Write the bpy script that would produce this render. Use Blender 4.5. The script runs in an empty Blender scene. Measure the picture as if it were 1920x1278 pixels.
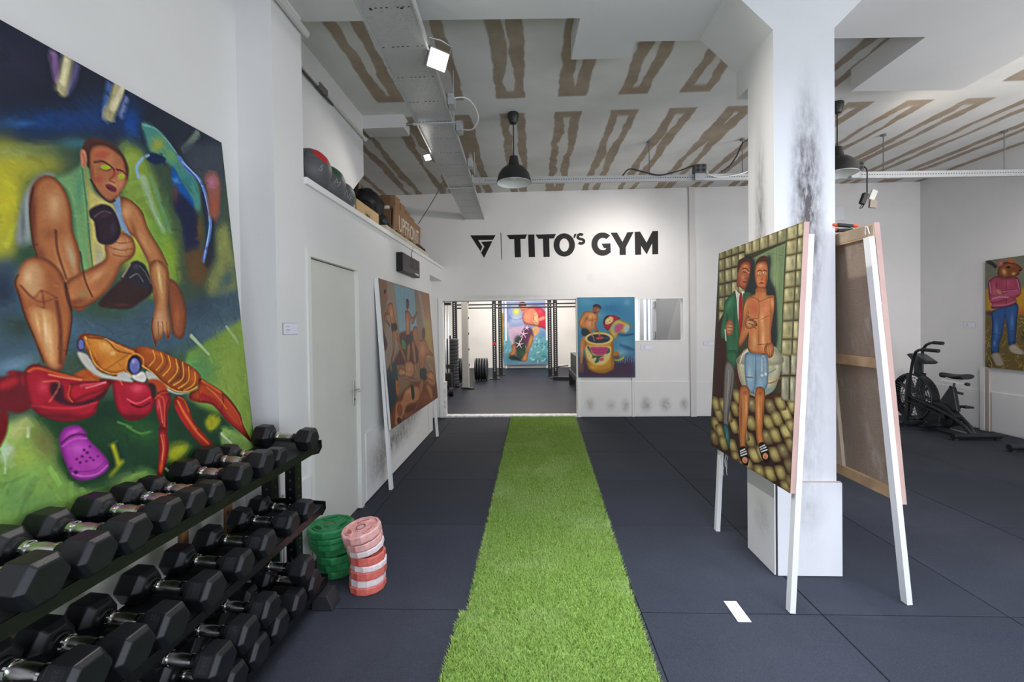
import bpy, bmesh, math, random
import numpy as np
from mathutils import Vector, Matrix, Euler
R = math.radians
random.seed(7); RNG = np.random.default_rng(7)
SC = bpy.context.scene
COL = SC.collection

# ------------------------------------------------------------------ camera
cam_d = bpy.data.cameras.new('camera'); cam = bpy.data.objects.new('camera', cam_d); COL.objects.link(cam)
_yaw, _pit, _rol = .041, -.012, -.0135
_f = Vector((-math.sin(_yaw)*math.cos(_pit), math.cos(_yaw)*math.cos(_pit), math.sin(_pit)))
_r = Vector((math.cos(_yaw), math.sin(_yaw), 0)); _u = _r.cross(_f)
_r2 = math.cos(_rol)*_r+math.sin(_rol)*_u; _u2 = -math.sin(_rol)*_r+math.cos(_rol)*_u
cam.matrix_world = Matrix(((_r2.x, _u2.x, -_f.x, 0), (_r2.y, _u2.y, -_f.y, 0), (_r2.z, _u2.z, -_f.z, 1.62), (0, 0, 0, 1)))
cam_d.sensor_width = 36; cam_d.lens = 830/1920*36; cam_d.shift_y = -21/1920; cam_d.clip_start = .02; cam_d.clip_end = 100
SC.camera = cam

# ------------------------------------------------------------------ world, lights, exposure
SC.view_settings.view_transform = 'Standard'; SC.view_settings.look = 'None'
SC.view_settings.gamma = 1; SC.view_settings.use_curve_mapping = False
SC.view_settings.exposure = 0.36
W = bpy.data.worlds.new('world'); SC.world = W; W.use_nodes = True
W.node_tree.nodes['Background'].inputs[0].default_value = (.75, .85, 1, 1)
W.node_tree.nodes['Background'].inputs[1].default_value = 1.0
def area(name, loc, tgt, sx, sy, power, col):
    d = bpy.data.lights.new(name, 'AREA'); d.shape = 'RECTANGLE'; d.size = sx; d.size_y = sy; d.energy = power; d.color = col
    o = bpy.data.objects.new(name, d); COL.objects.link(o); o.location = loc
    o.rotation_euler = (Vector(tgt)-Vector(loc)).to_track_quat('-Z', 'Y').to_euler()
    return o
def spot(name, loc, tgt, power, col, ang=100, blend=.6, rad=.08):
    d = bpy.data.lights.new(name, 'SPOT'); d.energy = power; d.color = col; d.spot_size = R(ang); d.spot_blend = blend; d.shadow_soft_size = rad
    o = bpy.data.objects.new(name, d); COL.objects.link(o); o.location = loc
    o.rotation_euler = (Vector(tgt)-Vector(loc)).to_track_quat('-Z', 'Y').to_euler()
    return o
# daylight through the shop windows behind the camera, then an added overhead fill
area('shop_window_light', (1.4, -1.6, 1.15), (1.5, 1.9, .0), 5.0, 1.7, 62, (.86, .89, 1))
area('shop_window_light_right', (5.2, -2.0, 1.2), (3.6, 2.4, .0), 2.4, 1.8, 60, (.80, .86, 1))
area('front_floor_fill', (1.3, 1.35, 3.7), (1.5, 2.2, 0), 3.4, 1.8, 52, (.72, .80, 1)).data.spread = R(82)  # overhead fill added to brighten the front floor and turf
# lamps hung out of the frame, with added side fills among them
spot('ceiling_flood_left', (.8, .6, 3.5), (-1.75, 2.2, 2.2), 16, (1, .97, .93), 130, .9, .3)
spot('ceiling_flood_right', (5.0, 3.6, 3.4), (6.5, 5.9, 1.0), 100, (1, .95, .9), 84, .9, .2)
spot('back_wall_fill', (5.8, 3.6, 2.7), (-1.1, 7.7, 3.0), 340, (1, .97, .94), 42, .9, .2)  # fill added to brighten the upper left of the back wall
spot('ceiling_uplight', (3.9, 4.9, 3.3), (4.8, 4.5, 3.92), 6.5, (1, .88, .72), 150, .9, .15)
spot('rail_flood_back', (1.5, 5.95, 3.35), (1.5, 7.7, 2.3), 85, (1, .93, .87), 100, .9, .15)
area('side_fill', (5.9, 2.6, 2.9), (-1.0, 6.6, 3.6), 1.6, 1.0, 58, (1, .96, .92))  # broad fill added for the back half of the room
area('side_fill_low', (6.3, 1.2, 1.6), (1.9, 3.6, 1.4), 1.6, 1.6, 30, (.95, .97, 1))  # unseen area light low on the right side
# daylight and lamps of the second room and the stair room
area('second_room_ceiling_light', (-.4, 12.8, 3.15), (-.4, 12.8, 0), 3.6, 6.5, 260, (1, .95, .9))
area('stair_room_window_light', (2.25, 8.6, 2.8), (3.2, 9.0, 1.4), .7, .6, 9, (.98, .98, 1))

# ------------------------------------------------------------------ materials
MATS = {}
def lin(c):
    if isinstance(c, str):
        c = tuple(int(c[i:i+2], 16)/255 for i in (0, 2, 4))
    return tuple(x/12.92 if x <= .04045 else ((x+.055)/1.055)**2.4 for x in c)
class N:
    def __init__(s, name):
        s.m = bpy.data.materials.new(name); s.m.use_nodes = True; s.t = s.m.node_tree; s.p = s.t.nodes['Principled BSDF']
    def n(s, typ, **kw):
        x = s.t.nodes.new('ShaderNode'+typ)
        for k, v in kw.items():
            if k.startswith('i_'): x.inputs[k[2:].replace('_', ' ')].default_value = v
            elif k[0] == 'a' and k[1:].isdigit(): x.inputs[int(k[1:])].default_value = v
            else: setattr(x, k, v)
        return x
    def l(s, a, b): s.t.links.new(a, b)
    def math(s, op, a, b=None, c=None):
        x = s.n('Math', operation=op)
        for i, v in enumerate((a, b, c)):
            if v is None: continue
            if isinstance(v, (int, float)): x.inputs[i].default_value = v
            else: s.l(v, x.inputs[i])
        return x.outputs[0]
    def mix(s, f, a, b, typ='MIX'):
        x = s.n('Mix', data_type='RGBA', blend_type=typ)
        for i, v in ((0, f), (6, a), (7, b)):
            if isinstance(v, (int, float)): x.inputs[i].default_value = v
            elif isinstance(v, tuple): x.inputs[i].default_value = (*v[:3], 1)
            else: s.l(v, x.inputs[i])
        return x.outputs[2]
    def sm(s, v, a, b, lo=0., hi=1.):
        x = s.n('MapRange', interpolation_type='SMOOTHSTEP'); s.l(v, x.inputs[0])
        x.inputs[1].default_value = a; x.inputs[2].default_value = b; x.inputs[3].default_value = lo; x.inputs[4].default_value = hi
        return x.outputs[0]
    def noise(s, vec, scale, detail=4, rough=.55, out=0):
        x = s.n('TexNoise'); x.inputs['Scale'].default_value = scale; x.inputs['Detail'].default_value = detail; x.inputs['Roughness'].default_value = rough
        if vec is not None: s.l(vec, x.inputs['Vector'])
        return x.outputs[out]
    def bump(s, h, strength, dist=.01):
        b = s.n('Bump'); b.inputs['Strength'].default_value = strength; b.inputs['Distance'].default_value = dist
        s.l(h, b.inputs['Height']); s.l(b.outputs[0], s.p.inputs['Normal'])
    @property
    def obj(s):
        if not hasattr(s, '_tc'): s._tc = s.n('TexCoord')
        return s._tc.outputs['Object']
    @property
    def pos(s):
        if not hasattr(s, '_g'): s._g = s.n('NewGeometry')
        return s._g.outputs['Position']
def M(name, col, rough=.6, metal=0., spec=.5, var=.0, vs=6., bump=0., bs=60., emit=0.):
    if name in MATS: return MATS[name]
    c = lin(col) if isinstance(col, str) else col
    k = N(name); p = k.p
    p.inputs['Roughness'].default_value = rough; p.inputs['Metallic'].default_value = metal
    p.inputs['Specular IOR Level'].default_value = spec
    nz = k.noise(k.obj, vs)
    lo = tuple(x*(1-var) for x in c); hi = tuple(min(1, x*(1+var)) for x in c)
    k.l(k.mix(k.sm(nz, .3, .7), lo, hi), p.inputs['Base Color'])
    if bump: k.bump(k.noise(k.obj, bs, 6), bump, .004)
    if emit:
        p.inputs['Emission Color'].default_value = (*c, 1); p.inputs['Emission Strength'].default_value = emit
    MATS[name] = k.m
    return k.m

def wall_mat(name, base=(.80, .79, .775), smudges=(), streaks=(), bump=.12):
    """white emulsion with rub marks: smudges = (centre, radii, strength, colour)"""
    k = N(name); p = k.p; p.inputs['Roughness'].default_value = .62; p.inputs['Specular IOR Level'].default_value = .3
    n1 = k.noise(k.pos, 1.3, 5, .6); n2 = k.noise(k.pos, 9, 6, .65)
    col = k.mix(k.sm(n1, .35, .7), tuple(x*.955 for x in base), base)
    col = k.mix(k.math('MULTIPLY', k.sm(n2, .66, .78), .22), col, (.42, .40, .38))
    for c, r, st, cc in smudges:
        v = k.n('VectorMath', operation='SUBTRACT'); k.l(k.pos, v.inputs[0]); v.inputs[1].default_value = c
        v2 = k.n('VectorMath', operation='DIVIDE'); k.l(v.outputs[0], v2.inputs[0]); v2.inputs[1].default_value = r
        ln = k.n('VectorMath', operation='LENGTH'); k.l(v2.outputs[0], ln.inputs[0])
        g = k.sm(ln.outputs['Value'], 1., 0., 0., 1.)
        mp = k.n('Mapping'); mp.inputs['Scale'].default_value = (1, 1, .3) if r[2] > 3*min(r[0], r[1]) else (1, 1, 1)
        k.l(k.pos, mp.inputs['Vector'])
        nn = k.noise(mp.outputs[0], 14 if r[2] < .4 else 30, 6, .7)
        f = k.math('MULTIPLY', k.math('MULTIPLY', g, k.sm(nn, .25, .75, .35, 1.2)), st)
        col = k.mix(k.math('MINIMUM', f, .92), col, cc)
    k.l(col, p.inputs['Base Color'])
    k.bump(k.math('ADD', k.noise(k.pos, 55, 5), k.math('MULTIPLY', n2, .6)), bump, .004)
    MATS[name] = k.m
    return k.m

# ------------------------------------------------------------------ mesh helpers
def wloc(o):
    v = Vector((0, 0, 0))
    while o: v = v+o.location; o = o.parent
    return v
LAST = [None]
class B:
    def __init__(s): s.b = bmesh.new(); s.tg = 0
    def _add(s, vs, fs):
        v = [s.b.verts.new(x) for x in vs]
        for f in fs:
            try: s.b.faces.new([v[i] for i in f])
            except ValueError: pass
        return s
    def box(s, c, d, rot=None):
        c = Vector(c); h = Vector(d)/2
        m = Euler(rot).to_matrix() if isinstance(rot, tuple) else (rot or Matrix.Identity(3))
        vs = [c+m@Vector((x*h.x, y*h.y, z*h.z)) for x in (-1, 1) for y in (-1, 1) for z in (-1, 1)]
        return s._add(vs, [(0, 1, 3, 2), (4, 6, 7, 5), (0, 4, 5, 1), (2, 3, 7, 6), (0, 2, 6, 4), (1, 5, 7, 3)])
    def bb(s, x0, x1, y0, y1, z0, z1): return s.box(((x0+x1)/2, (y0+y1)/2, (z0+z1)/2), (abs(x1-x0), abs(y1-y0), abs(z1-z0)))
    def bar(s, p0, p1, w, t, up=(0, 0, 1)):
        p0 = Vector(p0); p1 = Vector(p1); d = (p1-p0); L = d.length; d.normalize(); u = Vector(up)
        if abs(d.dot(u)) > .98: u = Vector((1, 0, 0))
        x = d.cross(u).normalized(); z = x.cross(d)
        return s.box((p0+p1)/2, (w, L, t), Matrix((x, d, z)).transposed())
    def ring(s, c, x, y, r, n, ph=0): return [c+x*(r*math.cos(2*math.pi*i/n+ph))+y*(r*math.sin(2*math.pi*i/n+ph)) for i in range(n)]
    def loft(s, rings, cap0=True, cap1=True):
        n = len(rings[0]); vs = [v for r in rings for v in r]; fs = []
        for k in range(len(rings)-1):
            for i in range(n):
                j = (i+1) % n; fs.append((k*n+i, k*n+j, (k+1)*n+j, (k+1)*n+i))
        if cap0: fs.append(tuple(reversed(range(n))))
        if cap1: fs.append(tuple((len(rings)-1)*n+i for i in range(n)))
        return s._add(vs, fs)
    def prof(s, p0, ax, pts, n=16, ph=0, cap=True, upv=None):
        """lathe: pts = (distance along ax, radius)"""
        p0 = Vector(p0); a = Vector(ax).normalized(); u = Vector(upv) if upv else (Vector((0, 0, 1)) if abs(a.z) < .9 else Vector((1, 0, 0)))
        x = a.cross(u).normalized(); y = x.cross(a).normalized()*-1
        y = a.cross(x)
        return s.loft([s.ring(p0+a*d, x, y, max(r, 1e-4), n, ph) for d, r in pts], cap, cap)
    def cyl(s, p0, p1, r0, r1=None, n=12):
        d = Vector(p1)-Vector(p0); return s.prof(p0, d, [(0, r0), (d.length, r0 if r1 is None else r1)], n)
    def tube(s, pts, r, n=8):
        P = [Vector(p) for p in pts]; rs = r if isinstance(r, (list, tuple)) else [r]*len(P); rings = []; x = None
        for i, p in enumerate(P):
            d = ((P[min(i+1, len(P)-1)]-p).normalized()+(p-P[max(i-1, 0)]).normalized()).normalized() if 0 < i < len(P)-1 else (P[1]-P[0] if i == 0 else P[-1]-P[-2]).normalized()
            if x is None: x = d.cross(Vector((0, 0, 1)) if abs(d.z) < .9 else Vector((1, 0, 0))).normalized()
            else: x = (x-d*x.dot(d)).normalized()
            rings.append(s.ring(p, x, d.cross(x), rs[i], n))
        return s.loft(rings)
    def sph(s, c, r, n=20, m=12, sc=(1, 1, 1)):
        c = Vector(c); rings = []
        for j in range(m+1):
            a = math.pi*j/m; rr = max(math.sin(a), 1e-3)*r
            rings.append([c+Vector((rr*math.cos(2*math.pi*i/n)*sc[0], rr*math.sin(2*math.pi*i/n)*sc[1], -r*math.cos(a)*sc[2])) for i in range(n)])
        return s.loft(rings)
    def prism(s, pts, fn, d0, d1):
        """extrude 2-D outline; fn(x,y,d) -> world"""
        n = len(pts); vs = [fn(x, y, d0) for x, y in pts]+[fn(x, y, d1) for x, y in pts]
        fs = [tuple(reversed(range(n))), tuple(range(n, 2*n))]+[(i, (i+1) % n, n+(i+1) % n, n+i) for i in range(n)]
        return s._add(vs, fs)
    def band(s, inner, outer, fn, d0, d1, closed=True):
        n = len(inner); rng = range(n) if closed else range(n-1)
        vs = [fn(x, y, d) for d in (d0, d1) for L in (inner, outer) for x, y in L]; fs = []
        for i in rng:
            j = (i+1) % n
            fs += [(i, j, n+j, n+i), (2*n+i, 3*n+i, 3*n+j, 2*n+j), (i, 2*n+i, 2*n+j, j), (n+i, n+j, 3*n+j, 3*n+i)]
        if not closed: fs += [(0, n, 3*n, 2*n), (n-1, 3*n-1, 4*n-1, 2*n-1)]
        return s._add(vs, fs)
    def done(s, name, mat, parent=None, smooth=False, bevel=0, kind=None, weld=False):
        if parent is not None: bmesh.ops.translate(s.b, verts=s.b.verts, vec=-wloc(parent))
        if weld: bmesh.ops.remove_doubles(s.b, verts=s.b.verts, dist=1e-5)
        bmesh.ops.recalc_face_normals(s.b, faces=s.b.faces)
        me = bpy.data.meshes.new(name); s.b.to_mesh(me); s.b.free()
        o = bpy.data.objects.new(name, me); COL.objects.link(o); me.materials.append(mat)
        if parent is not None: o.parent = parent
        if smooth: 
            me.shade_smooth() if hasattr(me, 'shade_smooth') else None
            try: me.set_sharp_from_angle(angle=R(35))
            except Exception: pass
        if bevel:
            m = o.modifiers.new('bevel', 'BEVEL'); m.width = bevel; m.segments = 2; m.limit_method = 'ANGLE'
        if kind: o['kind'] = kind
        LAST[0] = o
        return o
def tag(o, label, cat, group=None):
    o['label'] = label; o['category'] = cat
    if group: o['group'] = group
    return o
def thing(name, label, cat, loc=(0, 0, 0), group=None):
    o = bpy.data.objects.new(name, None); COL.objects.link(o); o.location = loc; o.empty_display_size = .1
    return tag(o, label, cat, group)
def struct(o): o['kind'] = 'structure'; return o
def dup(root, loc, rot=(0, 0, 0), label=None, group=None, scale=None):
    r = root.copy(); COL.objects.link(r); r.location = loc; r.rotation_euler = rot
    if scale: r.scale = scale
    if label: r['label'] = label
    if group: r['group'] = group
    for ch in list(root.children):
        c = ch.copy(); COL.objects.link(c); c.parent = r
        for g in list(ch.children):
            d = g.copy(); COL.objects.link(d); d.parent = c
    return r
def text_mesh(name, body, mat, size, mtx, parent=None, ext=.001, align='CENTER', sx=1.):
    cu = bpy.data.curves.new(name, 'FONT'); cu.body = body; cu.size = size; cu.extrude = ext; cu.align_x = align; cu.align_y = 'CENTER'; cu.resolution_u = 3
    t = bpy.data.objects.new(name+'_tmp', cu); COL.objects.link(t)
    bpy.context.view_layer.update()
    me = bpy.data.meshes.new_from_object(t.evaluated_get(bpy.context.evaluated_depsgraph_get())); bpy.data.objects.remove(t); bpy.data.curves.remove(cu)
    me.name = name; me.materials.clear(); me.materials.append(mat)
    m = Matrix(mtx)
    if parent is not None: m = Matrix.Translation(-wloc(parent))@m
    me.transform(m@Matrix.Diagonal((sx, 1, 1, 1)))
    o = bpy.data.objects.new(name, me); COL.objects.link(o)
    if parent is not None: o.parent = parent
    return o
def frame(o, x, y):
    """4x4 with local x,y axes along given world vectors"""
    x = Vector(x).normalized(); y = Vector(y); y = (y-x*y.dot(x)).normalized(); z = x.cross(y)
    return Matrix(((x.x, y.x, z.x, o[0]), (x.y, y.y, z.y, o[1]), (x.z, y.z, z.z, o[2]), (0, 0, 0, 1)))
# ------------------------------------------------------------------ the paintings: brush work laid down stroke by stroke in numpy
def _rgb(c): return np.array([int(c[i:i+2], 16)/255 for i in (0, 2, 4)])
def _blur(m, s):
    if s < .35: return m
    r = max(1, int(s*2.5)); k = np.exp(-.5*(np.arange(-r, r+1)/s)**2); k /= k.sum()
    m = np.pad(m, r, mode='edge')
    m = sum(k[i]*m[i:m.shape[0]-2*r+i] for i in range(2*r+1))
    return sum(k[i]*m[:, i:m.shape[1]-2*r+i] for i in range(2*r+1))
def _smooth(p, closed, n=5):
    q = []; L = len(p)
    for i in range(L if closed else L-1):
        g = (lambda j: p[j % L]) if closed else (lambda j: p[min(max(j, 0), L-1)])
        a, b, c, d = g(i-1), g(i), g(i+1), g(i+2)
        for k in range(n):
            t = k/n; q.append(.5*((2*b)+(c-a)*t+(2*a-5*b+4*c-d)*t*t+(3*b-a-3*c+d)*t**3))
    if not closed: q.append(p[-1])
    return np.array(q)
def _fill(W, H, p, soft):
    """even-odd scan conversion at double resolution, then a soft edge"""
    pad = int(soft*3)+3
    x0, y0 = np.floor(p.min(0)).astype(int)-pad; x1, y1 = np.ceil(p.max(0)).astype(int)+pad
    x0, y0 = max(x0, -pad), max(y0, -pad); x1, y1 = min(x1, W+pad), min(y1, H+pad)
    w, h = x1-x0, y1-y0
    if w < 2 or h < 2: return None
    T = np.zeros((2*h, 2*w+1), np.int32); q = (p-np.array([x0, y0]))*2
    for a, b in zip(q, np.roll(q, -1, 0)):
        if a[1] > b[1]: a, b = b, a
        r0, r1 = max(int(np.ceil(a[1]-.5)), 0), min(int(np.ceil(b[1]-.5)), 2*h)
        if r1 <= r0: continue
        r = np.arange(r0, r1); x = a[0]+(r+.5-a[1])*(b[0]-a[0])/(b[1]-a[1])
        np.add.at(T, (r, np.clip(np.ceil(x-.5), 0, 2*w).astype(int)), 1)
    m = (np.cumsum(T, 1)[:, :2*w] % 2).astype(float); m = m.reshape(h, 2, w, 2).mean((1, 3)); m = _blur(m, soft*.75)
    cx0, cy0, cx1, cy1 = max(x0, 0), max(y0, 0), min(x1, W), min(y1, H)
    if cx1 <= cx0 or cy1 <= cy0: return None
    return cx0, cy0, cx1, cy1, m[cy0-y0:cy1-y0, cx0-x0:cx1-x0]
def paint(W, H, bg, ops):
    I = np.ones((H, W, 3))*_rgb(bg); mask = np.ones((H, W)); sc = np.array([W/1000, H/1000]); rng = np.random.default_rng(5)
    for ln in ops.split('\n'):
        o = ln.split('|'); k = o[0]
        if k == 'P':
            p = np.array(o[5].split(','), float).reshape(-1, 2)*sc
            if o[4] == '1': p = _smooth(p, True)
            f = _fill(W, H, p, float(o[2])); mask = np.zeros((H, W))
            if f is None: continue
            a, b, c, d, m = f; mask[b:d, a:c] = m; m = (m*float(o[3]))[..., None]; I[b:d, a:c] = I[b:d, a:c]*(1-m)+_rgb(o[1])*m
        elif k == 'S':
            p = np.array(o[7].split(','), float).reshape(-1, 2)*sc; w0, w1, soft, al = map(float, o[2:6]); soft *= .75
            p = _smooth(p, False, 5) if len(p) > 2 else np.array([p[0]+(p[1]-p[0])*t for t in np.linspace(0, 1, 5)])
            R0 = max(w0, w1)/2+soft*2+1; x0, y0 = np.floor(p.min(0)-R0).astype(int); x1, y1 = np.ceil(p.max(0)+R0).astype(int)
            x0, y0, x1, y1 = max(x0, 0), max(y0, 0), min(x1, W), min(y1, H)
            if x1 <= x0 or y1 <= y0: continue
            X, Y = np.meshgrid(np.arange(x0, x1)+.5, np.arange(y0, y1)+.5); best = np.full(X.shape, 1e9); n = len(p)-1
            for i in range(n):
                a, b = p[i], p[i+1]; e = b-a; L2 = e@e+1e-9; t = np.clip(((X-a[0])*e[0]+(Y-a[1])*e[1])/L2, 0, 1)
                best = np.minimum(best, np.hypot(X-a[0]-t*e[0], Y-a[1]-t*e[1])-(w0+(w1-w0)*(i+t)/n)/2)
            m = np.clip(.5-best/(2*soft+.3), 0, 1)*al
            m = m[..., None]; I[y0:y1, x0:x1] = I[y0:y1, x0:x1]*(1-m)+_rgb(o[1])*m
        elif k == 'B':
            v = np.array(o[4].split(','), float); c = v[:2]*sc; J = np.array([[v[2], v[4]], [v[3], v[5]]]); e = np.abs(J).sum(1)*1.6+1
            x0, y0 = np.floor(c-e).astype(int); x1, y1 = np.ceil(c+e).astype(int); x0, y0, x1, y1 = max(x0, 0), max(y0, 0), min(x1, W), min(y1, H)
            if x1 <= x0 or y1 <= y0: continue
            X, Y = np.meshgrid(np.arange(x0, x1)+.5-c[0], np.arange(y0, y1)+.5-c[1]); Ji = np.linalg.inv(J+np.eye(2)*1e-6)
            r2 = (Ji[0, 0]*X+Ji[0, 1]*Y)**2+(Ji[1, 0]*X+Ji[1, 1]*Y)**2
            m = np.exp(-1.6*r2)*float(o[2])
            if o[3] == '1': m = m*mask[y0:y1, x0:x1]
            m = m[..., None]; I[y0:y1, x0:x1] = I[y0:y1, x0:x1]*(1-m)+_rgb(o[1])*m
        elif k == 'Y':      # bristle strokes that follow the forms
            n, ln_, wd, jit, al = int(float(o[1])), *map(float, o[2:6]); g = _blur(I.mean(2), 2.); gy, gx = np.gradient(g); fld = _blur(rng.standard_normal((H, W)), 14.); fld = fld/fld.std()
            px, py = rng.random(n)*W, rng.random(n)*H; jj = rng.standard_normal((n, 3))*.25+rng.standard_normal((n, 1)); ls = ln_*(.5+rng.random(n)); ws = wd*(.6+.8*rng.random(n))
            for i in range(n):
                x, y = px[i], py[i]; a, b = int(x), int(y); gm = math.hypot(gx[b, a], gy[b, a]); t = math.atan2(gx[b, a], -gy[b, a]) if gm > .006 else fld[b, a]*1.2
                c, s = math.cos(t), math.sin(t); L, w = ls[i]*(.55 if gm > .03 else 1), ws[i]; e = int(L+w+2); x0, y0, x1, y1 = max(a-e, 0), max(b-e, 0), min(a+e, W), min(b+e, H)
                X, Y = np.meshgrid(np.arange(x0, x1)+.5-x, np.arange(y0, y1)+.5-y); u = np.abs(X*c+Y*s)-L*.5; v = np.abs(Y*c-X*s)-w*.5
                m = (np.clip(.5-np.maximum(u/2., v/.9), 0, 1)*al)[..., None]; I[y0:y1, x0:x1] = I[y0:y1, x0:x1]*(1-m)+np.clip(I[b, a]*(1+jit*jj[i]), 0, 1)*m
        elif k == 'E':      # turn the form: shade the last shape towards its outline
            ys, xs = np.nonzero(mask > .02)
            if not len(ys): continue
            a, b, c, d = xs.min(), ys.min(), xs.max()+1, ys.max()+1; q = float(o[2]); m0 = mask[b:d, a:c]; p = int(q*3)+1
            e = 1-_blur(np.pad(m0, p), q)[p:-p, p:-p]; m = (m0*np.clip(e*1.7-.12, 0, 1)*float(o[3]))[..., None]; I[b:d, a:c] = I[b:d, a:c]*(1-m)+_rgb(o[1])*m
        elif k == 'U':
            f = np.stack([_blur(I[..., q], float(o[2])) for q in range(3)], -1); I = np.clip(I+float(o[1])*(I-f), 0, 1)
        elif k == 'N':
            n = _blur(_blur(rng.standard_normal((H, W)), 1.0), .6); n /= n.std(); n2 = _blur(rng.standard_normal((H, W)), 5.); n2 /= n2.std()
            I *= (1+float(o[1])*(n*.7+n2*.8))[..., None]
    return I

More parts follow.
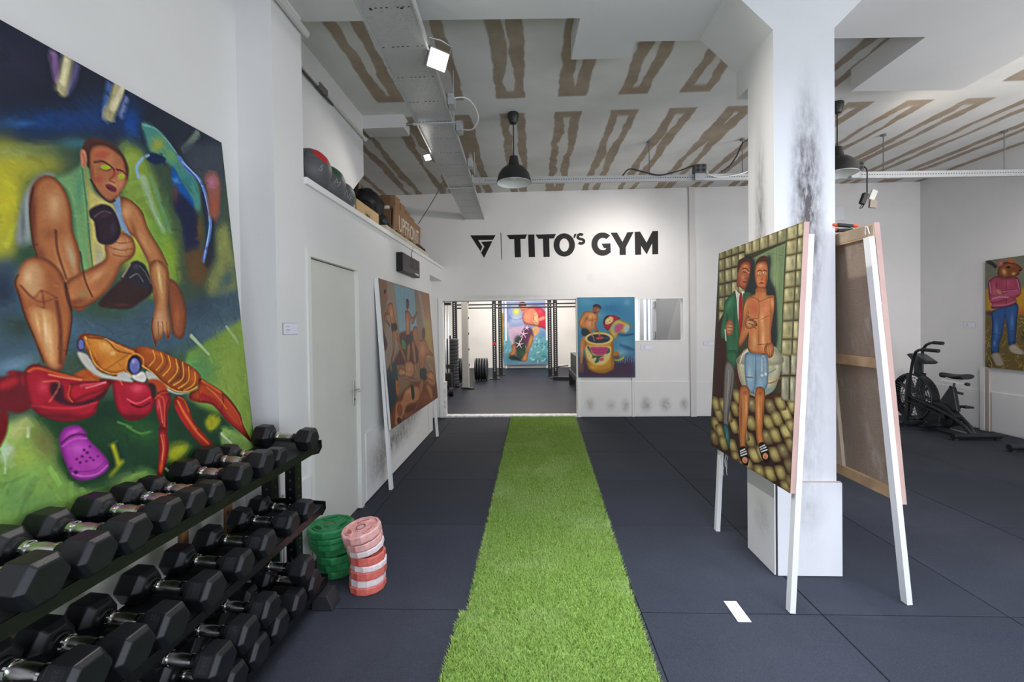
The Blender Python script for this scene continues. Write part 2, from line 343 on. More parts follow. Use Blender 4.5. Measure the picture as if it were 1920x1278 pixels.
ART, GAIN = {}, {}
ART['crab'] = paint(470, 610, '3d5040', '''P|1c2233|12|1|0|9,-90,1019,-15,1009,113,745,131,408,164,214,243,-31,319
B|2c2a40|0.8|0|268,71,50,-28.4,-4.4,45.5
B|17345f|0.9|0|288,180,92.5,-39.7,-2.2,22.3
B|0f3c7a|0.8|0|355,147,58.5,-25.8,-1.8,16.7
B|123f80|0.7|0|479,93,47.7,-21.6,-4,34.9
B|2a68a8|0.6|0|267,184,21.1,-9.1,-0.5,5.1
B|0f4aa0|0.9|0|578,81,20.3,-8.8,-4.6,37.6
B|1d3f5c|0.7|0|613,146,38.8,-14,-2.8,22.1
B|3a7f8f|0.6|0|391,184,27.6,-10.7,-1.1,10
B|232f3c|0.7|0|764,23,61.1,-3.5,-21.7,37.8
B|3f5560|0.6|0|940,71,58.6,-20.5,-6.5,42.2
S|8a6698|10.59|10.59|4|0.85|0|362,13,362,41,364,64
S|6b6494|7.69|7.69|4|0.8|0|420,9,405,45,383,79
S|b4aa80|12.97|12.97|4|0.95|0|398,3,386,42,369,82
S|e0d8b0|6.08|6.08|3|0.9|0|395,9,377,63
S|4a70ac|9.39|9.39|4|0.8|0|516,12,500,56,491,88
S|8088b8|8.22|8.22|4|0.8|0|569,23,543,72
S|b4aa7c|14.47|14.47|4|0.95|0|547,0,523,53,500,89
S|ded6b0|7.99|7.99|3|0.9|0|559,3,518,66
S|77887a|10.93|10.93|3|0.9|0|867,13,826,50,787,84
P|a9a636|12|1|0|-29,308,232,227,288,235,358,220,343,256,287,278,251,309,232,389,214,479,-50,524
B|c8bd24|0.8|0|212,344,20.1,-5.1,-6.3,65.9
B|93a05a|0.7|0|246,244,37.4,-13.8,-1,10
B|7f8a4a|0.6|0|283,223,34.3,-13.1,-0.7,6.5
P|7e9a3e|8|1|0|537,132,614,143,649,198,664,284,689,378,706,447,613,507,502,485,500,337
B|c3bd40|0.8|0|560,373,36,-5.8,-6.1,48.1
B|5f9a3e|0.7|0|646,314,28.5,-5.8,-6.8,51.4
B|8fb02e|0.7|0|673,380,23.2,-3.3,-5.9,43.3
B|9cb04a|0.6|0|571,171,21.9,-7.7,-4.1,33
S|a7bfa2|15.21|7.16|5|0.75|0|599,210,619,265,654,327
S|6f9f86|8.36|8.36|4|0.5|0|629,196,655,258,683,323
P|3c4450|10|1|0|766,71,985,12,990,132,916,288,889,226,847,149,782,118
P|4a8f84|4|1|1|618,64,669,60,720,80,769,119,828,153,846,226,809,246,766,203,728,152,687,138,641,133,623,96
B|a5a53e|0.9|1|671,105,12.3,2.8,-14.4,19.8
B|7fa850|0.7|1|725,118,14.6,7.5,-10.7,11.3
B|2f6f80|0.6|1|780,175,11.6,4.6,-18.2,19.9
S|8fd0d0|2.71|2.71|2|0.6|0|620,69,667,63,716,81,759,109
P|0d55a6|3|1|1|728,145,764,181,806,221,794,249,759,245,732,211,714,180
B|4f9ad8|0.8|1|734,180,8.6,-2.6,-1,7
P|1a2143|5|1|1|737,210,810,246,819,318,797,363,744,369,737,295,709,250
B|6d3a3c|0.8|0|725,217,7.8,-2.1,-2.6,18.8
B|7c5020|0.8|0|822,302,8.8,-1.7,-4.4,29.8
P|64482a|7|1|1|744,374,845,352,855,399,806,456,740,439
P|20263a|5|1|1|864,155,893,203,906,290,868,382,826,402,856,297,846,223
P|13284c|2|1|1|618,155,645,131,701,132,660,156
S|8fb2d6|5.44|3.02|2|0.9|0|581,208,579,185,602,159,631,141
S|5f86cf|10.19|6.27|2|0.95|0|762,113,796,135,846,151,869,181,884,233,875,294,821,388
S|9bbcec|2.76|2.76|1|0.9|0|773,120,846,151,873,207,874,283,825,376
S|26408a|1.57|1.57|1|0.9|0|780,131,850,164,867,230,862,296,821,381
P|9a5a48|6|1|1|884,129,952,109,960,161,924,248,884,249,883,184
B|c07a9e|0.9|1|915,143,17.7,-5.3,-2.4,16
B|b0563a|0.8|1|916,216,13.8,-3.4,-3.3,21.2
P|858c50|8|1|0|906,290,976,250,1003,387,992,504,833,508,825,455,899,373
B|35506a|0.7|0|939,432,16.4,5.5,-27.1,29.2
B|a0a45e|0.6|0|953,311,13.3,-2.3,-4,25
P|405868|7|1|0|-50,524,211,440,252,456,328,536,534,509,723,511,1002,454,1002,608,777,622,654,637,416,616,231,620,162,665,-63,651
B|1f2c42|0.9|0|188,499,17.2,-1,-2.7,28.8
B|2a3d34|0.8|0|216,565,25.3,0.7,-1.7,17.6
B|34503a|0.9|0|429,529,51.7,-0.8,-2.2,18.5
B|708fa8|0.8|0|197,632,29.2,-5.7,1.4,11.4
B|5e7890|0.7|0|927,580,70.8,-15.1,6.9,18.9
B|2f3d50|0.7|0|771,518,58.7,-16.8,6.8,20.3
B|4e6a80|0.6|0|336,570,37.9,1.1,-1.4,13.1
P|7f9c3e|5|1|0|699,640,834,602,1015,548,984,1073,760,977,750,827,671,729
B|4c8a58|0.8|0|750,694,46.8,5.8,-6.5,44.1
B|93ad4c|0.6|0|897,725,42,5.8,-13.9,86.5
S|b4c49c|7.58|4.08|2|0.9|0|726,597,760,622,797,649
S|aabf92|4.89|4.89|2|0.9|0|908,574,963,621
P|173b24|6|1|0|255,702,464,727,633,751,845,828,989,972,950,1071,536,954,342,911,262,830,215,740
B|2f6a2c|0.6|0|486,804,43.8,26.7,-10.9,18.3
B|0f2e24|0.8|0|396,751,35,7.8,-1.6,13.5
P|80a64c|6|1|0|-69,714,227,734,255,788,272,843,305,885,372,909,437,894,490,893,595,965,719,922,1010,960,977,1410,-86,895
B|5f8f4e|0.7|0|168,860,27.7,11.6,-3.2,32.6
B|4b7846|0.6|0|233,906,21,9.4,-2.4,23.1
B|98ba66|0.7|0|450,921,45.9,17.8,-2.6,20.8
B|a4b84e|0.7|0|187,791,19.2,6.2,-1.7,16.8
B|6f9a48|0.5|0|302,904,35.8,15,-2,18.4
P|b4bd72|6|1|1|167,741,193,726,215,730,201,754,181,763,167,763
P|6c6a38|8|0.9|1|213,747,240,752,260,780,260,812,233,801,213,777
P|b2cba6|3|1|1|150,768,163,767,175,774,163,787,156,795,150,787
S|b2cba6|1.2|1.2|1|0.9|0|157,789,153,813
S|d8dcc8|1.86|1.86|2|0.8|0|207,745,204,761
S|b9b41c|6.34|6.34|3|0.9|0|402,821,407,841,411,859
S|a9aa20|5.71|5.71|4|0.8|0|422,860,387,878
P|14301c|8|0.9|1|265,806,276,848,304,873,345,884,388,871,397,846,374,825
P|b4b21c|5|0.9|1|755,819,800,818,818,843,769,859,744,838
P|aeb022|6|0.9|1|583,863,650,867,660,885,600,905,576,891
S|6aa04a|2.2|2.2|2|0.7|0|449,789,489,811,520,813
S|7fae50|1.71|1.71|2|0.6|0|424,774,463,792
P|8aad58|4|0.95|1|813,868,847,862,942,908,989,951,912,961,819,917
S|c9d0b8|4.49|4.49|2|0.9|0|816,875,862,911
S|c9d6b0|2.9|2.9|2|0.7|0|561,909,573,920,590,941
Y|1300|20|5|0.07|0.4
P|8f9594|3|1|1|301,269,261,309,241,350,225,414,255,421,268,329,330,269
B|5f6a6c|0.7|1|244,372,3.3,-0.7,-2.6,26.5
P|74a268|3|1|1|325,272,366,251,400,227,413,206,427,261,419,353,399,449,368,452,362,396,361,328,352,289
E|3c5a3c|3.4|0.6
B|4f9070|0.7|1|390,278,8.1,-2.3,-3.7,33.2
B|9db668|0.6|1|410,274,5,-1.4,-4.1,36.6
P|c4b868|3|1|1|409,211,425,271,471,288,496,298,473,364,429,447,394,450,406,319
E|3c5a3c|3.6|0.6
B|a9a4a0|0.7|1|424,420,7.4,-1,-2.3,19.7
S|2f7a5c|1.64|1.64|1|0.9|0|403,231,404,302,402,365,401,443
P|2b4a34|6|1|1|234,416,279,415,306,432,297,457,224,463
P|ad6a3e|1.5|1|1|276,296,300,274,328,271,349,291,360,327,358,371,369,408,369,469,387,508,349,536,316,504,280,459,263,425,261,375,263,329
E|4e2214|4.4|0.85
B|6a3222|0.9|1|266,354,6.7,-1.5,-4.4,44.1
B|d6a676|0.85|1|320,328,12.3,-3,-2.4,22.6
B|8c4c30|0.6|1|305,385,15.5,-2.9,-1.1,10.4
B|dca87a|0.6|1|344,416,7.6,-3.2,3.1,20
B|c98a5c|0.6|1|323,456,7.4,-2.8,3.7,24.7
B|6e3826|0.7|1|276,434,6.7,-3.4,5.3,22.7
B|a5b09a|0.5|1|348,427,3.9,-1.3,1.9,19.2
S|5a2a1c|2.5|2.5|1.5|0.7|0|316,377,315,419,329,471
S|3f2018|1.45|1.45|1|0.8|0|275,302,262,345,260,395,267,435,296,484
P|bb7848|1.5|1|1|509,272,545,272,580,293,595,332,630,373,654,412,657,450,640,512,592,513,586,441,581,414,549,364,522,349,504,319
E|4e2214|6|0.85
B|8a4628|0.7|1|546,343,4.8,-2.4,5,16.6
B|d8a070|0.8|1|525,303,10.6,-2.5,-1.5,12.5
B|d29a6a|0.7|1|575,365,5.9,-3.6,10.6,19.9
B|8a4a28|0.6|1|635,418,6.9,-2.2,4.2,21.6
B|e0b478|0.8|1|620,461,4.1,-0.3,-3,22.8
S|5b2c1c|1.2|1.2|1|0.7|0|545,272,581,293,596,331,632,372,658,414
P|8295b3|1.5|1|1|487,282,508,272,511,319,532,361,514,355,491,327
P|8a4a2c|2.5|1|1|643,452,684,457,709,498,712,543,688,598,652,592,643,558,643,500
E|3c1a14|4.7|0.7
B|b5643c|0.8|1|672,548,8.2,0,-3.7,26.9
P|321e20|2|1|1|405,521,448,485,507,452,564,455,587,484,538,511,501,527,448,528
B|55302a|0.7|1|472,520,16.7,-0.4,-0.5,4.2
P|282430|1.5|1|1|482,458,510,430,535,415,566,420,585,453,586,479,541,476,510,467
S|8a8a86|1.45|1.45|1|0.7|0|512,456,539,445,556,462
S|8a8a86|1.19|1.19|1|0.7|0|549,426,567,439,583,465
B|4a4650|0.7|1|536,428,7.3,-0.8,-0.8,6.1
S|c9c090|2.26|2.26|2|0.7|0|488,455,517,425
P|bd8150|1.5|1|1|589,415,629,405,653,427,654,467,638,519,642,563,634,596,621,599,611,581,601,600,588,600,574,621,570,603,567,566,584,534,596,492,584,456
E|4e2214|6.2|0.85
B|e8c484|0.9|1|619,453,4.2,-0.8,0.9,25.6
B|8a4a2a|0.7|1|649,461,4.3,-0.3,-4.4,32.7
B|d3a080|0.8|1|602,557,12.1,0.2,-2.3,17.1
S|7a3f2e|1.23|1.23|0.8|0.7|0|594,557,590,594
S|7a3f2e|1.25|1.25|0.8|0.7|0|611,558,609,586
S|7a3f2e|1.27|1.27|0.8|0.7|0|627,558,624,591
S|5a2a20|1.5|1.5|1|0.8|0|577,548,568,575,576,618
S|5a2c1a|1.61|1.61|1|0.6|0|654,467,640,519
P|b46e42|1.5|1|1|326,480,353,463,395,444,442,419,444,390,467,366,498,353,534,361,541,387,526,408,489,429,460,466,430,494,379,522,338,529,323,510
E|4e2214|5.1|0.85
B|cf9a72|0.85|1|492,388,17.2,-2.7,-1.9,16.1
B|8a8a5a|0.5|1|367,501,8.4,-0.4,-0.8,7.2
B|d39a6a|0.8|1|414,458,15.7,-11.3,2.9,4.6
B|7a3c24|0.8|1|345,517,15.8,-3.9,0.5,5.5
S|80482e|1.37|1.37|1|0.7|0|459,375,494,379,532,370
S|80482e|1.37|1.37|1|0.7|0|451,391,491,395,533,386
S|80482e|1.38|1.38|1|0.7|0|466,408,495,409,520,405
S|5b2c1c|0.91|0.91|1|0.7|0|326,483,325,513,339,528,379,522,430,494
P|a45e36|1.5|1|1|220,473,235,447,260,435,288,437,313,454,325,480,332,532,327,566,307,621,290,651,272,649,254,632,240,589,226,547,218,513,212,487
E|4e2214|4.1|0.85
P|cfa070|5|0.85|1|227,464,253,444,275,461,268,498,248,512,225,490
B|b87a4c|0.7|1|282,482,8.1,-0.6,-1.4,13.3
B|e0b98c|0.7|1|242,474,5.6,-0.5,-1.1,10.7
P|d39a62|4|0.9|1|237,537,275,533,290,554,284,634,270,641,254,604
B|ecc08c|0.7|1|273,590,4,-0.2,-0.2,24
B|7a3a22|0.7|1|224,523,3.6,-1.2,2.4,18.1
S|54281a|3.25|3.25|3|0.8|0|299,518,301,569,292,635
B|c4844e|0.8|1|311,573,3,0.1,-2.7,24.9
S|2c1a1c|0.98|0.98|1|0.8|0|221,472,213,487,219,513,226,547,241,589,254,632
S|2c1a1c|1.12|1.12|1|0.7|0|325,480,332,532,327,566,307,621
S|6e3420|1.24|1.24|2|0.6|0|224,492,248,512,268,498,300,510
B|e6c094|0.8|1|249,466,6.4,-0.6,-0.9,8.6
B|c08a5c|0.7|1|290,471,4.9,-0.4,-1.2,11.2
S|6a3220|1.24|1.24|2|0.7|0|268,498,269,526,266,530
S|7a3a22|1.03|1.03|1.5|0.7|0|224,490,245,512,267,519,300,510
B|f0d0a0|0.7|1|266,572,2.8,-0.1,-0.9,23.9
B|e8c090|0.6|1|251,561,1.9,-0.4,1.1,12.6
S|3c1a12|1.34|1.34|1.5|0.8|0|324,480,324,506,332,534
B|e8bc8c|0.7|1|330,313,7.5,-2,-1.8,17.4
B|7a3c24|0.6|1|317,403,12.1,2.9,-2.7,6.5
B|e0b488|0.7|1|345,443,4.5,-1.5,1.6,16.7
S|4a2014|2.03|2.03|1|0.7|0|372,413,376,468,391,504
B|e0b080|0.6|1|450,446,18.7,-13.8,3,4.4
B|eab48c|0.7|1|493,390,10.5,-6.8,2.6,4.8
P|4c2a24|1.5|1|1|409,195,426,165,459,151,506,152,536,167,549,198,537,228,521,205,475,200,439,214,421,227
P|c57d60|1.2|1|1|404,196,417,191,420,211,408,231,402,224
S|8a4a38|1|1|1|0.7|0|408,200,413,212,408,226
P|b06a44|1.4|1|1|432,190,448,173,480,163,515,168,534,180,538,203,537,230,516,255,495,277,470,287,447,275,428,253,427,221
E|5a2a1c|3.1|0.6
B|b84a3c|0.7|1|468,185,13.8,-5,-0.9,8
B|b34c3a|0.7|1|445,247,9,-2.8,-0.8,6.8
B|d39a70|0.6|1|490,249,14.3,-4.2,-1.3,10.8
B|c98a5e|0.5|1|490,192,8.5,-3,-1,8.2
B|8a4a30|0.7|1|430,241,4.1,-1.3,-1.8,15.5
B|cc8a60|0.6|1|517,233,6.5,-2,-1.7,13.8
B|b8463a|0.5|1|501,219,7,-2.2,-0.8,7.1
P|a6b02c|0.8|1|1|490,208,486,212,477,217,467,219,458,219,456,217,459,213,468,208,479,206,487,205
P|a6b02c|0.8|1|1|533,217,530,222,524,226,516,228,511,226,509,223,512,219,518,215,526,213,531,214
S|4c281c|2.45|2.45|1|0.9|0|440,210,466,201,488,205,500,211
S|4c281c|2.28|2.28|1|0.9|0|509,208,527,207,537,212
S|6e3a20|1.07|1.07|0.8|0.8|0|455,219,472,220,490,212
S|8a3f2e|1.89|1.89|1|0.8|0|498,211,497,224,481,239,496,241
P|7e2f3a|1|1|1|466,254,482,248,501,254,494,264,475,263
S|2a1418|1.09|1.09|0.8|0.9|0|471,258,489,258
B|8f8a50|0.4|1|463,279,8.2,-2.2,-0.4,3.7
S|33242a|2.41|2.41|1.5|0.9|0|424,252,446,278,472,289,491,282
P|2c1c2c|1.5|1|1|412,318,450,299,483,305,499,350,470,383,426,385,420,344,410,334
B|46324a|0.7|1|456,322,10.8,-5.1,0.6,3.8
B|483a52|0.5|1|475,348,5.6,-1.1,-1.3,10.6
S|a8a06a|0.78|0.78|1|0.5|0|422,332,449,315,474,314
P|a95020|2|1|1|320,662,360,652,394,663,386,678,332,674
P|6a131f|2|1|1|-29,640,164,651,186,643,212,649,217,670,216,710,184,716,157,709,-34,691
P|b3202f|3|0.9|1|199,657,197,663,187,669,175,672,164,672,159,669,161,664,170,658,182,654,193,654
P|a81b2a|2|0.9|1|219,661,216,667,212,670,207,670,204,666,204,660,206,654,210,651,215,651,218,655
P|8f1622|2|0.9|1|195,647,193,649,188,650,183,649,178,648,177,645,179,643,184,642,189,643,194,644
S|6f0f18|8.12|8.12|2|0.95|0|163,716,157,743,144,762
P|a3142a|1.4|1|1|211,649,235,635,280,652,333,668,371,679,417,681,401,704,375,724,361,746,321,752,276,746,237,728,216,708,211,683
E|420a10|3.7|0.85
B|ce3a4c|0.8|1|246,677,8.3,1.4,-1.1,10.5
B|60101c|0.8|1|282,738,30.3,7,-0.6,5.6
S|d0652c|2.56|2.56|2|0.85|0|220,646,240,642,288,658,342,673,381,680
S|e0a060|1.51|1.51|1.5|0.8|0|263,656,296,665,337,674
P|3a1220|2|0.9|1|261,679,278,670,290,679,296,709,336,717,388,706,408,693,386,718,330,724,273,709
P|b5182e|1.2|1|1|307,681,336,679,419,685,391,701,342,707,313,715,300,700
E|420a10|3.9|0.85
S|e0606a|1.66|1.66|2|0.8|0|335,685,370,685,401,686
S|d9502e|1.3|1.3|1|0.9|0|308,682,301,700,309,714
S|d86a50|1.26|1.26|1.5|0.8|0|247,668,282,671,276,688,257,706
S|d03a48|1.77|1.77|2|0.7|0|220,708,255,717,315,727,369,724
P|ad1730|1.4|1|1|422,679,436,672,463,688,518,697,545,716,548,745,531,769,494,779,456,775,431,755,421,727
E|420a10|4.6|0.85
B|de4c5e|0.9|1|495,709,14.7,2.4,-1.1,8.8
B|560c18|0.8|1|474,772,25.4,5.8,-0.9,7.2
S|e2485a|2.34|2.34|1|0.9|0|460,729,489,743,536,735
S|5c0d1c|2.76|2.76|1|0.8|0|470,742,498,753,532,747
S|d86030|2.2|2.2|1|0.8|0|424,680,438,678,449,696
P|b9b3a8|1.5|1|1|335,618,363,627,384,658,425,674,476,685,480,694,424,682,382,671,350,647
P|c97a2a|1.4|1|1|344,587,365,582,410,591,458,607,505,623,511,640,481,650,467,668,448,673,420,670,389,659,371,637,358,613,346,603
E|420a10|4.3|0.85
B|e8ac5c|0.8|1|413,610,13,7.2,-5.3,8.6
B|d98a34|0.6|1|440,647,13.2,1.4,-1.2,10
B|a8501c|0.6|1|387,643,7.3,0.8,-1.1,9.6
B|efc078|0.7|1|432,626,5.2,0.4,-0.5,4
S|e6b055|1.47|1.47|1|0.9|0|360,588,368,610,373,636,392,657,426,670,460,668
S|5e2f14|1.3|1.3|1.2|0.8|0|369,590,415,596,445,620,490,631
S|6b3312|1.26|1.26|1|0.8|0|347,589,370,583,416,591,464,609,507,624
S|e9c070|1.59|1.59|1.5|0.6|0|415,594,463,615,503,628
S|7a3a18|0.95|0.95|1|0.6|0|364,594,371,618,386,647
P|3a3046|0.8|1|1|357,603,354,611,347,616,341,616,336,610,336,602,339,594,345,590,351,590,356,595
P|6468a0|0.8|1|1|354,603,352,609,348,612,343,612,340,608,340,603,342,597,346,593,351,594,354,597
P|a9501c|1.4|1|1|499,624,521,615,552,619,600,633,669,658,721,683,748,707,723,732,686,740,642,734,603,718,568,688,538,670,522,658
E|5a2410|6.2|0.7
B|d0702a|0.7|1|572,633,28.5,10.7,-2.6,4.9
B|6e3418|0.7|1|661,701,14.3,9.1,-7,7.3
B|d2661e|0.6|1|713,706,9.4,1.3,-1.8,12.1
S|dca03c|1.68|1.68|1|0.9|0|563,627,567,647,542,663
S|dca03c|1.73|1.73|1|0.9|0|591,634,595,656,568,674
S|dca03c|1.78|1.78|1|0.9|0|619,643,622,670,590,690
S|dca03c|1.82|1.82|1|0.9|0|648,653,647,684,608,707
S|dca03c|1.87|1.87|1|0.9|0|674,663,669,702,626,717
S|dca03c|1.91|1.91|1|0.9|0|698,677,690,712,645,727
S|dca03c|1.95|1.95|1|0.9|0|723,693,714,723,666,735
S|4a3018|2.26|2.26|1.5|0.6|0|605,638,610,661,580,681
S|4a3018|2.37|2.37|1.5|0.6|0|662,660,659,693,617,711
S|e2a848|2.06|2.06|1|0.9|0|519,659,553,679,587,708,637,733,686,739,725,732
P|bab3a9|1.2|1|1|530,674,553,680,587,710,636,737,689,742,641,742,585,721,537,695
P|d0cac0|1.4|1|1|481,678,519,673,530,687,518,698,489,689
P|c0bab2|1.4|1|1|440,671,468,670,483,682,465,687,438,679
S|d08a34|1.71|1.71|1.2|0.9|0|468,636,471,647,464,663,481,677
P|2c2030|1.2|1|1|518,657,512,670,499,677,485,676,475,667,473,654,479,641,492,634,506,635,516,644
S|d8862e|2.06|2.06|1.2|0.9|0|475,640,499,630,525,642,524,661
P|6468a6|0.8|1|1|511,660,507,670,497,676,487,675,480,667,479,657,484,647,493,641,503,642,510,649
B|9498c8|0.9|1|493,648,3.7,0.4,-0.5,4.2
P|b0421e|2|1|1|534,695,577,699,602,725,577,733,552,718
P|3a1a20|2|1|1|533,702,554,706,559,723,546,739,539,717
P|b0262e|1.4|1|1|549,741,567,728,598,728,610,752,594,776,587,804,578,829,563,815,553,784,548,761
E|420a10|5.1|0.85
S|e05a2c|1.95|1.95|1.5|0.8|0|561,734,581,744,582,774,574,810
S|5c1018|1.96|1.96|1.5|0.7|0|604,747,587,775,583,807
B|d8485a|0.8|1|560,759,3.1,0.6,-1.4,10.8
S|c8501c|2.42|2.42|1.5|0.8|0|554,740,575,731,601,732
P|ad2226|1.4|1|1|554,811,579,822,582,859,568,893,545,920,531,916,544,869
E|420a10|5.1|0.85
S|dd6a34|2.15|2.15|2|0.7|0|566,830,564,859,549,899
B|d8602a|0.8|1|545,905,5,1.7,-1.4,10.5
S|6a1018|1.46|1.46|1.2|0.7|0|578,832,578,862,562,895
P|b2321f|1.4|1|1|621,754,641,745,664,756,680,782,695,821,728,855,770,898,740,900,696,870,657,826,633,794,621,773
E|420a10|5.7|0.85
S|e0682c|2.74|2.74|2|0.85|0|638,760,657,794,694,841,748,889
S|c01c34|3.64|3.64|2|0.8|0|627,770,643,800,669,832
S|c8722c|2.12|2.12|1.5|0.7|0|640,748,663,760,677,790
P|b8401e|1.4|1|1|740,711,780,728,845,760,894,798,931,841,942,873,979,932,927,893,865,853,824,818,783,787,728,774,688,760,692,744,728,737
E|420a10|6.6|0.85
S|a01822|9.67|3.22|3|0.85|0|745,759,807,785,867,843,936,893
S|d8702c|4.27|4.27|2|0.8|0|752,719,807,746,843,764
S|5a1a18|2.53|2.53|1.5|0.7|0|843,760,845,791,824,814
S|5a1418|1.61|1.61|1|0.8|0|742,773,798,790,866,852,967,923
S|6a2014|1.42|1.42|1|0.7|0|727,741,734,758,724,773
S|d84a30|2.68|2.68|1.5|0.8|0|863,785,913,833,932,869
S|46301c|1.65|1.65|1|0.7|0|850,765,894,798,933,841
B|f0808c|0.8|1|242,669,3.4,0.5,-0.4,4.2
B|e8606e|0.6|1|258,689,2.7,0.5,-0.3,2.6
S|f09aa0|1.19|1.19|1.5|0.8|0|347,691,375,689,401,685
S|700f1c|2.13|2.13|3|0.6|0|216,704,246,722,286,740,331,748,367,739
B|ffd890|0.7|1|406,604,6.8,3,-1.6,3.1
B|f0b868|0.7|1|456,619,7.3,3.2,-1.5,2.8
S|8a4818|1.28|1.28|2|0.5|0|394,663,429,650,473,633
B|e88a40|0.8|1|535,627,9.5,2.3,-0.8,2.5
B|e07838|0.7|1|643,660,11.9,6.8,-2,2.3
B|f0707a|0.8|1|497,704,8.3,1.3,-0.3,2.5
S|f08a60|1.2|1.2|1.5|0.8|0|564,745,568,772,569,801
S|f09a60|1.19|1.19|1.5|0.7|0|558,828,561,858,552,885
S|f07a40|1.32|1.32|1.5|0.8|0|635,756,658,790,701,842
S|f08a50|1.85|1.85|2|0.7|0|771,738,818,770,858,811
P|a636a0|1.5|1|1|270,777,284,761,315,761,334,779,338,794,364,822,384,851,374,868,337,873,305,867,287,851,276,819,270,796
E|52145a|5|0.8
B|c85ac0|0.8|1|309,806,10.4,3.1,-0.9,8.6
B|c04cb8|0.8|1|305,772,10.1,-1.1,0.9,4
B|7a1f78|0.7|1|274,815,2.7,0.1,2.3,17.4
B|b848b0|0.7|1|351,846,11.2,3.8,-0.8,6.7
S|531a54|2.17|2.17|1.2|0.9|0|273,788,295,779,317,779,335,785
S|c661bc|1.28|1.28|1|0.7|0|274,794,303,786,334,791
S|cf74c8|1.82|1.82|1.5|0.7|0|291,850,315,862,352,867,379,857
S|6a2068|0.91|0.91|1|0.6|0|288,844,311,852,349,857,379,845
P|551a4e|0.8|1|1|307,826,306,827,305,828,303,827,301,826,301,825,302,824,303,823,305,824,306,825
P|551a4e|0.8|1|1|322,824,321,825,319,826,317,825,315,824,314,822,315,821,317,821,319,821,321,823
P|551a4e|0.8|1|1|335,820,334,821,332,822,330,821,328,820,327,818,328,817,330,816,333,817,335,818
P|551a4e|0.8|1|1|343,809,342,810,341,811,339,810,337,809,337,808,338,807,339,806,341,807,343,808
P|551a4e|0.8|1|1|328,813,327,814,325,815,323,814,321,813,321,811,321,810,323,810,326,810,327,812
P|551a4e|0.8|1|1|315,835,314,836,312,836,311,836,309,835,309,833,309,832,311,832,313,832,314,834
P|551a4e|0.8|1|1|331,836,330,837,329,837,327,837,325,836,325,834,326,833,327,833,329,834,331,835
P|551a4e|0.8|1|1|341,831,341,832,339,833,337,832,335,831,335,830,336,829,337,828,339,829,341,830
P|551a4e|0.8|1|1|348,838,347,839,346,840,344,839,342,838,342,837,342,836,344,835,346,836,348,837
P|551a4e|0.8|1|1|361,833,360,834,358,834,356,834,355,833,354,831,355,830,357,830,359,831,360,832
P|551a4e|0.8|1|1|304,852,302,853,299,854,296,853,293,851,292,849,294,847,297,846,300,847,303,849
P|551a4e|0.8|1|1|290,841,290,842,288,842,286,842,284,840,284,839,284,838,286,837,288,838,290,839
Y|3000|8|2.2|0.05|0.4
U|0.9|2.5
N|0.02|0.5|0.12|1''')
GAIN['crab'] = 1.0
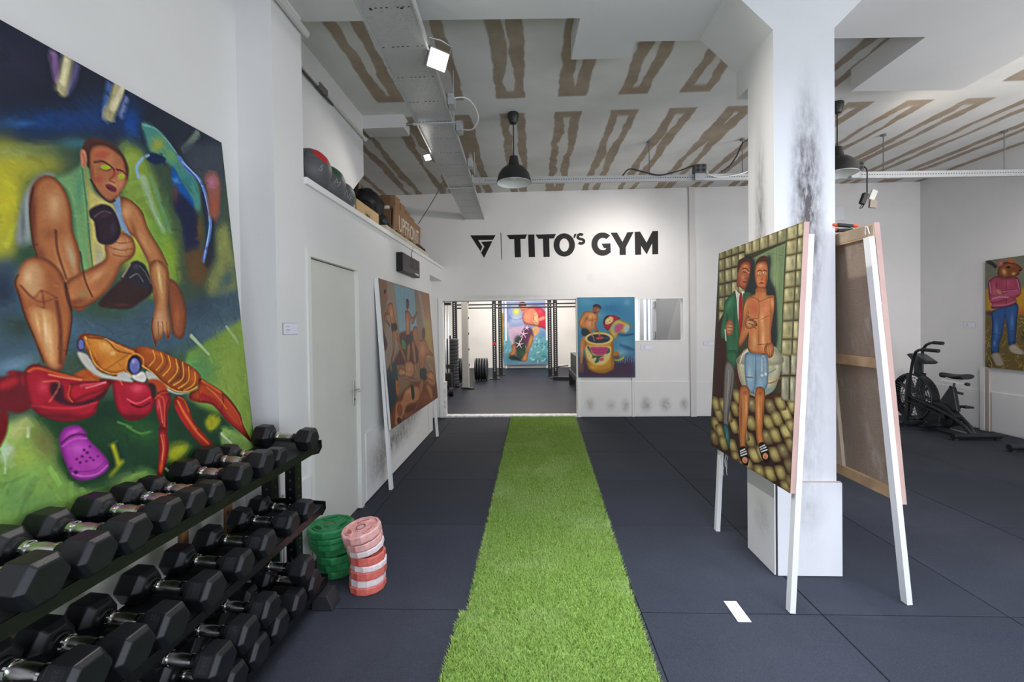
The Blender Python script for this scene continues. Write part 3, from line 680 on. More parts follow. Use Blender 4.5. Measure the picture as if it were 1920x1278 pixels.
ART['men'] = paint(340, 510, '3c3826', '''P|b4a87a|1.2|1|0|2,-7,91,-6,97,31,8,32
E|524c2c|6.1|0.8
B|666c50|0.6|1|68,15,6.7,1.2,1,9.7
B|d4ca9a|0.7|1|26,0,6.2,1.1,0.8,7.4
P|a89c6e|1.2|1|0|9,38,98,40,106,92,17,91
E|524c2c|6.1|0.8
B|666c50|0.6|1|76,67,6.7,1,1.2,12.2
B|d4ca9a|0.7|1|34,51,6.2,1,0.9,9.3
P|9a9068|1.2|1|0|18,98,107,101,116,160,28,159
E|524c2c|6.1|0.8
B|666c50|0.6|1|86,131,6.6,0.8,1.3,13.3
B|d4ca9a|0.7|1|43,115,6.2,0.8,1,10.1
P|86825e|1.2|1|0|29,167,118,170,127,229,38,228
E|524c2c|6|0.8
B|666c50|0.6|1|96,200,6.6,0.6,1.3,12.9
B|d4ca9a|0.7|1|54,184,6.1,0.6,1,9.8
P|a89c6e|1.2|1|0|39,235,128,238,137,299,49,297
E|524c2c|6|0.8
B|666c50|0.6|1|107,268,6.6,0.4,1.3,12.6
B|d4ca9a|0.7|1|65,254,6.1,0.4,1,9.6
P|a89c6e|1.2|1|0|50,304,139,308,149,375,60,372
E|524c2c|6|0.8
B|666c50|0.6|1|117,340,6.5,0.2,1.4,14
B|d4ca9a|0.7|1|76,325,6.1,0.2,1.1,10.7
P|a89c6e|1.2|1|0|102,-6,191,-5,196,31,108,31
E|524c2c|5.8|0.8
B|666c50|0.6|1|168,15,6.7,1.2,0.9,9.6
B|d4ca9a|0.7|1|126,1,6.2,1.1,0.7,7.3
P|bcb084|1.2|1|0|109,39,198,41,205,91,116,91
E|524c2c|5.8|0.8
B|666c50|0.6|1|176,68,6.7,1,1.2,11.9
B|d4ca9a|0.7|1|133,51,6.2,1,0.9,9.1
P|bcb084|1.2|1|0|118,99,207,102,215,159,127,158
E|524c2c|5.8|0.8
B|666c50|0.6|1|185,131,6.6,0.8,1.3,13
B|d4ca9a|0.7|1|143,115,6.2,0.8,1,9.9
P|86825e|1.2|1|0|128,168,217,170,225,228,137,227
E|524c2c|5.8|0.8
B|666c50|0.6|1|195,200,6.6,0.6,1.2,12.6
B|d4ca9a|0.7|1|153,184,6.1,0.6,1,9.6
P|b4a87a|1.2|1|0|138,236,227,239,235,297,147,296
E|524c2c|5.8|0.8
B|666c50|0.6|1|205,268,6.6,0.4,1.2,12.3
B|d4ca9a|0.7|1|163,254,6.1,0.4,0.9,9.4
P|86825e|1.2|1|0|148,304,237,308,246,373,158,371
E|524c2c|5.7|0.8
B|666c50|0.6|1|216,339,6.5,0.2,1.3,13.5
B|d4ca9a|0.7|1|174,325,6.1,0.2,1,10.3
P|9a9068|1.2|1|0|201,-5,288,-4,293,31,206,31
E|524c2c|5.6|0.8
B|666c50|0.6|1|265,15,6.5,1.2,0.9,9.3
B|d4ca9a|0.7|1|224,1,6.1,1.2,0.7,7.1
P|9a9068|1.2|1|0|208,41,295,42,302,91,215,90
E|524c2c|5.6|0.8
B|666c50|0.6|1|273,68,6.5,1,1.1,11.7
B|d4ca9a|0.7|1|232,52,6.1,1,0.9,8.9
P|b4a87a|1.2|1|0|216,100,303,103,311,158,225,158
E|524c2c|5.5|0.8
B|666c50|0.6|1|282,131,6.5,0.8,1.2,12.7
B|d4ca9a|0.7|1|241,115,6,0.8,0.9,9.7
P|bcb084|1.2|1|0|226,168,313,171,321,227,235,226
E|524c2c|5.5|0.8
B|666c50|0.6|1|292,199,6.4,0.6,1.2,12.3
B|d4ca9a|0.7|1|251,184,6,0.6,0.9,9.4
P|a89c6e|1.2|1|0|236,236,323,239,331,296,245,294
E|524c2c|5.5|0.8
B|666c50|0.6|1|301,267,6.4,0.4,1.2,12
B|d4ca9a|0.7|1|261,253,6,0.4,0.9,9.1
P|a2986c|1.2|1|0|246,304,333,307,342,370,256,369
E|524c2c|5.5|0.8
B|666c50|0.6|1|312,338,6.4,0.2,1.2,13
B|d4ca9a|0.7|1|271,324,5.9,0.2,1,9.9
P|a2986c|1.2|1|0|298,-4,380,-3,384,31,303,31
E|524c2c|5.3|0.8
B|666c50|0.6|1|358,16,6.2,1.2,0.8,9.1
B|d4ca9a|0.7|1|319,2,5.7,1.1,0.6,6.9
P|bcb084|1.2|1|0|304,42,386,43,393,90,311,90
E|524c2c|5.3|0.8
B|666c50|0.6|1|366,68,6.1,1,1.1,11.3
B|d4ca9a|0.7|1|327,53,5.7,1,0.8,8.6
P|a89c6e|1.2|1|0|313,101,394,104,402,158,320,157
E|524c2c|5.3|0.8
B|666c50|0.6|1|374,131,6.1,0.8,1.2,12.3
B|d4ca9a|0.7|1|335,116,5.7,0.8,0.9,9.4
P|b4a87a|1.2|1|0|322,169,404,171,411,226,330,225
E|524c2c|5.3|0.8
B|666c50|0.6|1|384,199,6.1,0.6,1.1,12
B|d4ca9a|0.7|1|345,184,5.7,0.6,0.9,9.1
P|9a9068|1.2|1|0|332,236,413,239,421,294,340,293
E|524c2c|5.3|0.8
B|666c50|0.6|1|393,266,6,0.4,1.1,11.7
B|d4ca9a|0.7|1|355,253,5.6,0.4,0.8,8.9
P|b4a87a|1.2|1|0|341,304,423,307,431,368,350,367
E|524c2c|5.2|0.8
B|666c50|0.6|1|403,337,6,0.2,1.2,12.6
B|d4ca9a|0.7|1|365,323,5.6,0.2,0.9,9.6
P|b4a87a|1.2|1|0|388,-3,469,-3,476,54,397,55
E|524c2c|5.1|0.8
B|666c50|0.6|1|449,28,6,1.1,1.2,13.7
B|d4ca9a|0.7|1|411,10,5.6,1.1,1,10.4
P|b4a87a|1.2|1|0|477,-3,557,-2,564,53,485,54
E|524c2c|4.9|0.8
B|666c50|0.6|1|537,28,6,1.2,1.2,13.4
B|d4ca9a|0.7|1|499,10,5.6,1.1,0.9,10.2
P|a2986c|1.2|1|0|564,-2,655,-1,662,52,572,53
E|524c2c|4.6|0.8
B|666c50|0.6|1|633,28,6.8,1.4,1.2,13.5
B|d4ca9a|0.7|1|589,9,6.4,1.3,0.9,10.3
P|9a9068|1.2|1|0|663,-1,752,0,759,51,669,52
E|524c2c|4.4|0.8
B|666c50|0.6|1|730,28,6.7,1.4,1.1,13.1
B|d4ca9a|0.7|1|687,9,6.3,1.4,0.8,10
P|86825e|1.2|1|0|759,0,846,1,852,50,765,51
E|524c2c|4.2|0.8
B|666c50|0.6|1|824,28,6.5,1.4,1,12.8
B|d4ca9a|0.7|1|782,9,6.1,1.4,0.8,9.7
P|b4a87a|1.2|1|0|852,1,943,1,945,52,856,50
E|524c2c|4|0.8
B|666c50|0.6|1|918,29,6.9,1.6,1,12.6
B|d4ca9a|0.7|1|874,10,6.5,1.5,0.8,9.6
P|bcb084|1.2|1|0|949,1,1016,2,1018,51,952,49
E|524c2c|3.8|0.8
B|666c50|0.6|1|998,28,5.2,1.2,0.9,11.7
B|d4ca9a|0.7|1|965,11,4.9,1.2,0.7,8.9
P|a89c6e|1.2|1|0|853,55,945,56,945,110,852,109
E|524c2c|4|0.8
B|666c50|0.6|1|920,85,7.4,1.4,1,13.3
B|d4ca9a|0.7|1|873,66,7,1.4,0.8,10.1
P|9a9068|1.2|1|0|953,57,1014,58,1014,111,953,111
E|524c2c|3.8|0.8
B|666c50|0.6|1|998,86,5.1,1,1,12.4
B|d4ca9a|0.7|1|965,70,4.7,1,0.7,9.4
P|bcb084|1.2|1|0|853,113,945,114,945,173,853,173
E|524c2c|4|0.8
B|666c50|0.6|1|920,145,7.4,1.1,1.1,14
B|d4ca9a|0.7|1|873,127,7,1.1,0.9,10.7
P|b4a87a|1.2|1|0|953,115,1014,116,1014,174,953,173
E|524c2c|3.8|0.8
B|666c50|0.6|1|998,146,5.1,0.8,1,13.2
B|d4ca9a|0.7|1|965,129,4.8,0.8,0.8,10
P|a89c6e|1.2|1|0|853,177,946,177,945,232,853,233
E|524c2c|4|0.8
B|666c50|0.6|1|920,206,7.4,0.9,1,12.9
B|d4ca9a|0.7|1|873,190,7,0.9,0.8,9.8
P|86825e|1.2|1|0|954,178,1015,178,1015,233,953,233
E|524c2c|3.8|0.8
B|666c50|0.6|1|998,206,5.1,0.6,0.9,12.3
B|d4ca9a|0.7|1|966,192,4.8,0.6,0.7,9.3
P|a89c6e|1.2|1|0|853,237,946,236,945,289,852,290
E|524c2c|4|0.8
B|666c50|0.6|1|920,264,7.4,0.6,1,12
B|d4ca9a|0.7|1|873,250,7,0.6,0.7,9.2
P|86825e|1.2|1|0|954,237,1015,237,1015,289,953,290
E|524c2c|3.8|0.8
B|666c50|0.6|1|998,264,5.1,0.4,0.9,11.5
B|d4ca9a|0.7|1|966,251,4.8,0.4,0.7,8.7
P|9a9068|1.2|1|0|853,294,945,294,946,359,853,361
E|524c2c|4|0.8
B|666c50|0.6|1|920,328,7.4,0.3,1.1,14.3
B|d4ca9a|0.7|1|873,312,7,0.4,0.9,10.9
P|86825e|1.2|1|0|953,294,1015,293,1016,358,954,359
E|524c2c|3.8|0.8
B|666c50|0.6|1|999,327,5.1,0.2,1.1,13.8
B|d4ca9a|0.7|1|966,312,4.8,0.3,0.8,10.5
P|a89c6e|1.2|1|0|854,365,947,363,948,429,854,432
E|524c2c|4|0.8
B|666c50|0.6|1|921,397,7.4,0,1.1,13.9
B|d4ca9a|0.7|1|874,383,7,0.1,0.9,10.6
P|bcb084|1.2|1|0|955,364,1017,363,1017,427,956,429
E|524c2c|3.8|0.8
B|666c50|0.6|1|1000,396,5.1,0,1.1,13.6
B|d4ca9a|0.7|1|968,382,4.8,0.1,0.8,10.3
P|a2986c|1.2|1|0|855,436,948,433,948,491,854,495
E|524c2c|4|0.8
B|666c50|0.6|1|922,463,7.4,-0.3,1,11.9
B|d4ca9a|0.7|1|875,453,7,-0.2,0.7,9.1
P|9a9068|1.2|1|0|956,433,1018,432,1018,489,956,491
E|524c2c|3.8|0.8
B|666c50|0.6|1|1001,461,5.1,-0.2,0.9,11.8
B|d4ca9a|0.7|1|969,450,4.8,-0.1,0.7,9
P|6c7f58|1.5|1|0|491,80,652,68,847,58,846,238,854,484,750,457,521,357
B|8f9c6a|0.6|1|761,177,11.8,1.5,5.9,70.7
B|4f6a50|0.7|1|648,130,25.6,3.8,2.5,29.5
S|3c5238|0.91|0.91|1|0.6|0|758,63,766,224,778,407
S|3c5238|0.87|0.87|1|0.4|0|665,75,830,108
S|34452e|2.02|2.02|1|0.9|0|847,59,846,238,854,484
P|1c2728|5|0.95|1|381,62,512,86,545,129,667,89,703,107,703,182,769,242,801,361,807,456,739,462,535,258,433,222
P|371b18|2|1|0|27,369,135,311,176,407,225,567,21,577
P|371b18|2|1|0|26,509,224,503,218,575,190,733,31,761
P|452217|2|1|0|313,500,470,495,479,663,393,676,314,613
P|33201a|3|1|0|29,749,189,722,331,681,874,646,1018,657,1041,1015,37,1042
P|ac9c5e|1.6|1|1|46,802,141,789,188,820,201,844,127,857,79,837
E|40281a|8.9|0.85
B|c0b478|0.6|1|117,814,10.9,-2,0.7,6.9
P|ac9c5e|1.6|1|1|-2,861,95,846,143,877,157,901,81,916,31,896
E|40281a|9.1|0.85
B|c0b478|0.6|1|71,872,11.2,-2.3,0.7,7
P|b0a060|1.6|1|1|78,885,171,870,217,900,230,923,158,938,110,919
E|40281a|8.8|0.85
B|c0b478|0.6|1|148,896,10.7,-2.4,0.7,6.8
P|b0a060|1.6|1|1|141,933,230,917,275,945,287,968,217,984,171,966
E|40281a|8.6|0.85
B|c0b478|0.6|1|208,943,10.3,-2.6,0.7,6.7
P|a09458|1.6|1|1|292,746,374,735,414,765,426,787,362,799,320,779
E|40281a|8|0.85
B|c0b478|0.6|1|354,759,9.4,-1.6,0.6,6.4
P|c2b46e|1.6|1|1|288,828,370,815,411,844,422,866,358,879,316,861
E|40281a|8|0.85
B|c0b478|0.6|1|350,839,9.4,-2,0.6,6.4
P|ac9c5e|1.6|1|1|286,926,368,911,409,938,421,960,356,975,314,958
E|40281a|8|0.85
B|c0b478|0.6|1|348,935,9.5,-2.4,0.6,6.4
P|b0a060|1.6|1|1|333,971,413,955,453,982,464,1003,402,1019,361,1003
E|40281a|7.8|0.85
B|c0b478|0.6|1|393,980,9.2,-2.6,0.6,6.3
P|b0a060|1.6|1|1|308,685,388,676,429,706,440,729,377,739,335,719
E|40281a|7.9|0.85
B|c0b478|0.6|1|368,699,9.3,-1.3,0.6,6.4
P|a09458|1.6|1|1|190,790,277,778,320,809,332,831,264,844,219,825
E|40281a|8.4|0.85
B|c0b478|0.6|1|255,803,10,-1.9,0.7,6.6
P|a09458|1.6|1|1|494,785,589,771,630,797,640,818,568,832,519,816
E|40281a|7.2|0.85
B|c0b478|0.6|1|563,794,8.2,-1.7,0.5,6
P|a09458|1.6|1|1|491,861,586,845,627,871,637,891,564,907,515,892
E|40281a|7.2|0.85
B|c0b478|0.6|1|560,869,8.2,-2,0.5,5.9
P|c2b46e|1.6|1|1|555,916,646,899,685,923,695,943,625,959,578,946
E|40281a|7|0.85
B|c0b478|0.6|1|621,922,7.9,-2.2,0.5,5.8
P|82744e|1.6|1|1|497,703,592,692,633,720,643,741,570,752,522,735
E|40281a|7.2|0.85
B|c0b478|0.6|1|566,715,8.2,-1.3,0.5,6
P|ac9c5e|1.6|1|1|624,977,711,958,748,981,757,1000,691,1017,646,1005
E|40281a|6.7|0.85
B|c0b478|0.6|1|686,982,7.5,-2.4,0.5,5.7
P|ac9c5e|1.6|1|1|696,754,779,742,814,767,823,787,760,798,717,783
E|40281a|6.5|0.85
B|c0b478|0.6|1|756,763,7.1,-1.4,0.5,5.6
P|82744e|1.6|1|1|686,817,769,803,805,828,814,847,750,860,707,846
E|40281a|6.5|0.85
B|c0b478|0.6|1|746,825,7.2,-1.7,0.5,5.6
P|82744e|1.6|1|1|706,687,788,677,823,703,832,722,769,733,727,716
E|40281a|6.4|0.85
B|c0b478|0.6|1|765,698,7.1,-1.2,0.5,5.6
P|b0a060|1.6|1|1|782,727,860,716,893,741,902,760,842,771,802,755
E|40281a|6.2|0.85
B|c0b478|0.6|1|838,737,6.7,-1.3,0.4,5.4
P|b0a060|1.6|1|1|774,795,852,782,885,806,894,825,834,837,794,823
E|40281a|6.2|0.85
B|c0b478|0.6|1|830,803,6.7,-1.5,0.5,5.4
P|b0a060|1.6|1|1|778,872,855,857,889,880,897,898,838,913,798,900
E|40281a|6.2|0.85
B|c0b478|0.6|1|834,879,6.7,-1.8,0.5,5.4
P|b0a060|1.6|1|1|741,958,821,940,855,962,864,981,803,997,762,985
E|40281a|6.3|0.85
B|c0b478|0.6|1|799,963,6.9,-2.2,0.5,5.4
P|c2b46e|1.6|1|1|868,697,941,687,972,711,980,730,924,740,887,724
E|40281a|5.9|0.85
B|c0b478|0.6|1|921,707,6.3,-1.1,0.4,5.2
P|c2b46e|1.6|1|1|877,766,949,755,980,778,988,796,932,808,895,794
E|40281a|5.9|0.85
B|c0b478|0.6|1|929,775,6.2,-1.4,0.4,5.2
P|82744e|1.6|1|1|861,844,934,830,966,853,974,871,918,884,880,871
E|40281a|5.9|0.85
B|c0b478|0.6|1|914,851,6.3,-1.7,0.4,5.2
P|b0a060|1.6|1|1|848,931,922,915,954,937,962,954,905,970,867,958
E|40281a|6|0.85
B|c0b478|0.6|1|901,937,6.4,-2,0.4,5.2
P|b0a060|1.6|1|1|926,738,996,727,1026,750,1033,768,980,779,944,765
E|40281a|5.7|0.85
B|c0b478|0.6|1|976,747,6,-1.3,0.4,5.1
P|a09458|1.6|1|1|929,806,999,794,1029,817,1036,834,983,846,947,833
E|40281a|5.7|0.85
B|c0b478|0.6|1|979,814,6,-1.5,0.4,5.1
P|ac9c5e|1.6|1|1|809,663,885,654,917,679,926,698,867,707,828,691
E|40281a|6.1|0.85
B|c0b478|0.6|1|864,674,6.6,-1,0.4,5.4
P|a09458|1.6|1|1|934,888,1003,873,1033,895,1041,912,987,926,952,914
E|40281a|5.7|0.85
B|c0b478|0.6|1|984,894,6,-1.8,0.4,5.1
P|ac9c5e|1.6|1|1|908,976,979,959,1009,979,1017,997,962,1012,926,1002
E|40281a|5.8|0.85
B|c0b478|0.6|1|959,980,6.1,-2.1,0.4,5.1
P|c2b46e|1.6|1|1|-19,756,79,744,128,776,142,801,65,813,15,792
E|40281a|9.2|0.85
B|c0b478|0.6|1|55,770,11.3,-1.8,0.7,7
P|c2b46e|1.6|1|1|397,766,474,755,512,784,523,805,463,816,424,798
E|40281a|7.6|0.85
B|c0b478|0.6|1|455,778,8.8,-1.7,0.6,6.2
P|ac9c5e|1.6|1|1|408,848,508,832,551,858,562,879,485,895,434,880
E|40281a|7.5|0.85
B|c0b478|0.6|1|480,856,8.7,-2,0.6,6.1
P|ac9c5e|1.6|1|1|638,892,724,875,761,899,771,919,705,934,661,921
E|40281a|6.7|0.85
B|c0b478|0.6|1|700,898,7.4,-2,0.5,5.7
P|c2b46e|1.6|1|1|933,663,1002,655,1032,679,1039,697,986,706,951,691
E|40281a|5.7|0.85
B|c0b478|0.6|1|983,674,6,-1,0.4,5.1
P|b0a060|1.6|1|1|951,945,1019,929,1049,949,1056,966,1004,981,969,970
E|40281a|5.6|0.85
B|c0b478|0.6|1|1001,950,5.9,-2,0.4,5
P|ac9c5e|1.6|1|1|486,979,581,959,622,983,632,1003,559,1022,510,1009
E|40281a|7.2|0.85
B|c0b478|0.6|1|555,984,8.2,-2.5,0.5,5.9
P|b0a060|1.6|1|1|112,748,203,737,248,768,261,792,190,804,143,784
E|40281a|8.7|0.85
B|c0b478|0.6|1|181,762,10.5,-1.7,0.7,6.8
P|82744e|1.6|1|1|-10,933,88,916,136,946,150,970,73,986,23,968
E|40281a|9.1|0.85
B|c0b478|0.6|1|63,943,11.3,-2.7,0.7,7
P|c2b46e|1.6|1|1|407,995,483,978,521,1004,532,1025,472,1040,433,1025
E|40281a|7.6|0.85
B|c0b478|0.6|1|464,1003,8.8,-2.6,0.6,6.1
B|5a4838|0.5|0|988,906,23.1,-7.1,4.2,52.7
S|4f2a1c|5.7|5.7|3|0.8|0|632,683,875,650
P|a09c86|1.2|1|0|856,495,931,491,940,565,867,571
E|524c2c|4|0.8
B|666c50|0.6|1|914,530,5.5,-0.4,1.3,15.7
B|d4ca9a|0.7|1|878,516,5.2,-0.3,1,11.9
P|a09c86|1.2|1|0|945,488,1007,485,1014,560,952,564
E|524c2c|3.8|0.8
B|666c50|0.6|1|992,524,4.8,-0.3,1.2,15.5
B|d4ca9a|0.7|1|962,510,4.4,-0.3,0.9,11.8
P|a09c86|1.2|1|0|868,578,936,573,944,663,877,668
E|524c2c|4|0.8
B|666c50|0.6|1|921,619,5.2,-0.7,1.5,18.4
B|d4ca9a|0.7|1|887,604,4.9,-0.6,1.1,14
P|a09c86|1.2|1|0|947,572,1007,568,1013,658,955,668
E|524c2c|3.8|0.8
B|666c50|0.6|1|993,616,4.7,-0.6,1.5,19.2
B|d4ca9a|0.7|1|963,599,4.4,-0.5,1.2,14.6
P|442519|1.2|1|1|298,122,304,74,389,65,474,86,481,118,430,98,359,96,330,125,309,144
P|a55a3a|1.1|1|1|311,121,355,90,436,89,472,115,466,152,443,191,399,213,340,196,301,192,299,149
E|4a1c10|6.1|0.8
B|5a2c22|0.8|1|456,182,12.7,1.4,1.4,15.8
B|cf8a60|0.7|1|402,106,13.1,1.9,0.5,5.4
B|cf9268|0.6|1|380,156,9.2,1.1,0.8,8.1
B|7a3c2a|0.6|1|324,172,7.4,0.8,1.6,16.5
S|c8a890|1.83|1.83|0.8|0.8|0|369,124,401,122,432,135
S|c8a890|1.78|1.78|0.8|0.8|0|443,139,459,140
S|4a2218|1.82|1.82|0.8|0.9|0|371,116,411,117,452,132
S|3a1a14|1.45|1.45|0.7|0.8|0|383,130,421,136
S|6a3020|1.44|1.44|0.8|0.7|0|421,138,436,163,407,163
S|5a1c1a|2.17|2.17|0.8|0.9|0|385,177,424,181
P|2c6544|1.3|1|1|136,257,233,227,289,213,324,279,353,354,371,459,352,560,225,567,183,457,101,437,97,373,127,310
E|122a1c|7.5|0.7
B|4f9066|0.7|1|207,274,13.1,3.1,-11.9,17.8
B|17392a|0.7|1|292,353,8.7,0.2,4.8,49.6
B|468a60|0.6|1|139,396,8.4,0,1.7,17.3
B|17392a|0.7|1|185,351,8.1,0.2,1.7,17.1
B|3f8058|0.6|1|274,505,12.1,-0.6,1.6,16.5
P|c6c2b8|1|1|1|285,208,341,227,388,219,414,237,354,296,364,407,344,354,308,257
P|9c141c|1|1|1|349,231,378,231,393,287,395,407,367,431,341,290
B|c8323a|0.7|1|371,333,3.1,0.1,2.3,24.2
P|28583e|1.2|1|1|396,230,494,236,453,264,418,303,400,344,394,282
P|c98c60|1.1|1|1|166,387,194,354,260,354,282,407,233,427,167,414
E|4a1e10|8.5|0.75
S|6a3422|1.57|1.57|0.8|0.8|0|196,368,263,371
S|6a3422|1.56|1.56|0.8|0.8|0|200,385,273,388
S|6a3422|1.56|1.56|0.8|0.8|0|206,401,272,404
S|dcd8d0|4.89|4.89|1|0.9|0|161,399,182,449
S|16281c|1.86|1.86|1|0.8|0|350,354,371,459,351,555
P|2c6544|1.2|1|1|207,503,346,499,341,575,275,567,217,547
E|122a1c|7.4|0.7
P|77726c|1.3|1|1|198,558,313,576,323,666,284,777,270,858,210,864,187,733
E|24221f|6.5|0.8
S|a8a49c|3.57|3.57|2|0.7|0|246,595,245,700,234,795
S|33302e|2.74|2.74|1.5|0.7|0|296,603,275,735,257,836
P|2c6460|1.1|1|1|202,871,260,858,311,915,302,961,253,927
E|10282a|4.7|0.8
B|5fa098|0.7|1|264,911,4.4,-1.1,1.1,10.9
P|b8af92|1.4|1|1|356,549,412,514,483,480,774,463,837,502,863,541,837,594,785,643,644,680,509,675,404,628
E|55584a|12.3|0.7
B|e2dcc0|0.8|1|814,516,9.1,-0.6,1.7,20.6
B|6f8f90|0.8|1|738,645,36.1,-4.8,0.7,8.4
B|d8d0a8|0.8|1|432,533,11.7,0.9,-9.4,23.5
P|93a4a4|4|0.9|1|696,507,766,491,803,517,797,558,730,580
B|c8b458|0.8|1|755,546,11.9,-0.9,0.8,9.3
S|a0602a|2.39|2.39|1.5|0.9|0|723,616,792,606,861,583
S|a0602a|1.78|1.78|1.5|0.7|0|729,576,808,553
B|5a7a80|0.7|1|428,605,10,-1,1.7,18.3
P|b8af92|2|1|1|368,553,414,505,497,482,786,470,860,530
E|55584a|12.6|0.7
S|e2dcc0|5.07|5.07|3|0.8|0|397,548,429,510,498,487
P|442619|1.2|1|1|532,153,531,108,559,87,629,84,678,108,684,157,653,121,582,111,545,129
P|bd6f42|1.1|1|1|526,150,543,112,607,106,661,119,679,161,672,203,648,229,598,231,547,195
E|4a1c10|5.4|0.8
B|d89a68|0.8|1|590,124,13.3,2,0.5,5.5
B|7a3c26|0.7|1|669,198,7.6,0.8,1.5,17.1
B|d08a5c|0.6|1|578,182,9,1.1,0.7,7.6
B|7a3c26|0.6|1|541,179,4.6,0.5,1.4,15.3
P|d0ccba|0.8|1|1|599,156,597,157,589,158,579,157,571,155,568,153,571,152,578,151,588,152,596,154
P|d0ccba|0.8|1|1|655,158,652,159,645,160,636,159,628,157,625,155,627,154,635,154,644,154,652,156
P|332222|0.8|1|1|593,155,592,157,589,158,585,158,581,156,580,154,581,153,584,152,588,152,591,154
P|332222|0.8|1|1|649,157,648,159,645,160,641,160,638,158,636,156,637,155,640,154,644,154,647,156
S|3f2016|1.66|1.66|0.8|0.9|0|560,143,586,141,607,148
S|3f2016|1.61|1.61|0.8|0.9|0|620,147,644,147,665,152
S|8a4a2c|1.65|1.65|0.8|0.8|0|611,155,617,180,602,183,627,186
S|702a28|2.62|2.62|0.8|0.9|0|593,198,614,197,635,202
S|7a3c26|0.99|0.99|0.7|0.7|0|570,161,596,166
P|bb7444|1.3|1|1|554,214,659,221,678,252,754,260,769,299,754,342,741,407,758,466,743,494,581,503,490,483,490,412,438,448,377,478,358,454,390,391,407,303,437,255,540,242
E|4a1e10|7.1|0.75
B|b2543a|0.85|1|539,302,20.3,1.1,1.6,18.3
B|d07a58|0.85|1|671,312,17.6,0.9,1.4,16
B|e0a874|0.7|1|640,359,8.6,0.2,1.9,22.1
B|8a4a28|0.7|1|733,342,6.4,0.2,2.8,33.2
B|dfae74|0.6|1|561,446,10.9,-0.2,2,22.6
B|8c4c2a|0.6|1|611,431,4.4,-0.1,2.6,29.6
B|e2b27a|0.7|1|662,435,8.5,-0.1,2.3,26.7
B|7e3e24|0.6|1|437,355,6.8,1.1,-12.5,30.1
B|d09058|0.7|1|428,293,7.8,1.5,-6.3,14.9
B|dca06c|0.7|1|740,286,5.6,0.4,1.2,14.2
B|9a5230|0.7|1|598,232,17.7,1.6,0.5,6
S|5a2a18|1.32|1.32|1|0.7|0|590,270,600,309,600,348
S|6a3420|1.39|1.39|1|0.6|0|448,330,506,346,587,348
S|6a3420|1.25|1.25|1|0.6|0|627,354,711,337
S|3a1a12|1.47|1.47|1|0.9|0|437,255,407,303,390,391,358,454,377,478
S|3a1a12|1.52|1.52|1|0.9|0|763,269,766,315,762,407,761,452
S|3a1a12|1.34|1.34|1|0.8|0|489,407,490,483,581,503,743,494
S|6a3420|1.32|1.32|1|0.6|0|493,250,576,265,604,276,690,265,737,263
S|3a1a12|0.95|0.95|0.8|0.7|0|602,460,690,456,713,451
P|c8905c|1.2|1|1|444,355,470,336,513,347,590,373,553,387,485,394,440,381
E|4a1e10|7.4|0.75
S|4a2418|1.41|1.41|0.8|0.8|0|478,341,474,315
S|4a2418|1.37|1.37|0.8|0.8|0|473,356,541,352
S|4a2418|1.35|1.35|0.8|0.8|0|481,369,565,377
S|4a2418|1.34|1.34|0.8|0.8|0|524,377,580,394
S|4a2418|1.34|1.34|0.8|0.8|0|493,351,576,363
P|c07c4a|1.2|1|1|696,458,760,450,781,475,767,505,721,509,681,482
E|4a1e10|6.6|0.75
S|4a2418|1.25|1.25|0.8|0.8|0|703,468,714,500
S|4a2418|1.23|1.23|0.8|0.8|0|727,462,738,506
S|4a2418|1.22|1.22|0.8|0.8|0|750,462,758,503
P|7c97a8|1.3|1|1|456,512,568,500,671,500,724,512,731,627,641,654,591,652,586,674,492,652
E|34506a|7|0.8
B|a8c0cc|0.7|1|525,589,11.2,-1.1,2.8,30.4
B|4f6a80|0.8|1|600,594,3.5,-0.4,3.3,37
B|9cb4c2|0.6|1|661,618,12.7,-1.5,1.1,12.1
S|6a3c30|2.03|2.03|1|0.8|0|486,609,562,604
S|3a4650|1.33|1.33|1|0.8|0|588,501,592,584,590,668
S|9aa0a0|3.83|3.83|1.2|0.95|0|667,584,656,523,672,506,692,521,706,582
S|e0e4e4|1.28|1.28|0.8|0.9|0|668,575,661,523
P|c0c4c4|0.8|1|1|682,586,680,590,673,593,663,593,656,591,652,588,655,584,662,581,671,580,679,582
P|c0c4c4|0.8|1|1|723,579,720,582,713,585,704,586,697,584,694,580,696,576,703,573,712,573,719,575
P|be7842|1.2|1|1|415,664,530,659,532,778,515,897,531,916,453,930,415,793
E|4a1e10|7.5|0.75
B|e2a870|0.7|1|504,741,5.7,-1,3.3,35.5
B|7a3c20|0.7|1|446,789,5.9,-1.1,4.8,51.7
B|93482c|0.7|1|481,678,17.3,-2.4,0.7,7.7
P|bc763e|1.2|1|1|604,653,704,643,713,727,704,813,725,863,657,877,617,767
E|4a1e10|6.8|0.75
B|e2a468|0.7|1|652,744,5.1,-0.9,3.4,38.5
B|7a3c20|0.7|1|702,756,4.1,-0.8,3.7,42.6
B|93402a|0.7|1|661,661,13.6,-1.9,0.7,8.2
S|2f1610|1.25|1.25|0.8|0.8|0|705,648,713,727,705,817
S|2f1610|1.46|1.46|0.8|0.8|0|404,711,415,793,447,913
P|151414|1.1|1|1|442,937,514,915,555,945,562,985,515,999,457,978
S|c8c6c0|2.79|2.79|0.8|0.95|0|455,947,513,926
S|c8c6c0|2.76|2.76|0.8|0.95|0|459,956,531,932
S|c8c6c0|2.75|2.75|0.8|0.95|0|466,965,540,941
P|c8825e|1|1|1|552,967,547,977,532,985,511,989,494,987,486,980,491,971,507,963,528,959,545,961
S|5a2a1c|1.05|1.05|0.7|0.8|0|506,977,510,989
S|5a2a1c|1.04|1.04|0.7|0.8|0|520,975,524,986
S|5a2a1c|1.03|1.03|0.7|0.8|0|533,972,538,983
P|151414|1.1|1|1|670,877,725,859,775,880,789,923,752,939,700,917
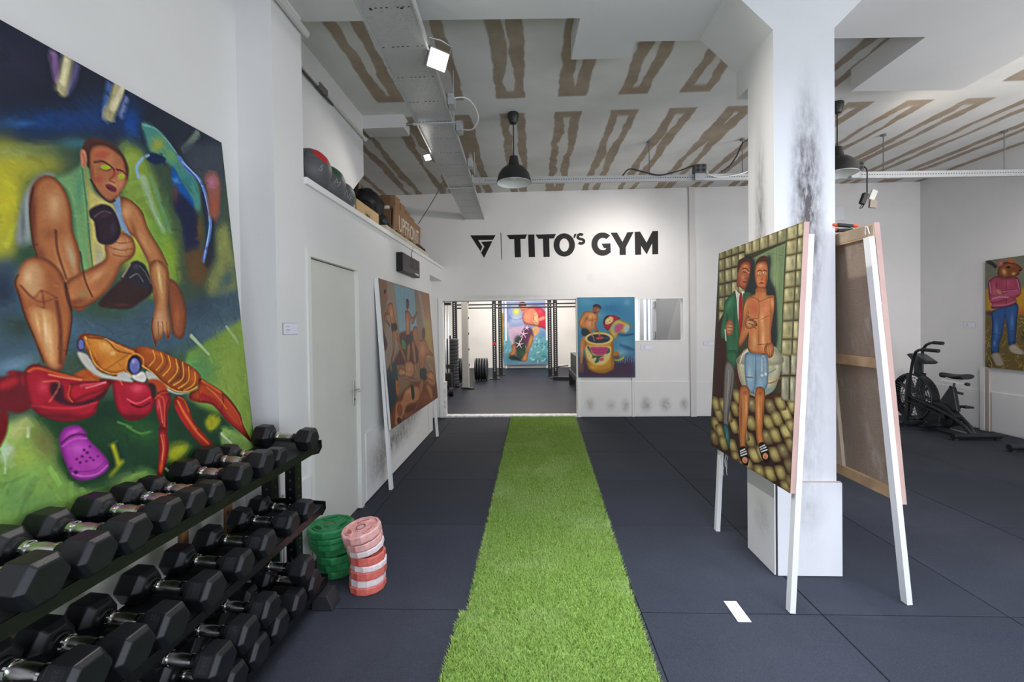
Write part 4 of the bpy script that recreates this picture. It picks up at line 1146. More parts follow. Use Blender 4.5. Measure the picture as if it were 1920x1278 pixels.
S|c8c6c0|2.47|2.47|0.8|0.95|0|684,887,737,867
S|c8c6c0|2.45|2.45|0.8|0.95|0|692,894,751,873
S|c8c6c0|2.44|2.44|0.8|0.95|0|701,902,764,881
P|c8825e|1|1|1|776,905,772,914,759,921,741,924,727,922,720,916,725,907,738,900,756,897,770,899
S|5a2a1c|0.93|0.93|0.7|0.8|0|737,914,741,924
S|5a2a1c|0.92|0.92|0.7|0.8|0|749,911,752,922
S|5a2a1c|0.91|0.91|0.7|0.8|0|760,909,764,920
Y|2000|8|2.2|0.05|0.4
U|0.9|2.4
N|0.02|0.3|0.3|2''')
GAIN['men'] = 0.98
ART['group'] = paint(260, 190, '8a6a50', '''P|7d6048|3|1|0|-30,0,131,2,134,301,123,573,-20,625
P|8f8272|4|1|0|131,2,243,5,228,301,231,452,19,613,-25,556
P|7ea0ae|3|1|0|236,6,631,2,623,364,248,367
S|5f8090|0.99|0.99|1|0.6|0|286,9,279,203,270,358
S|5f8090|1.02|1.02|1|0.6|0|344,1,337,200,328,359
S|5f8090|1.07|1.07|1|0.6|0|413,-8,405,197,396,360
S|5f8090|1.11|1.11|1|0.6|0|484,-17,475,194,465,361
S|5f8090|1.17|1.17|1|0.6|0|567,-28,558,189,547,363
P|80705e|3|1|0|616,4,752,5,809,319,613,341
P|9a7050|3|1|0|752,5,939,7,958,294,787,272
P|a88a3c|5|0.9|0|795,237,949,257,957,594,768,624
P|9a8a78|3|0.9|0|704,11,780,26,843,319,775,319
P|4a2420|2|1|1|270,368,576,374,577,560,521,619,150,590,125,564,249,473
P|3a201c|2|1|1|-14,252,0,320,50,442,-22,489,-38,437
B|6a3a30|0.7|1|407,401,39.4,0.9,-1.4,4.6
P|3f8050|1|1|1|288,417,338,439,338,493,283,475
P|1f3f44|2|1|1|-12,634,103,571,166,615,145,832,151,852,0,816,-3,730
P|16303a|2|1|1|-10,669,111,689,88,908,2,902
P|b8641c|1.2|1|1|131,692,166,726,138,812,119,753
P|6e3418|3|1|0|-7,900,160,808,382,755,1069,850,1037,1012,-35,1001
B|94502a|0.7|0|691,935,57.1,9.3,-4.2,12.3
B|4a2414|0.6|0|341,947,49.8,9.4,-2.1,7.2
P|a8683e|1|1|1|39,250,94,204,111,167,173,153,183,208,200,301,133,310,117,238,66,254,105,302,111,320,51,285
E|46200e|2.4|0.9
B|d89a68|0.7|1|148,228,7.4,-0.2,-2.7,10.5
P|3a2218|0.8|1|1|101,82,96,94,85,101,73,102,65,97,63,87,69,76,79,68,91,67,99,72
P|9a5a3a|0.8|1|1|120,116,112,137,98,151,83,152,74,140,74,121,82,100,95,87,110,85,119,96
P|1a1c1e|1|1|1|134,306,210,296,223,338,143,363
P|a8683e|1|1|1|143,361,197,352,246,434,325,557,307,584,229,462,178,394,150,484,95,561,89,623,56,614,85,542,124,483
E|46200e|2.5|0.9
B|d89a68|0.7|1|185,413,4.4,0.1,-2.8,10.5
P|a8683e|1|1|1|386,208,427,191,476,204,534,244,616,198,646,198,523,298,493,245,459,340,435,392,372,390,383,279
E|46200e|3.1|0.9
B|d89a68|0.7|1|416,299,6.6,-0,-3.4,11.7
P|6a3a26|0.8|1|1|481,141,470,166,451,182,432,183,419,169,419,145,430,120,448,104,468,102,481,116
P|3a2218|0.8|1|1|475,110,468,119,455,125,441,126,430,122,428,114,434,105,447,98,461,97,472,101
S|7a6a48|1.62|1.62|0.8|0.9|0|513,277,631,197
P|15181a|1|1|1|372,390,489,388,486,462,380,471
P|a8683e|1|1|1|382,461,433,464,389,583,341,598,357,520
E|46200e|2.9|0.9
P|a8683e|1|1|1|463,445,517,447,530,577,526,619,480,614,471,529
E|46200e|3.1|0.9
P|a4623a|1|1|1|513,341,603,319,627,408,652,432,780,437,863,525,944,568,957,594,763,576,712,687,594,682,587,517,517,447
E|46200e|3.5|0.9
B|d89a68|0.7|1|693,524,19.6,1.1,-4.2,12.8
P|4a2a1c|0.8|1|1|801,378,784,410,756,429,728,427,710,408,709,377,725,346,752,327,781,327,800,346
P|13201e|1|1|1|594,682,720,682,767,764,662,787,591,759
P|a4623a|1|1|1|591,759,663,782,615,851,542,902,529,834
E|46200e|3.3|0.9
P|b07850|1|1|1|319,586,443,599,484,657,431,712,314,723,289,670
E|46200e|2.9|0.9
B|d89a68|0.7|1|381,643,12.9,1.2,-2.2,7.5
P|b88258|1|1|1|198,619,307,643,287,680,187,674
E|46200e|2.7|0.9
P|a86c44|1|1|1|743,725,918,738,961,869,814,855,742,795
E|46200e|3.7|0.9
B|d89a68|0.7|1|835,775,14.4,1.6,-2.3,6.6
P|b07248|1|1|1|689,809,846,873,845,1017,763,916
E|46200e|3.6|0.9
P|b0744a|1|1|1|53,987,100,849,197,844,302,780,508,798,552,861,494,923,275,910,217,962,124,991,80,1004
E|46200e|2.7|0.9
B|d89a68|0.7|1|368,823,31.8,4.8,-1.6,5.5
P|14201f|1|1|1|378,774,431,794,429,877,381,881
P|8a4630|0.8|1|1|197,919,183,943,157,952,129,944,110,923,107,895,120,872,146,862,173,869,193,890
P|3a2018|0.8|1|1|160,983,151,994,133,998,113,992,99,979,96,964,104,953,122,949,141,955,156,968
P|b07a50|1|1|1|219,953,387,969,524,919,516,950,356,991,192,974
E|5a2414|3.6|0.8
S|5a2c18|1.85|1.85|1|0.6|0|320,694,466,738
S|5a2c18|1.92|1.92|1|0.6|0|507,681,527,780
S|5a2c18|2.34|2.34|1|0.6|0|734,759,897,821
S|5a2c18|1.97|1.97|1|0.6|0|360,741,569,788
S|5a2c18|2.42|2.42|1|0.6|0|937,666,961,869
S|d0a070|1.77|1.77|1|0.6|0|235,653,395,696
S|d0a070|1.92|1.92|1|0.6|0|493,616,525,726
S|d0a070|2.37|2.37|1|0.6|0|830,654,918,738
Y|700|7|2|0.08|0.4
U|0.8|1.6''')
GAIN['group'] = 0.9
ART['doll'] = paint(170, 240, '3a7896', '''B|2a6a92|0.8|0|697,168,45,0.3,-0.3,30.9
B|4f90aa|0.6|0|156,54,32.9,0.2,-0.2,16.5
B|5f9ab0|0.6|0|334,236,24.6,0.1,-0.2,16.5
B|88a8b0|0.6|0|116,312,24.7,0.1,-0.3,24.8
B|1f5a86|0.7|0|577,134,32.8,0.2,-0.1,12.4
B|6fa0b8|0.5|0|867,66,12.2,0.1,-0.1,12.3
B|5a98b4|0.7|0|811,598,30.7,0.1,-0.3,33
B|9abac4|0.6|0|737,692,24.6,0.1,-0.1,12.4
B|2f4f78|0.8|0|837,469,28.4,-3.9,0.5,4.1
B|2c3a60|0.7|0|871,624,21,7.8,-1.7,4.6
S|23305a|3.28|3.28|4|0.8|0|717,460,837,478,957,461
S|22406a|2.87|2.87|5|0.7|0|739,589,834,641,966,659
P|3c2c40|10|1|0|-13,751,121,726,205,778,639,796,989,753,985,1002,-17,1002
P|472f44|14|0.9|0|-15,898,987,882,985,1002,-17,1002
S|6a6a90|1.03|1.03|1.2|0.7|0|658,790,665,767
S|8f9ab0|1.03|1.03|1.2|0.7|0|670,803,678,785
S|352a50|1.03|1.03|1.2|0.7|0|683,788,691,767
S|6a6a90|1.03|1.03|1.2|0.7|0|696,794,703,782
S|8f9ab0|1.03|1.03|1.2|0.7|0|708,814,716,768
S|352a50|1.03|1.03|1.2|0.7|0|721,801,728,786
S|6a6a90|1.03|1.03|1.2|0.7|0|733,812,741,755
S|8f9ab0|1.03|1.03|1.2|0.7|0|746,813,754,778
S|352a50|1.03|1.03|1.2|0.7|0|759,808,767,746
S|6a6a90|1.03|1.03|1.2|0.7|0|771,818,779,773
S|8f9ab0|1.03|1.03|1.2|0.7|0|784,805,792,748
S|352a50|1.03|1.03|1.2|0.7|0|797,792,804,766
S|6a6a90|1.03|1.03|1.2|0.7|0|809,821,817,762
S|8f9ab0|1.03|1.03|1.2|0.7|0|822,821,830,746
S|352a50|1.03|1.03|1.2|0.7|0|834,820,842,750
S|6a6a90|1.03|1.03|1.2|0.7|0|847,791,855,746
S|8f9ab0|1.03|1.03|1.2|0.7|0|860,807,868,747
S|352a50|1.03|1.03|1.2|0.7|0|872,798,880,764
S|6a6a90|1.03|1.03|1.2|0.7|0|885,816,893,775
S|8f9ab0|1.03|1.03|1.2|0.7|0|898,793,905,762
S|352a50|1.03|1.03|1.2|0.7|0|910,794,918,748
S|6a6a90|1.03|1.03|1.2|0.7|0|923,808,931,746
S|8f9ab0|1.03|1.03|1.2|0.7|0|935,815,944,739
S|352a50|1.03|1.03|1.2|0.7|0|948,815,956,741
S|6a6a90|1.03|1.03|1.2|0.7|0|961,810,969,730
S|8f9ab0|1.03|1.03|1.2|0.7|0|973,805,981,750
S|5a4a60|1.03|1.03|1.2|0.6|0|10,864,16,777
S|5a4a60|1.03|1.03|1.2|0.6|0|27,864,33,777
S|5a4a60|1.03|1.03|1.2|0.6|0|44,864,50,777
S|5a4a60|1.03|1.03|1.2|0.6|0|61,864,67,777
S|5a4a60|1.03|1.03|1.2|0.6|0|78,864,84,777
S|5a4a60|1.03|1.03|1.2|0.6|0|95,864,101,778
S|5a4a60|1.03|1.03|1.2|0.6|0|111,864,118,778
S|5a4a60|1.03|1.03|1.2|0.6|0|128,864,135,778
S|5a4a60|1.03|1.03|1.2|0.6|0|145,864,152,778
S|5a4a60|1.03|1.03|1.2|0.6|0|162,864,169,778
P|b07446|2|1|1|38,605,76,501,149,502,123,605,97,691,71,821,37,812,36,726
B|d8a068|0.7|1|74,657,2.5,0,-0.3,22.8
P|9a6a5a|5|0.6|1|10,821,71,812,94,916,33,933
P|b47844|1.6|1|1|25,312,68,234,118,183,203,173,287,177,347,210,361,261,320,356,379,442,355,468,277,399,247,416,258,459,198,450,151,381,78,398,36,355
E|52280f|5.6|0.8
B|dca468|0.7|1|238,235,12.3,0.1,-0.1,8.3
B|e0a870|0.6|1|200,330,8.2,0,-0.1,10.3
B|7a4626|0.7|1|153,269,2.8,1.7,-6.3,10.7
B|6e3c20|0.6|1|344,382,2.7,-1,4.1,11.7
B|d09458|0.7|1|67,312,3.2,0.9,-3.9,14
S|6a3a20|1.24|1.24|2|0.7|0|141,252,213,287,334,270
S|6a3a20|1.03|1.03|2|0.6|0|262,235,250,364
P|233036|1.6|1|1|75,398,151,390,210,433,216,476,137,484,72,467
P|2c2026|1.6|1|1|415,138,393,157,352,163,308,154,277,134,271,110,294,91,335,85,379,94,410,114
P|7a4a34|1.8|1|1|273,132,336,119,390,137,396,171,359,197,293,201,269,175
B|3a2622|0.8|1|299,197,7,0,-0,4.1
B|b07a54|0.7|1|360,158,4.1,0,-0,3.3
P|b59a4a|2|1|1|549,400,647,297,695,271,791,298,911,341,898,401,813,452,741,435,693,469,668,529,620,503
E|5a4416|4|0.7
P|9fb0b0|2|1|1|814,375,887,349,896,401,825,448
P|5f9fb4|3|1|1|610,374,695,331,742,383,669,443
P|b04a68|2.5|1|1|652,366,707,336,797,340,778,400,681,447,651,417
P|a01c2c|2|1|1|453,348,460,279,503,241,576,224,660,233,744,267,647,293,598,331,537,408,501,400
E|4a0a14|4|0.7
P|211c26|1.5|1|1|454,313,479,253,552,230,490,331
P|d0b478|2|1|1|478,313,503,271,576,241,623,263,611,305,550,335,496,335
P|8a9a60|0.8|1|1|556,262,553,265,544,267,534,267,525,265,522,262,525,259,534,257,544,257,553,259
P|8a9a60|0.8|1|1|602,273,599,276,592,278,583,278,575,276,573,273,575,270,583,268,592,268,599,270
P|a03038|0.8|1|1|580,298,577,302,569,305,560,305,553,302,551,298,553,294,561,292,570,292,577,294
S|a03038|1.23|1.23|1|0.8|0|502,314,526,322
P|c08a2c|2|1|1|126,553,149,502,210,459,331,438,476,442,584,469,620,512,619,572,622,727,626,864,565,916,444,946,299,933,191,890,167,847,133,726,120,622
E|6a3c0c|9.6|0.8
B|8a5614|0.8|1|605,684,6.1,0,-0.4,41.3
B|e0a820|0.8|1|264,864,14.4,0,-0.1,10.4
B|9a6414|0.7|1|493,907,20.5,0,-0.1,6.2
P|d8c07c|3|0.95|1|135,622,208,605,546,610,581,666,543,770,446,838,301,838,181,778,140,700
S|b08030|1.85|1.85|3|0.7|0|168,829,325,864,470,864,621,830
P|d2b468|1.6|1|1|620,516,572,562,448,591,295,590,171,561,124,515,173,468,297,440,450,440,573,469
P|26303e|1.6|1|1|565,516,527,549,427,569,304,569,204,548,167,515,205,481,306,461,429,461,528,482
B|16283c|0.8|1|450,537,16.4,0.1,-0.1,6.2
P|c04030|1.6|1|1|318,511,379,489,451,498,427,520,342,526
S|c8a050|1.65|1.65|1.5|0.8|0|276,485,287,545
S|4f7090|2.06|2.06|2|0.7|0|451,511,535,503
S|b08a40|6.18|6.18|3|0.8|0|386,438,379,468
S|b07844|3.71|3.71|2|0.9|0|247,433,258,485
P|b03c6c|3|1|1|213,622,328,618,522,623,533,666,484,709,375,726,279,709,231,666
S|842850|1.65|1.65|2|0.7|0|243,640,364,666,497,640
S|842850|1.44|1.44|2|0.7|0|267,683,376,692,485,675
P|2c5a3a|2|1|1|165,631,195,614,254,709,303,726,363,726,460,731,387,752,362,804,289,817,326,752,242,760,254,726
P|2c5a3a|2|1|1|496,701,546,632,557,684
P|b84a70|2|1|1|375,761,447,752,441,787,386,791
P|b0682c|2|1|1|623,701,665,671,713,692,719,735,640,740
P|55503a|2|1|1|622,735,719,731,712,761,628,765
P|a8a83c|1.6|1|1|634,778,712,774,773,744,803,727,797,761,736,791,664,791
Y|500|6|1.6|0.08|0.35
U|0.9|1.6''')
GAIN['doll'] = 1.0
ART['mouse'] = paint(210, 300, '6f6a58', '''P|6c6c5e|4|1|0|25,-1,927,-110,928,333,12,286
B|8a8870|0.6|0|314,113,48.1,5.8,0,30.8
P|b88a18|6|1|0|12,268,928,302,929,547,12,484
B|b8602c|0.9|0|448,492,46,1.2,0,15.1
P|4a3038|4|1|0|12,471,112,477,112,522,12,511
P|6a5a2c|5|1|0|-14,529,929,501,930,1084,-14,1010
B|3f3424|0.8|0|74,960,15.7,-1.4,-0,16.1
B|30281c|0.8|0|470,693,6.8,-0.2,0,15
S|8a7030|1.59|0.68|1|0.85|0|676,672,649,685,622,690
S|b89a48|1.83|0.78|1|0.85|0|180,897,142,925,105,945
S|b89a48|1.81|0.78|1|0.85|0|176,771,176,792,176,805
S|a88c3a|1.78|0.76|1|0.85|0|249,972,249,1002,248,1023
S|b89a48|1.62|0.7|1|0.85|0|538,599,580,607,621,607
S|b89a48|1.88|0.81|1|0.85|0|46,644,20,670,-7,687
S|b89a48|1.79|0.77|1|0.85|0|254,858,224,867,194,867
S|b89a48|1.7|0.73|1|0.85|0|441,604,421,615,400,618
S|b89a48|1.55|0.67|1|0.85|0|716,621,738,644,759,658
S|564820|1.62|0.69|1|0.85|0|616,699,596,726,575,745
S|8a7030|1.61|0.69|1|0.85|0|642,616,621,644,599,664
S|b89a48|1.53|0.66|1|0.85|0|777,588,785,613,793,631
S|b89a48|1.57|0.67|1|0.85|0|745,614,713,628,681,635
S|b89a48|1.63|0.7|1|0.85|0|549,1004,582,1020,614,1027
S|b89a48|1.85|0.79|1|0.85|0|100,682,84,701,68,712
S|c2a852|1.54|0.66|1|0.85|0|742,586,769,608,796,622
S|564820|1.6|0.68|1|0.85|0|625,818,645,836,665,845
S|b89a48|1.85|0.79|1|0.85|0|90,957,85,993,81,1019
S|a88c3a|1.52|0.65|1|0.85|0|811,876,828,906,846,927
S|c2a852|1.86|0.8|1|0.85|0|52,912,72,936,92,951
S|c2a852|1.53|0.65|1|0.85|0|820,767,806,778,792,781
S|a88c3a|1.55|0.67|1|0.85|0|763,706,742,717,722,719
S|564820|1.78|0.76|1|0.85|0|199,746,242,763,285,771
S|564820|1.69|0.72|1|0.85|0|446,817,437,840,427,856
S|a88c3a|1.58|0.68|1|0.85|0|679,823,674,841,668,851
S|c2a852|1.68|0.72|1|0.85|0|431,543,460,549,489,548
S|564820|1.77|0.76|1|0.85|0|254,1020,263,1052,273,1075
S|c2a852|1.86|0.8|1|0.85|0|43,760,58,789,73,808
S|8a7030|1.64|0.7|1|0.85|0|558,894,544,922,530,943
S|8a7030|1.78|0.76|1|0.85|0|255,611,235,636,214,653
S|a88c3a|1.7|0.73|1|0.85|0|379,544,405,568,430,583
S|564820|1.87|0.8|1|0.85|0|66,960,53,979,41,988
S|c2a852|1.6|0.69|1|0.85|0|638,832,642,865,646,890
S|a88c3a|1.58|0.68|1|0.85|0|721,727,690,744,658,753
S|a88c3a|1.7|0.73|1|0.85|0|403,860,408,893,413,918
S|b89a48|1.69|0.73|1|0.85|0|455,952,433,961,411,962
S|b89a48|1.56|0.67|1|0.85|0|705,555,731,574,757,584
S|b89a48|1.6|0.69|1|0.85|0|638,761,638,786,638,802
S|8a7030|1.58|0.68|1|0.85|0|660,638,688,661,716,677
S|b89a48|1.8|0.77|1|0.85|0|232,989,202,1006,172,1014
S|b89a48|1.68|0.72|1|0.85|0|481,946,470,981,458,1008
S|b89a48|1.84|0.79|1|0.85|0|119,576,108,603,97,621
S|c2a852|1.52|0.65|1|0.85|0|823,583,812,608,801,625
S|564820|1.6|0.69|1|0.85|0|618,691,626,717,634,736
S|8a7030|1.66|0.71|1|0.85|0|477,866,504,875,531,875
S|b89a48|1.87|0.8|1|0.85|0|51,902,38,928,26,945
S|a88c3a|1.69|0.72|1|0.85|0|462,810,437,827,411,836
S|b89a48|1.56|0.67|1|0.85|0|750,824,731,854,712,877
S|a88c3a|1.78|0.76|1|0.85|0|250,997,234,1013,217,1021
S|564820|1.5|0.64|1|0.85|0|832,568,851,593,869,610
S|c2a852|1.72|0.74|1|0.85|0|361,726,376,751,391,767
S|a88c3a|1.73|0.74|1|0.85|0|317,817,350,824,382,823
S|c2a852|1.9|0.81|1|0.85|0|33,747,-13,762,-59,768
S|564820|1.85|0.79|1|0.85|0|114,635,91,659,68,674
S|a88c3a|1.88|0.81|1|0.85|0|48,1020,20,1043,-8,1057
S|a88c3a|1.54|0.66|1|0.85|0|754,582,781,605,808,619
S|564820|1.63|0.7|1|0.85|0|546,637,559,658,571,670
S|8a7030|1.87|0.8|1|0.85|0|20,872,53,889,85,897
S|8a7030|1.6|0.69|1|0.85|0|608,677,630,703,651,720
S|c2a852|1.7|0.73|1|0.85|0|401,774,412,788,422,794
S|564820|1.73|0.74|1|0.85|0|348,1010,356,1041,363,1064
S|8a7030|1.85|0.79|1|0.85|0|41,617,79,633,117,639
S|8a7030|1.73|0.74|1|0.85|0|332,777,353,799,373,813
S|c2a852|1.88|0.8|1|0.85|0|41,797,30,815,19,825
S|b89a48|1.6|0.69|1|0.85|0|633,737,639,770,644,796
S|b89a48|1.6|0.69|1|0.85|0|621,891,630,906,639,912
S|564820|1.77|0.76|1|0.85|0|281,842,263,868,245,885
S|564820|1.67|0.72|1|0.85|0|493,858,472,886,450,906
S|564820|1.71|0.73|1|0.85|0|403,588,386,596,369,595
S|c2a852|1.67|0.71|1|0.85|0|453,571,483,590,513,600
S|8a7030|1.56|0.67|1|0.85|0|728,975,741,1000,754,1017
S|a88c3a|1.83|0.78|1|0.85|0|135,846,131,874,126,894
S|8a7030|1.85|0.79|1|0.85|0|133,886,88,896,41,898
S|564820|1.77|0.76|1|0.85|0|263,950,270,985,277,1012
S|8a7030|1.72|0.74|1|0.85|0|389,723,375,738,361,745
S|b89a48|1.85|0.79|1|0.85|0|118,853,97,882,76,902
S|564820|1.8|0.77|1|0.85|0|163,964,198,982,234,991
S|b89a48|1.86|0.8|1|0.85|0|30,1012,60,1043,89,1065
S|8a7030|1.72|0.74|1|0.85|0|346,842,378,864,410,877
S|8a7030|1.52|0.65|1|0.85|0|808,902,833,925,859,940
S|564820|1.69|0.73|1|0.85|0|465,887,434,902,402,909
S|c2a852|1.56|0.67|1|0.85|0|713,624,727,638,741,644
S|564820|1.71|0.73|1|0.85|0|427,951,403,960,379,961
S|a88c3a|1.68|0.72|1|0.85|0|442,669,466,692,489,706
S|b89a48|1.58|0.68|1|0.85|0|713,740,688,756,663,764
S|564820|1.68|0.72|1|0.85|0|489,703,462,731,435,751
S|c2a852|1.59|0.68|1|0.85|0|641,591,648,620,655,642
S|a88c3a|1.76|0.76|1|0.85|0|291,957,276,974,262,983
S|564820|1.77|0.76|1|0.85|0|228,573,246,585,265,588
S|b89a48|1.61|0.69|1|0.85|0|650,859,626,881,602,896
S|564820|1.68|0.72|1|0.85|0|440,896,461,908,482,911
S|b89a48|1.56|0.67|1|0.85|0|720,756,733,774,746,783
S|c2a852|1.55|0.67|1|0.85|0|773,977,746,1005,718,1026
S|b89a48|1.78|0.76|1|0.85|0|263,752,238,779,213,797
S|564820|1.67|0.72|1|0.85|0|443,864,482,876,521,880
S|564820|1.53|0.66|1|0.85|0|821,602,797,607,774,605
S|b89a48|1.87|0.8|1|0.85|0|6,764,35,788,64,803
S|b89a48|1.71|0.73|1|0.85|0|416,876,397,882,378,880
S|a88c3a|1.87|0.8|1|0.85|0|3,712,42,731,80,741
S|a88c3a|1.79|0.77|1|0.85|0|228,953,230,973,232,985
S|8a7030|1.58|0.68|1|0.85|0|705,895,695,919,685,936
S|8a7030|1.72|0.74|1|0.85|0|365,606,377,620,388,625
S|b89a48|1.71|0.73|1|0.85|0|378,644,384,681,389,709
S|564820|1.62|0.69|1|0.85|0|600,747,599,765,599,775
S|a88c3a|1.79|0.77|1|0.85|0|193,903,229,907,265,902
S|8a7030|1.77|0.76|1|0.85|0|233,657,250,675,267,684
S|c2a852|1.64|0.7|1|0.85|0|538,873,558,892,579,903
S|b89a48|1.52|0.65|1|0.85|0|794,759,820,777,847,786
S|564820|1.56|0.67|1|0.85|0|705,877,721,897,737,909
S|b89a48|1.67|0.71|1|0.85|0|470,643,489,670,507,688
S|8a7030|1.6|0.69|1|0.85|0|624,856,632,872,640,880
S|564820|1.53|0.66|1|0.85|0|799,820,793,838,788,848
S|c2a852|1.63|0.7|1|0.85|0|586,598,557,621,528,637
S|8a7030|1.57|0.67|1|0.85|0|681,646,711,671,740,687
S|a88c3a|1.71|0.73|1|0.85|0|378,904,404,931,429,949
S|8a7030|1.82|0.78|1|0.85|0|152,857,157,882,163,897
S|b89a48|1.58|0.68|1|0.85|0|674,587,671,610,667,625
S|c2a852|1.53|0.66|1|0.85|0|801,597,785,626,769,648
S|b89a48|1.62|0.69|1|0.85|0|570,777,598,793,627,799
S|b89a48|1.85|0.79|1|0.85|0|73,938,94,969,115,992
S|b89a48|1.77|0.76|1|0.85|0|239,922,272,926,305,921
S|564820|1.62|0.69|1|0.85|0|561,748,600,754,639,753
S|c2a852|1.65|0.71|1|0.85|0|507,548,530,562,552,569
S|8a7030|1.69|0.73|1|0.85|0|417,927,431,948,445,961
S|a88c3a|1.54|0.66|1|0.85|0|750,733,773,736,795,732
S|c2a852|1.61|0.69|1|0.85|0|602,685,609,704,616,715
S|8a7030|1.64|0.7|1|0.85|0|574,738,558,745,542,744
S|564820|1.71|0.73|1|0.85|0|383,601,385,630,386,649
S|8a7030|1.68|0.72|1|0.85|0|440,870,463,882,485,885
S|564820|1.55|0.67|1|0.85|0|754,696,745,714,736,725
S|b89a48|1.61|0.69|1|0.85|0|598,804,615,811,632,810
S|a88c3a|1.65|0.71|1|0.85|0|551,669,518,694,485,711
S|a88c3a|1.64|0.7|1|0.85|0|512,612,540,628,568,636
S|8a7030|1.53|0.65|1|0.85|0|816,958,811,984,807,1001
S|a88c3a|1.69|0.73|1|0.85|0|462,781,427,793,392,798
S|c2a852|1.82|0.78|1|0.85|0|140,636,139,667,138,689
S|564820|1.65|0.71|1|0.85|0|542,618,523,641,505,655
S|a88c3a|1.52|0.65|1|0.85|0|807,560,825,592,843,616
S|b89a48|1.83|0.79|1|0.85|0|132,998,127,1022,122,1037
S|8a7030|1.56|0.67|1|0.85|0|744,575,725,593,706,604
S|c2a852|1.69|0.73|1|0.85|0|446,941,428,963,410,977
S|a88c3a|1.77|0.76|1|0.85|0|229,596,252,604,275,602
S|b89a48|1.6|0.69|1|0.85|0|646,919,631,935,616,942
S|c2a852|1.63|0.7|1|0.85|0|576,568,561,587,547,598
S|c2a852|1.81|0.78|1|0.85|0|147,706,164,714,182,714
S|b89a48|1.8|0.77|1|0.85|0|217,937,201,953,185,961
S|564820|1.6|0.69|1|0.85|0|631,986,643,1002,655,1010
S|564820|1.68|0.72|1|0.85|0|436,727,468,749,500,762
S|c2a852|1.65|0.71|1|0.85|0|510,715,520,730,531,736
S|8a7030|1.71|0.73|1|0.85|0|428,780,402,792,376,795
S|a88c3a|1.63|0.7|1|0.85|0|578,639,557,658,536,669
S|8a7030|1.57|0.67|1|0.85|0|722,781,710,811,698,833
S|c2a852|1.79|0.77|1|0.85|0|241,972,213,995,185,1009
S|8a7030|1.6|0.69|1|0.85|0|606,955,634,974,662,985
S|b89a48|1.56|0.67|1|0.85|0|729,934,728,961,726,980
S|a88c3a|1.88|0.81|1|0.85|0|22,863,14,884,6,896
S|8a7030|1.53|0.66|1|0.85|0|777,794,793,801,810,801
S|c2a852|1.56|0.67|1|0.85|0|718,813,724,834,730,847
S|a88c3a|1.58|0.68|1|0.85|0|690,716,693,741,696,758
S|c2a852|1.73|0.74|1|0.85|0|372,547,345,577,318,598
S|564820|1.73|0.74|1|0.85|0|352,1011,354,1047,357,1075
S|564820|1.7|0.73|1|0.85|0|447,845,417,858,386,862
S|8a7030|1.62|0.69|1|0.85|0|614,721,601,738,589,747
S|a88c3a|1.59|0.68|1|0.85|0|642,640,660,654,679,659
S|564820|1.75|0.75|1|0.85|0|290,666,298,694,306,714
S|8a7030|1.57|0.67|1|0.85|0|750,803,715,818,680,824
S|8a7030|1.89|0.81|1|0.85|0|25,888,8,911,-9,924
S|564820|1.78|0.76|1|0.85|0|239,819,249,848,259,868
S|a88c3a|1.55|0.66|1|0.85|0|781,839,761,847,741,847
S|b89a48|1.85|0.79|1|0.85|0|50,971,87,991,125,1003
S|221c1a|8.93|8.93|3|0.95|0|44,14,100,42,136,67
P|2a5490|1.4|1|1|87,486,173,452,267,437,393,415,410,475,393,542,382,678,376,763,302,786,291,696,256,541,226,671,184,768,175,857,84,870,84,753,97,593
E|0f2248|4.9|0.9
B|4f86c0|0.8|1|148,646,6.1,-0.1,-0,29.1
B|5a90c8|0.7|1|337,576,5.7,0,0,28.2
B|142c54|0.7|1|256,532,3.9,0.1,-0,23.4
B|16305c|0.6|1|208,741,2.5,-0.1,-0,23.6
B|6fa0d0|0.7|1|124,770,4.1,-0.2,-0,10.6
S|12264a|1.29|1.29|1.5|0.7|0|112,682,185,698
S|12264a|1.23|1.23|1.5|0.7|0|314,653,376,657
S|12264a|2.07|2.07|1.5|0.8|0|87,852,172,857
S|12264a|1.47|1.47|1.5|0.8|0|302,756,376,750
S|0f1c38|1.32|1.32|1.2|0.8|0|89,486,97,593,84,753
S|0f1c38|1.22|1.22|1.2|0.8|0|408,458,395,542,380,712
P|a03c58|1.4|1|1|50,198,155,154,244,181,382,178,426,232,437,324,404,357,382,364,384,415,267,437,112,451,81,437,93,401,56,360,47,270
E|4a1028|5.6|0.85
B|c8607c|0.8|1|124,292,7.7,0.6,-0,29.2
B|6e2038|0.7|1|148,240,3.6,0.3,-0,13.2
B|c05a74|0.6|1|291,231,12.1,1.1,-0,12.9
P|b04c6c|1.4|1|1|87,334,197,322,348,290,432,291,432,333,291,360,124,398,62,378
E|5a1c34|2.8|0.6
S|d8a0b4|3.08|3.08|2|0.7|0|99,361,197,348,291,356
S|d8a0b4|1.94|1.94|1.5|0.7|0|232,302,404,293
S|5a1830|1.24|1.24|1.2|0.8|0|220,297,314,293,426,290
S|5a1830|1.29|1.29|1.2|0.8|0|75,396,185,391,279,369
P|b08060|1.6|1|1|142,279,197,287,214,322,167,320
S|3a1020|1.01|1.01|1|0.9|0|270,196,270,282
S|3a1020|1.01|1.01|1|0.9|0|270,368,270,433
S|d88aa0|4.03|4.03|3|0.6|0|87,423,267,420,376,394
S|e0b4c4|1.85|1.85|1.5|0.7|0|62,208,75,307
S|e0b4c4|1.69|1.69|1.5|0.7|0|398,204,424,290
S|200c18|1.26|1.26|1|0.9|0|112,452,267,439,384,413
P|7c3e1c|1.4|1|1|161,135,173,84,220,44,314,40,393,69,453,108,450,129,426,135,421,160,359,176,291,184,232,176,185,159
E|38160a|4.1|0.8
B|d8b06a|0.9|1|244,124,7,-1.9,3.7,11.2
B|d0a860|0.9|1|359,151,7.1,0.8,0,5.6
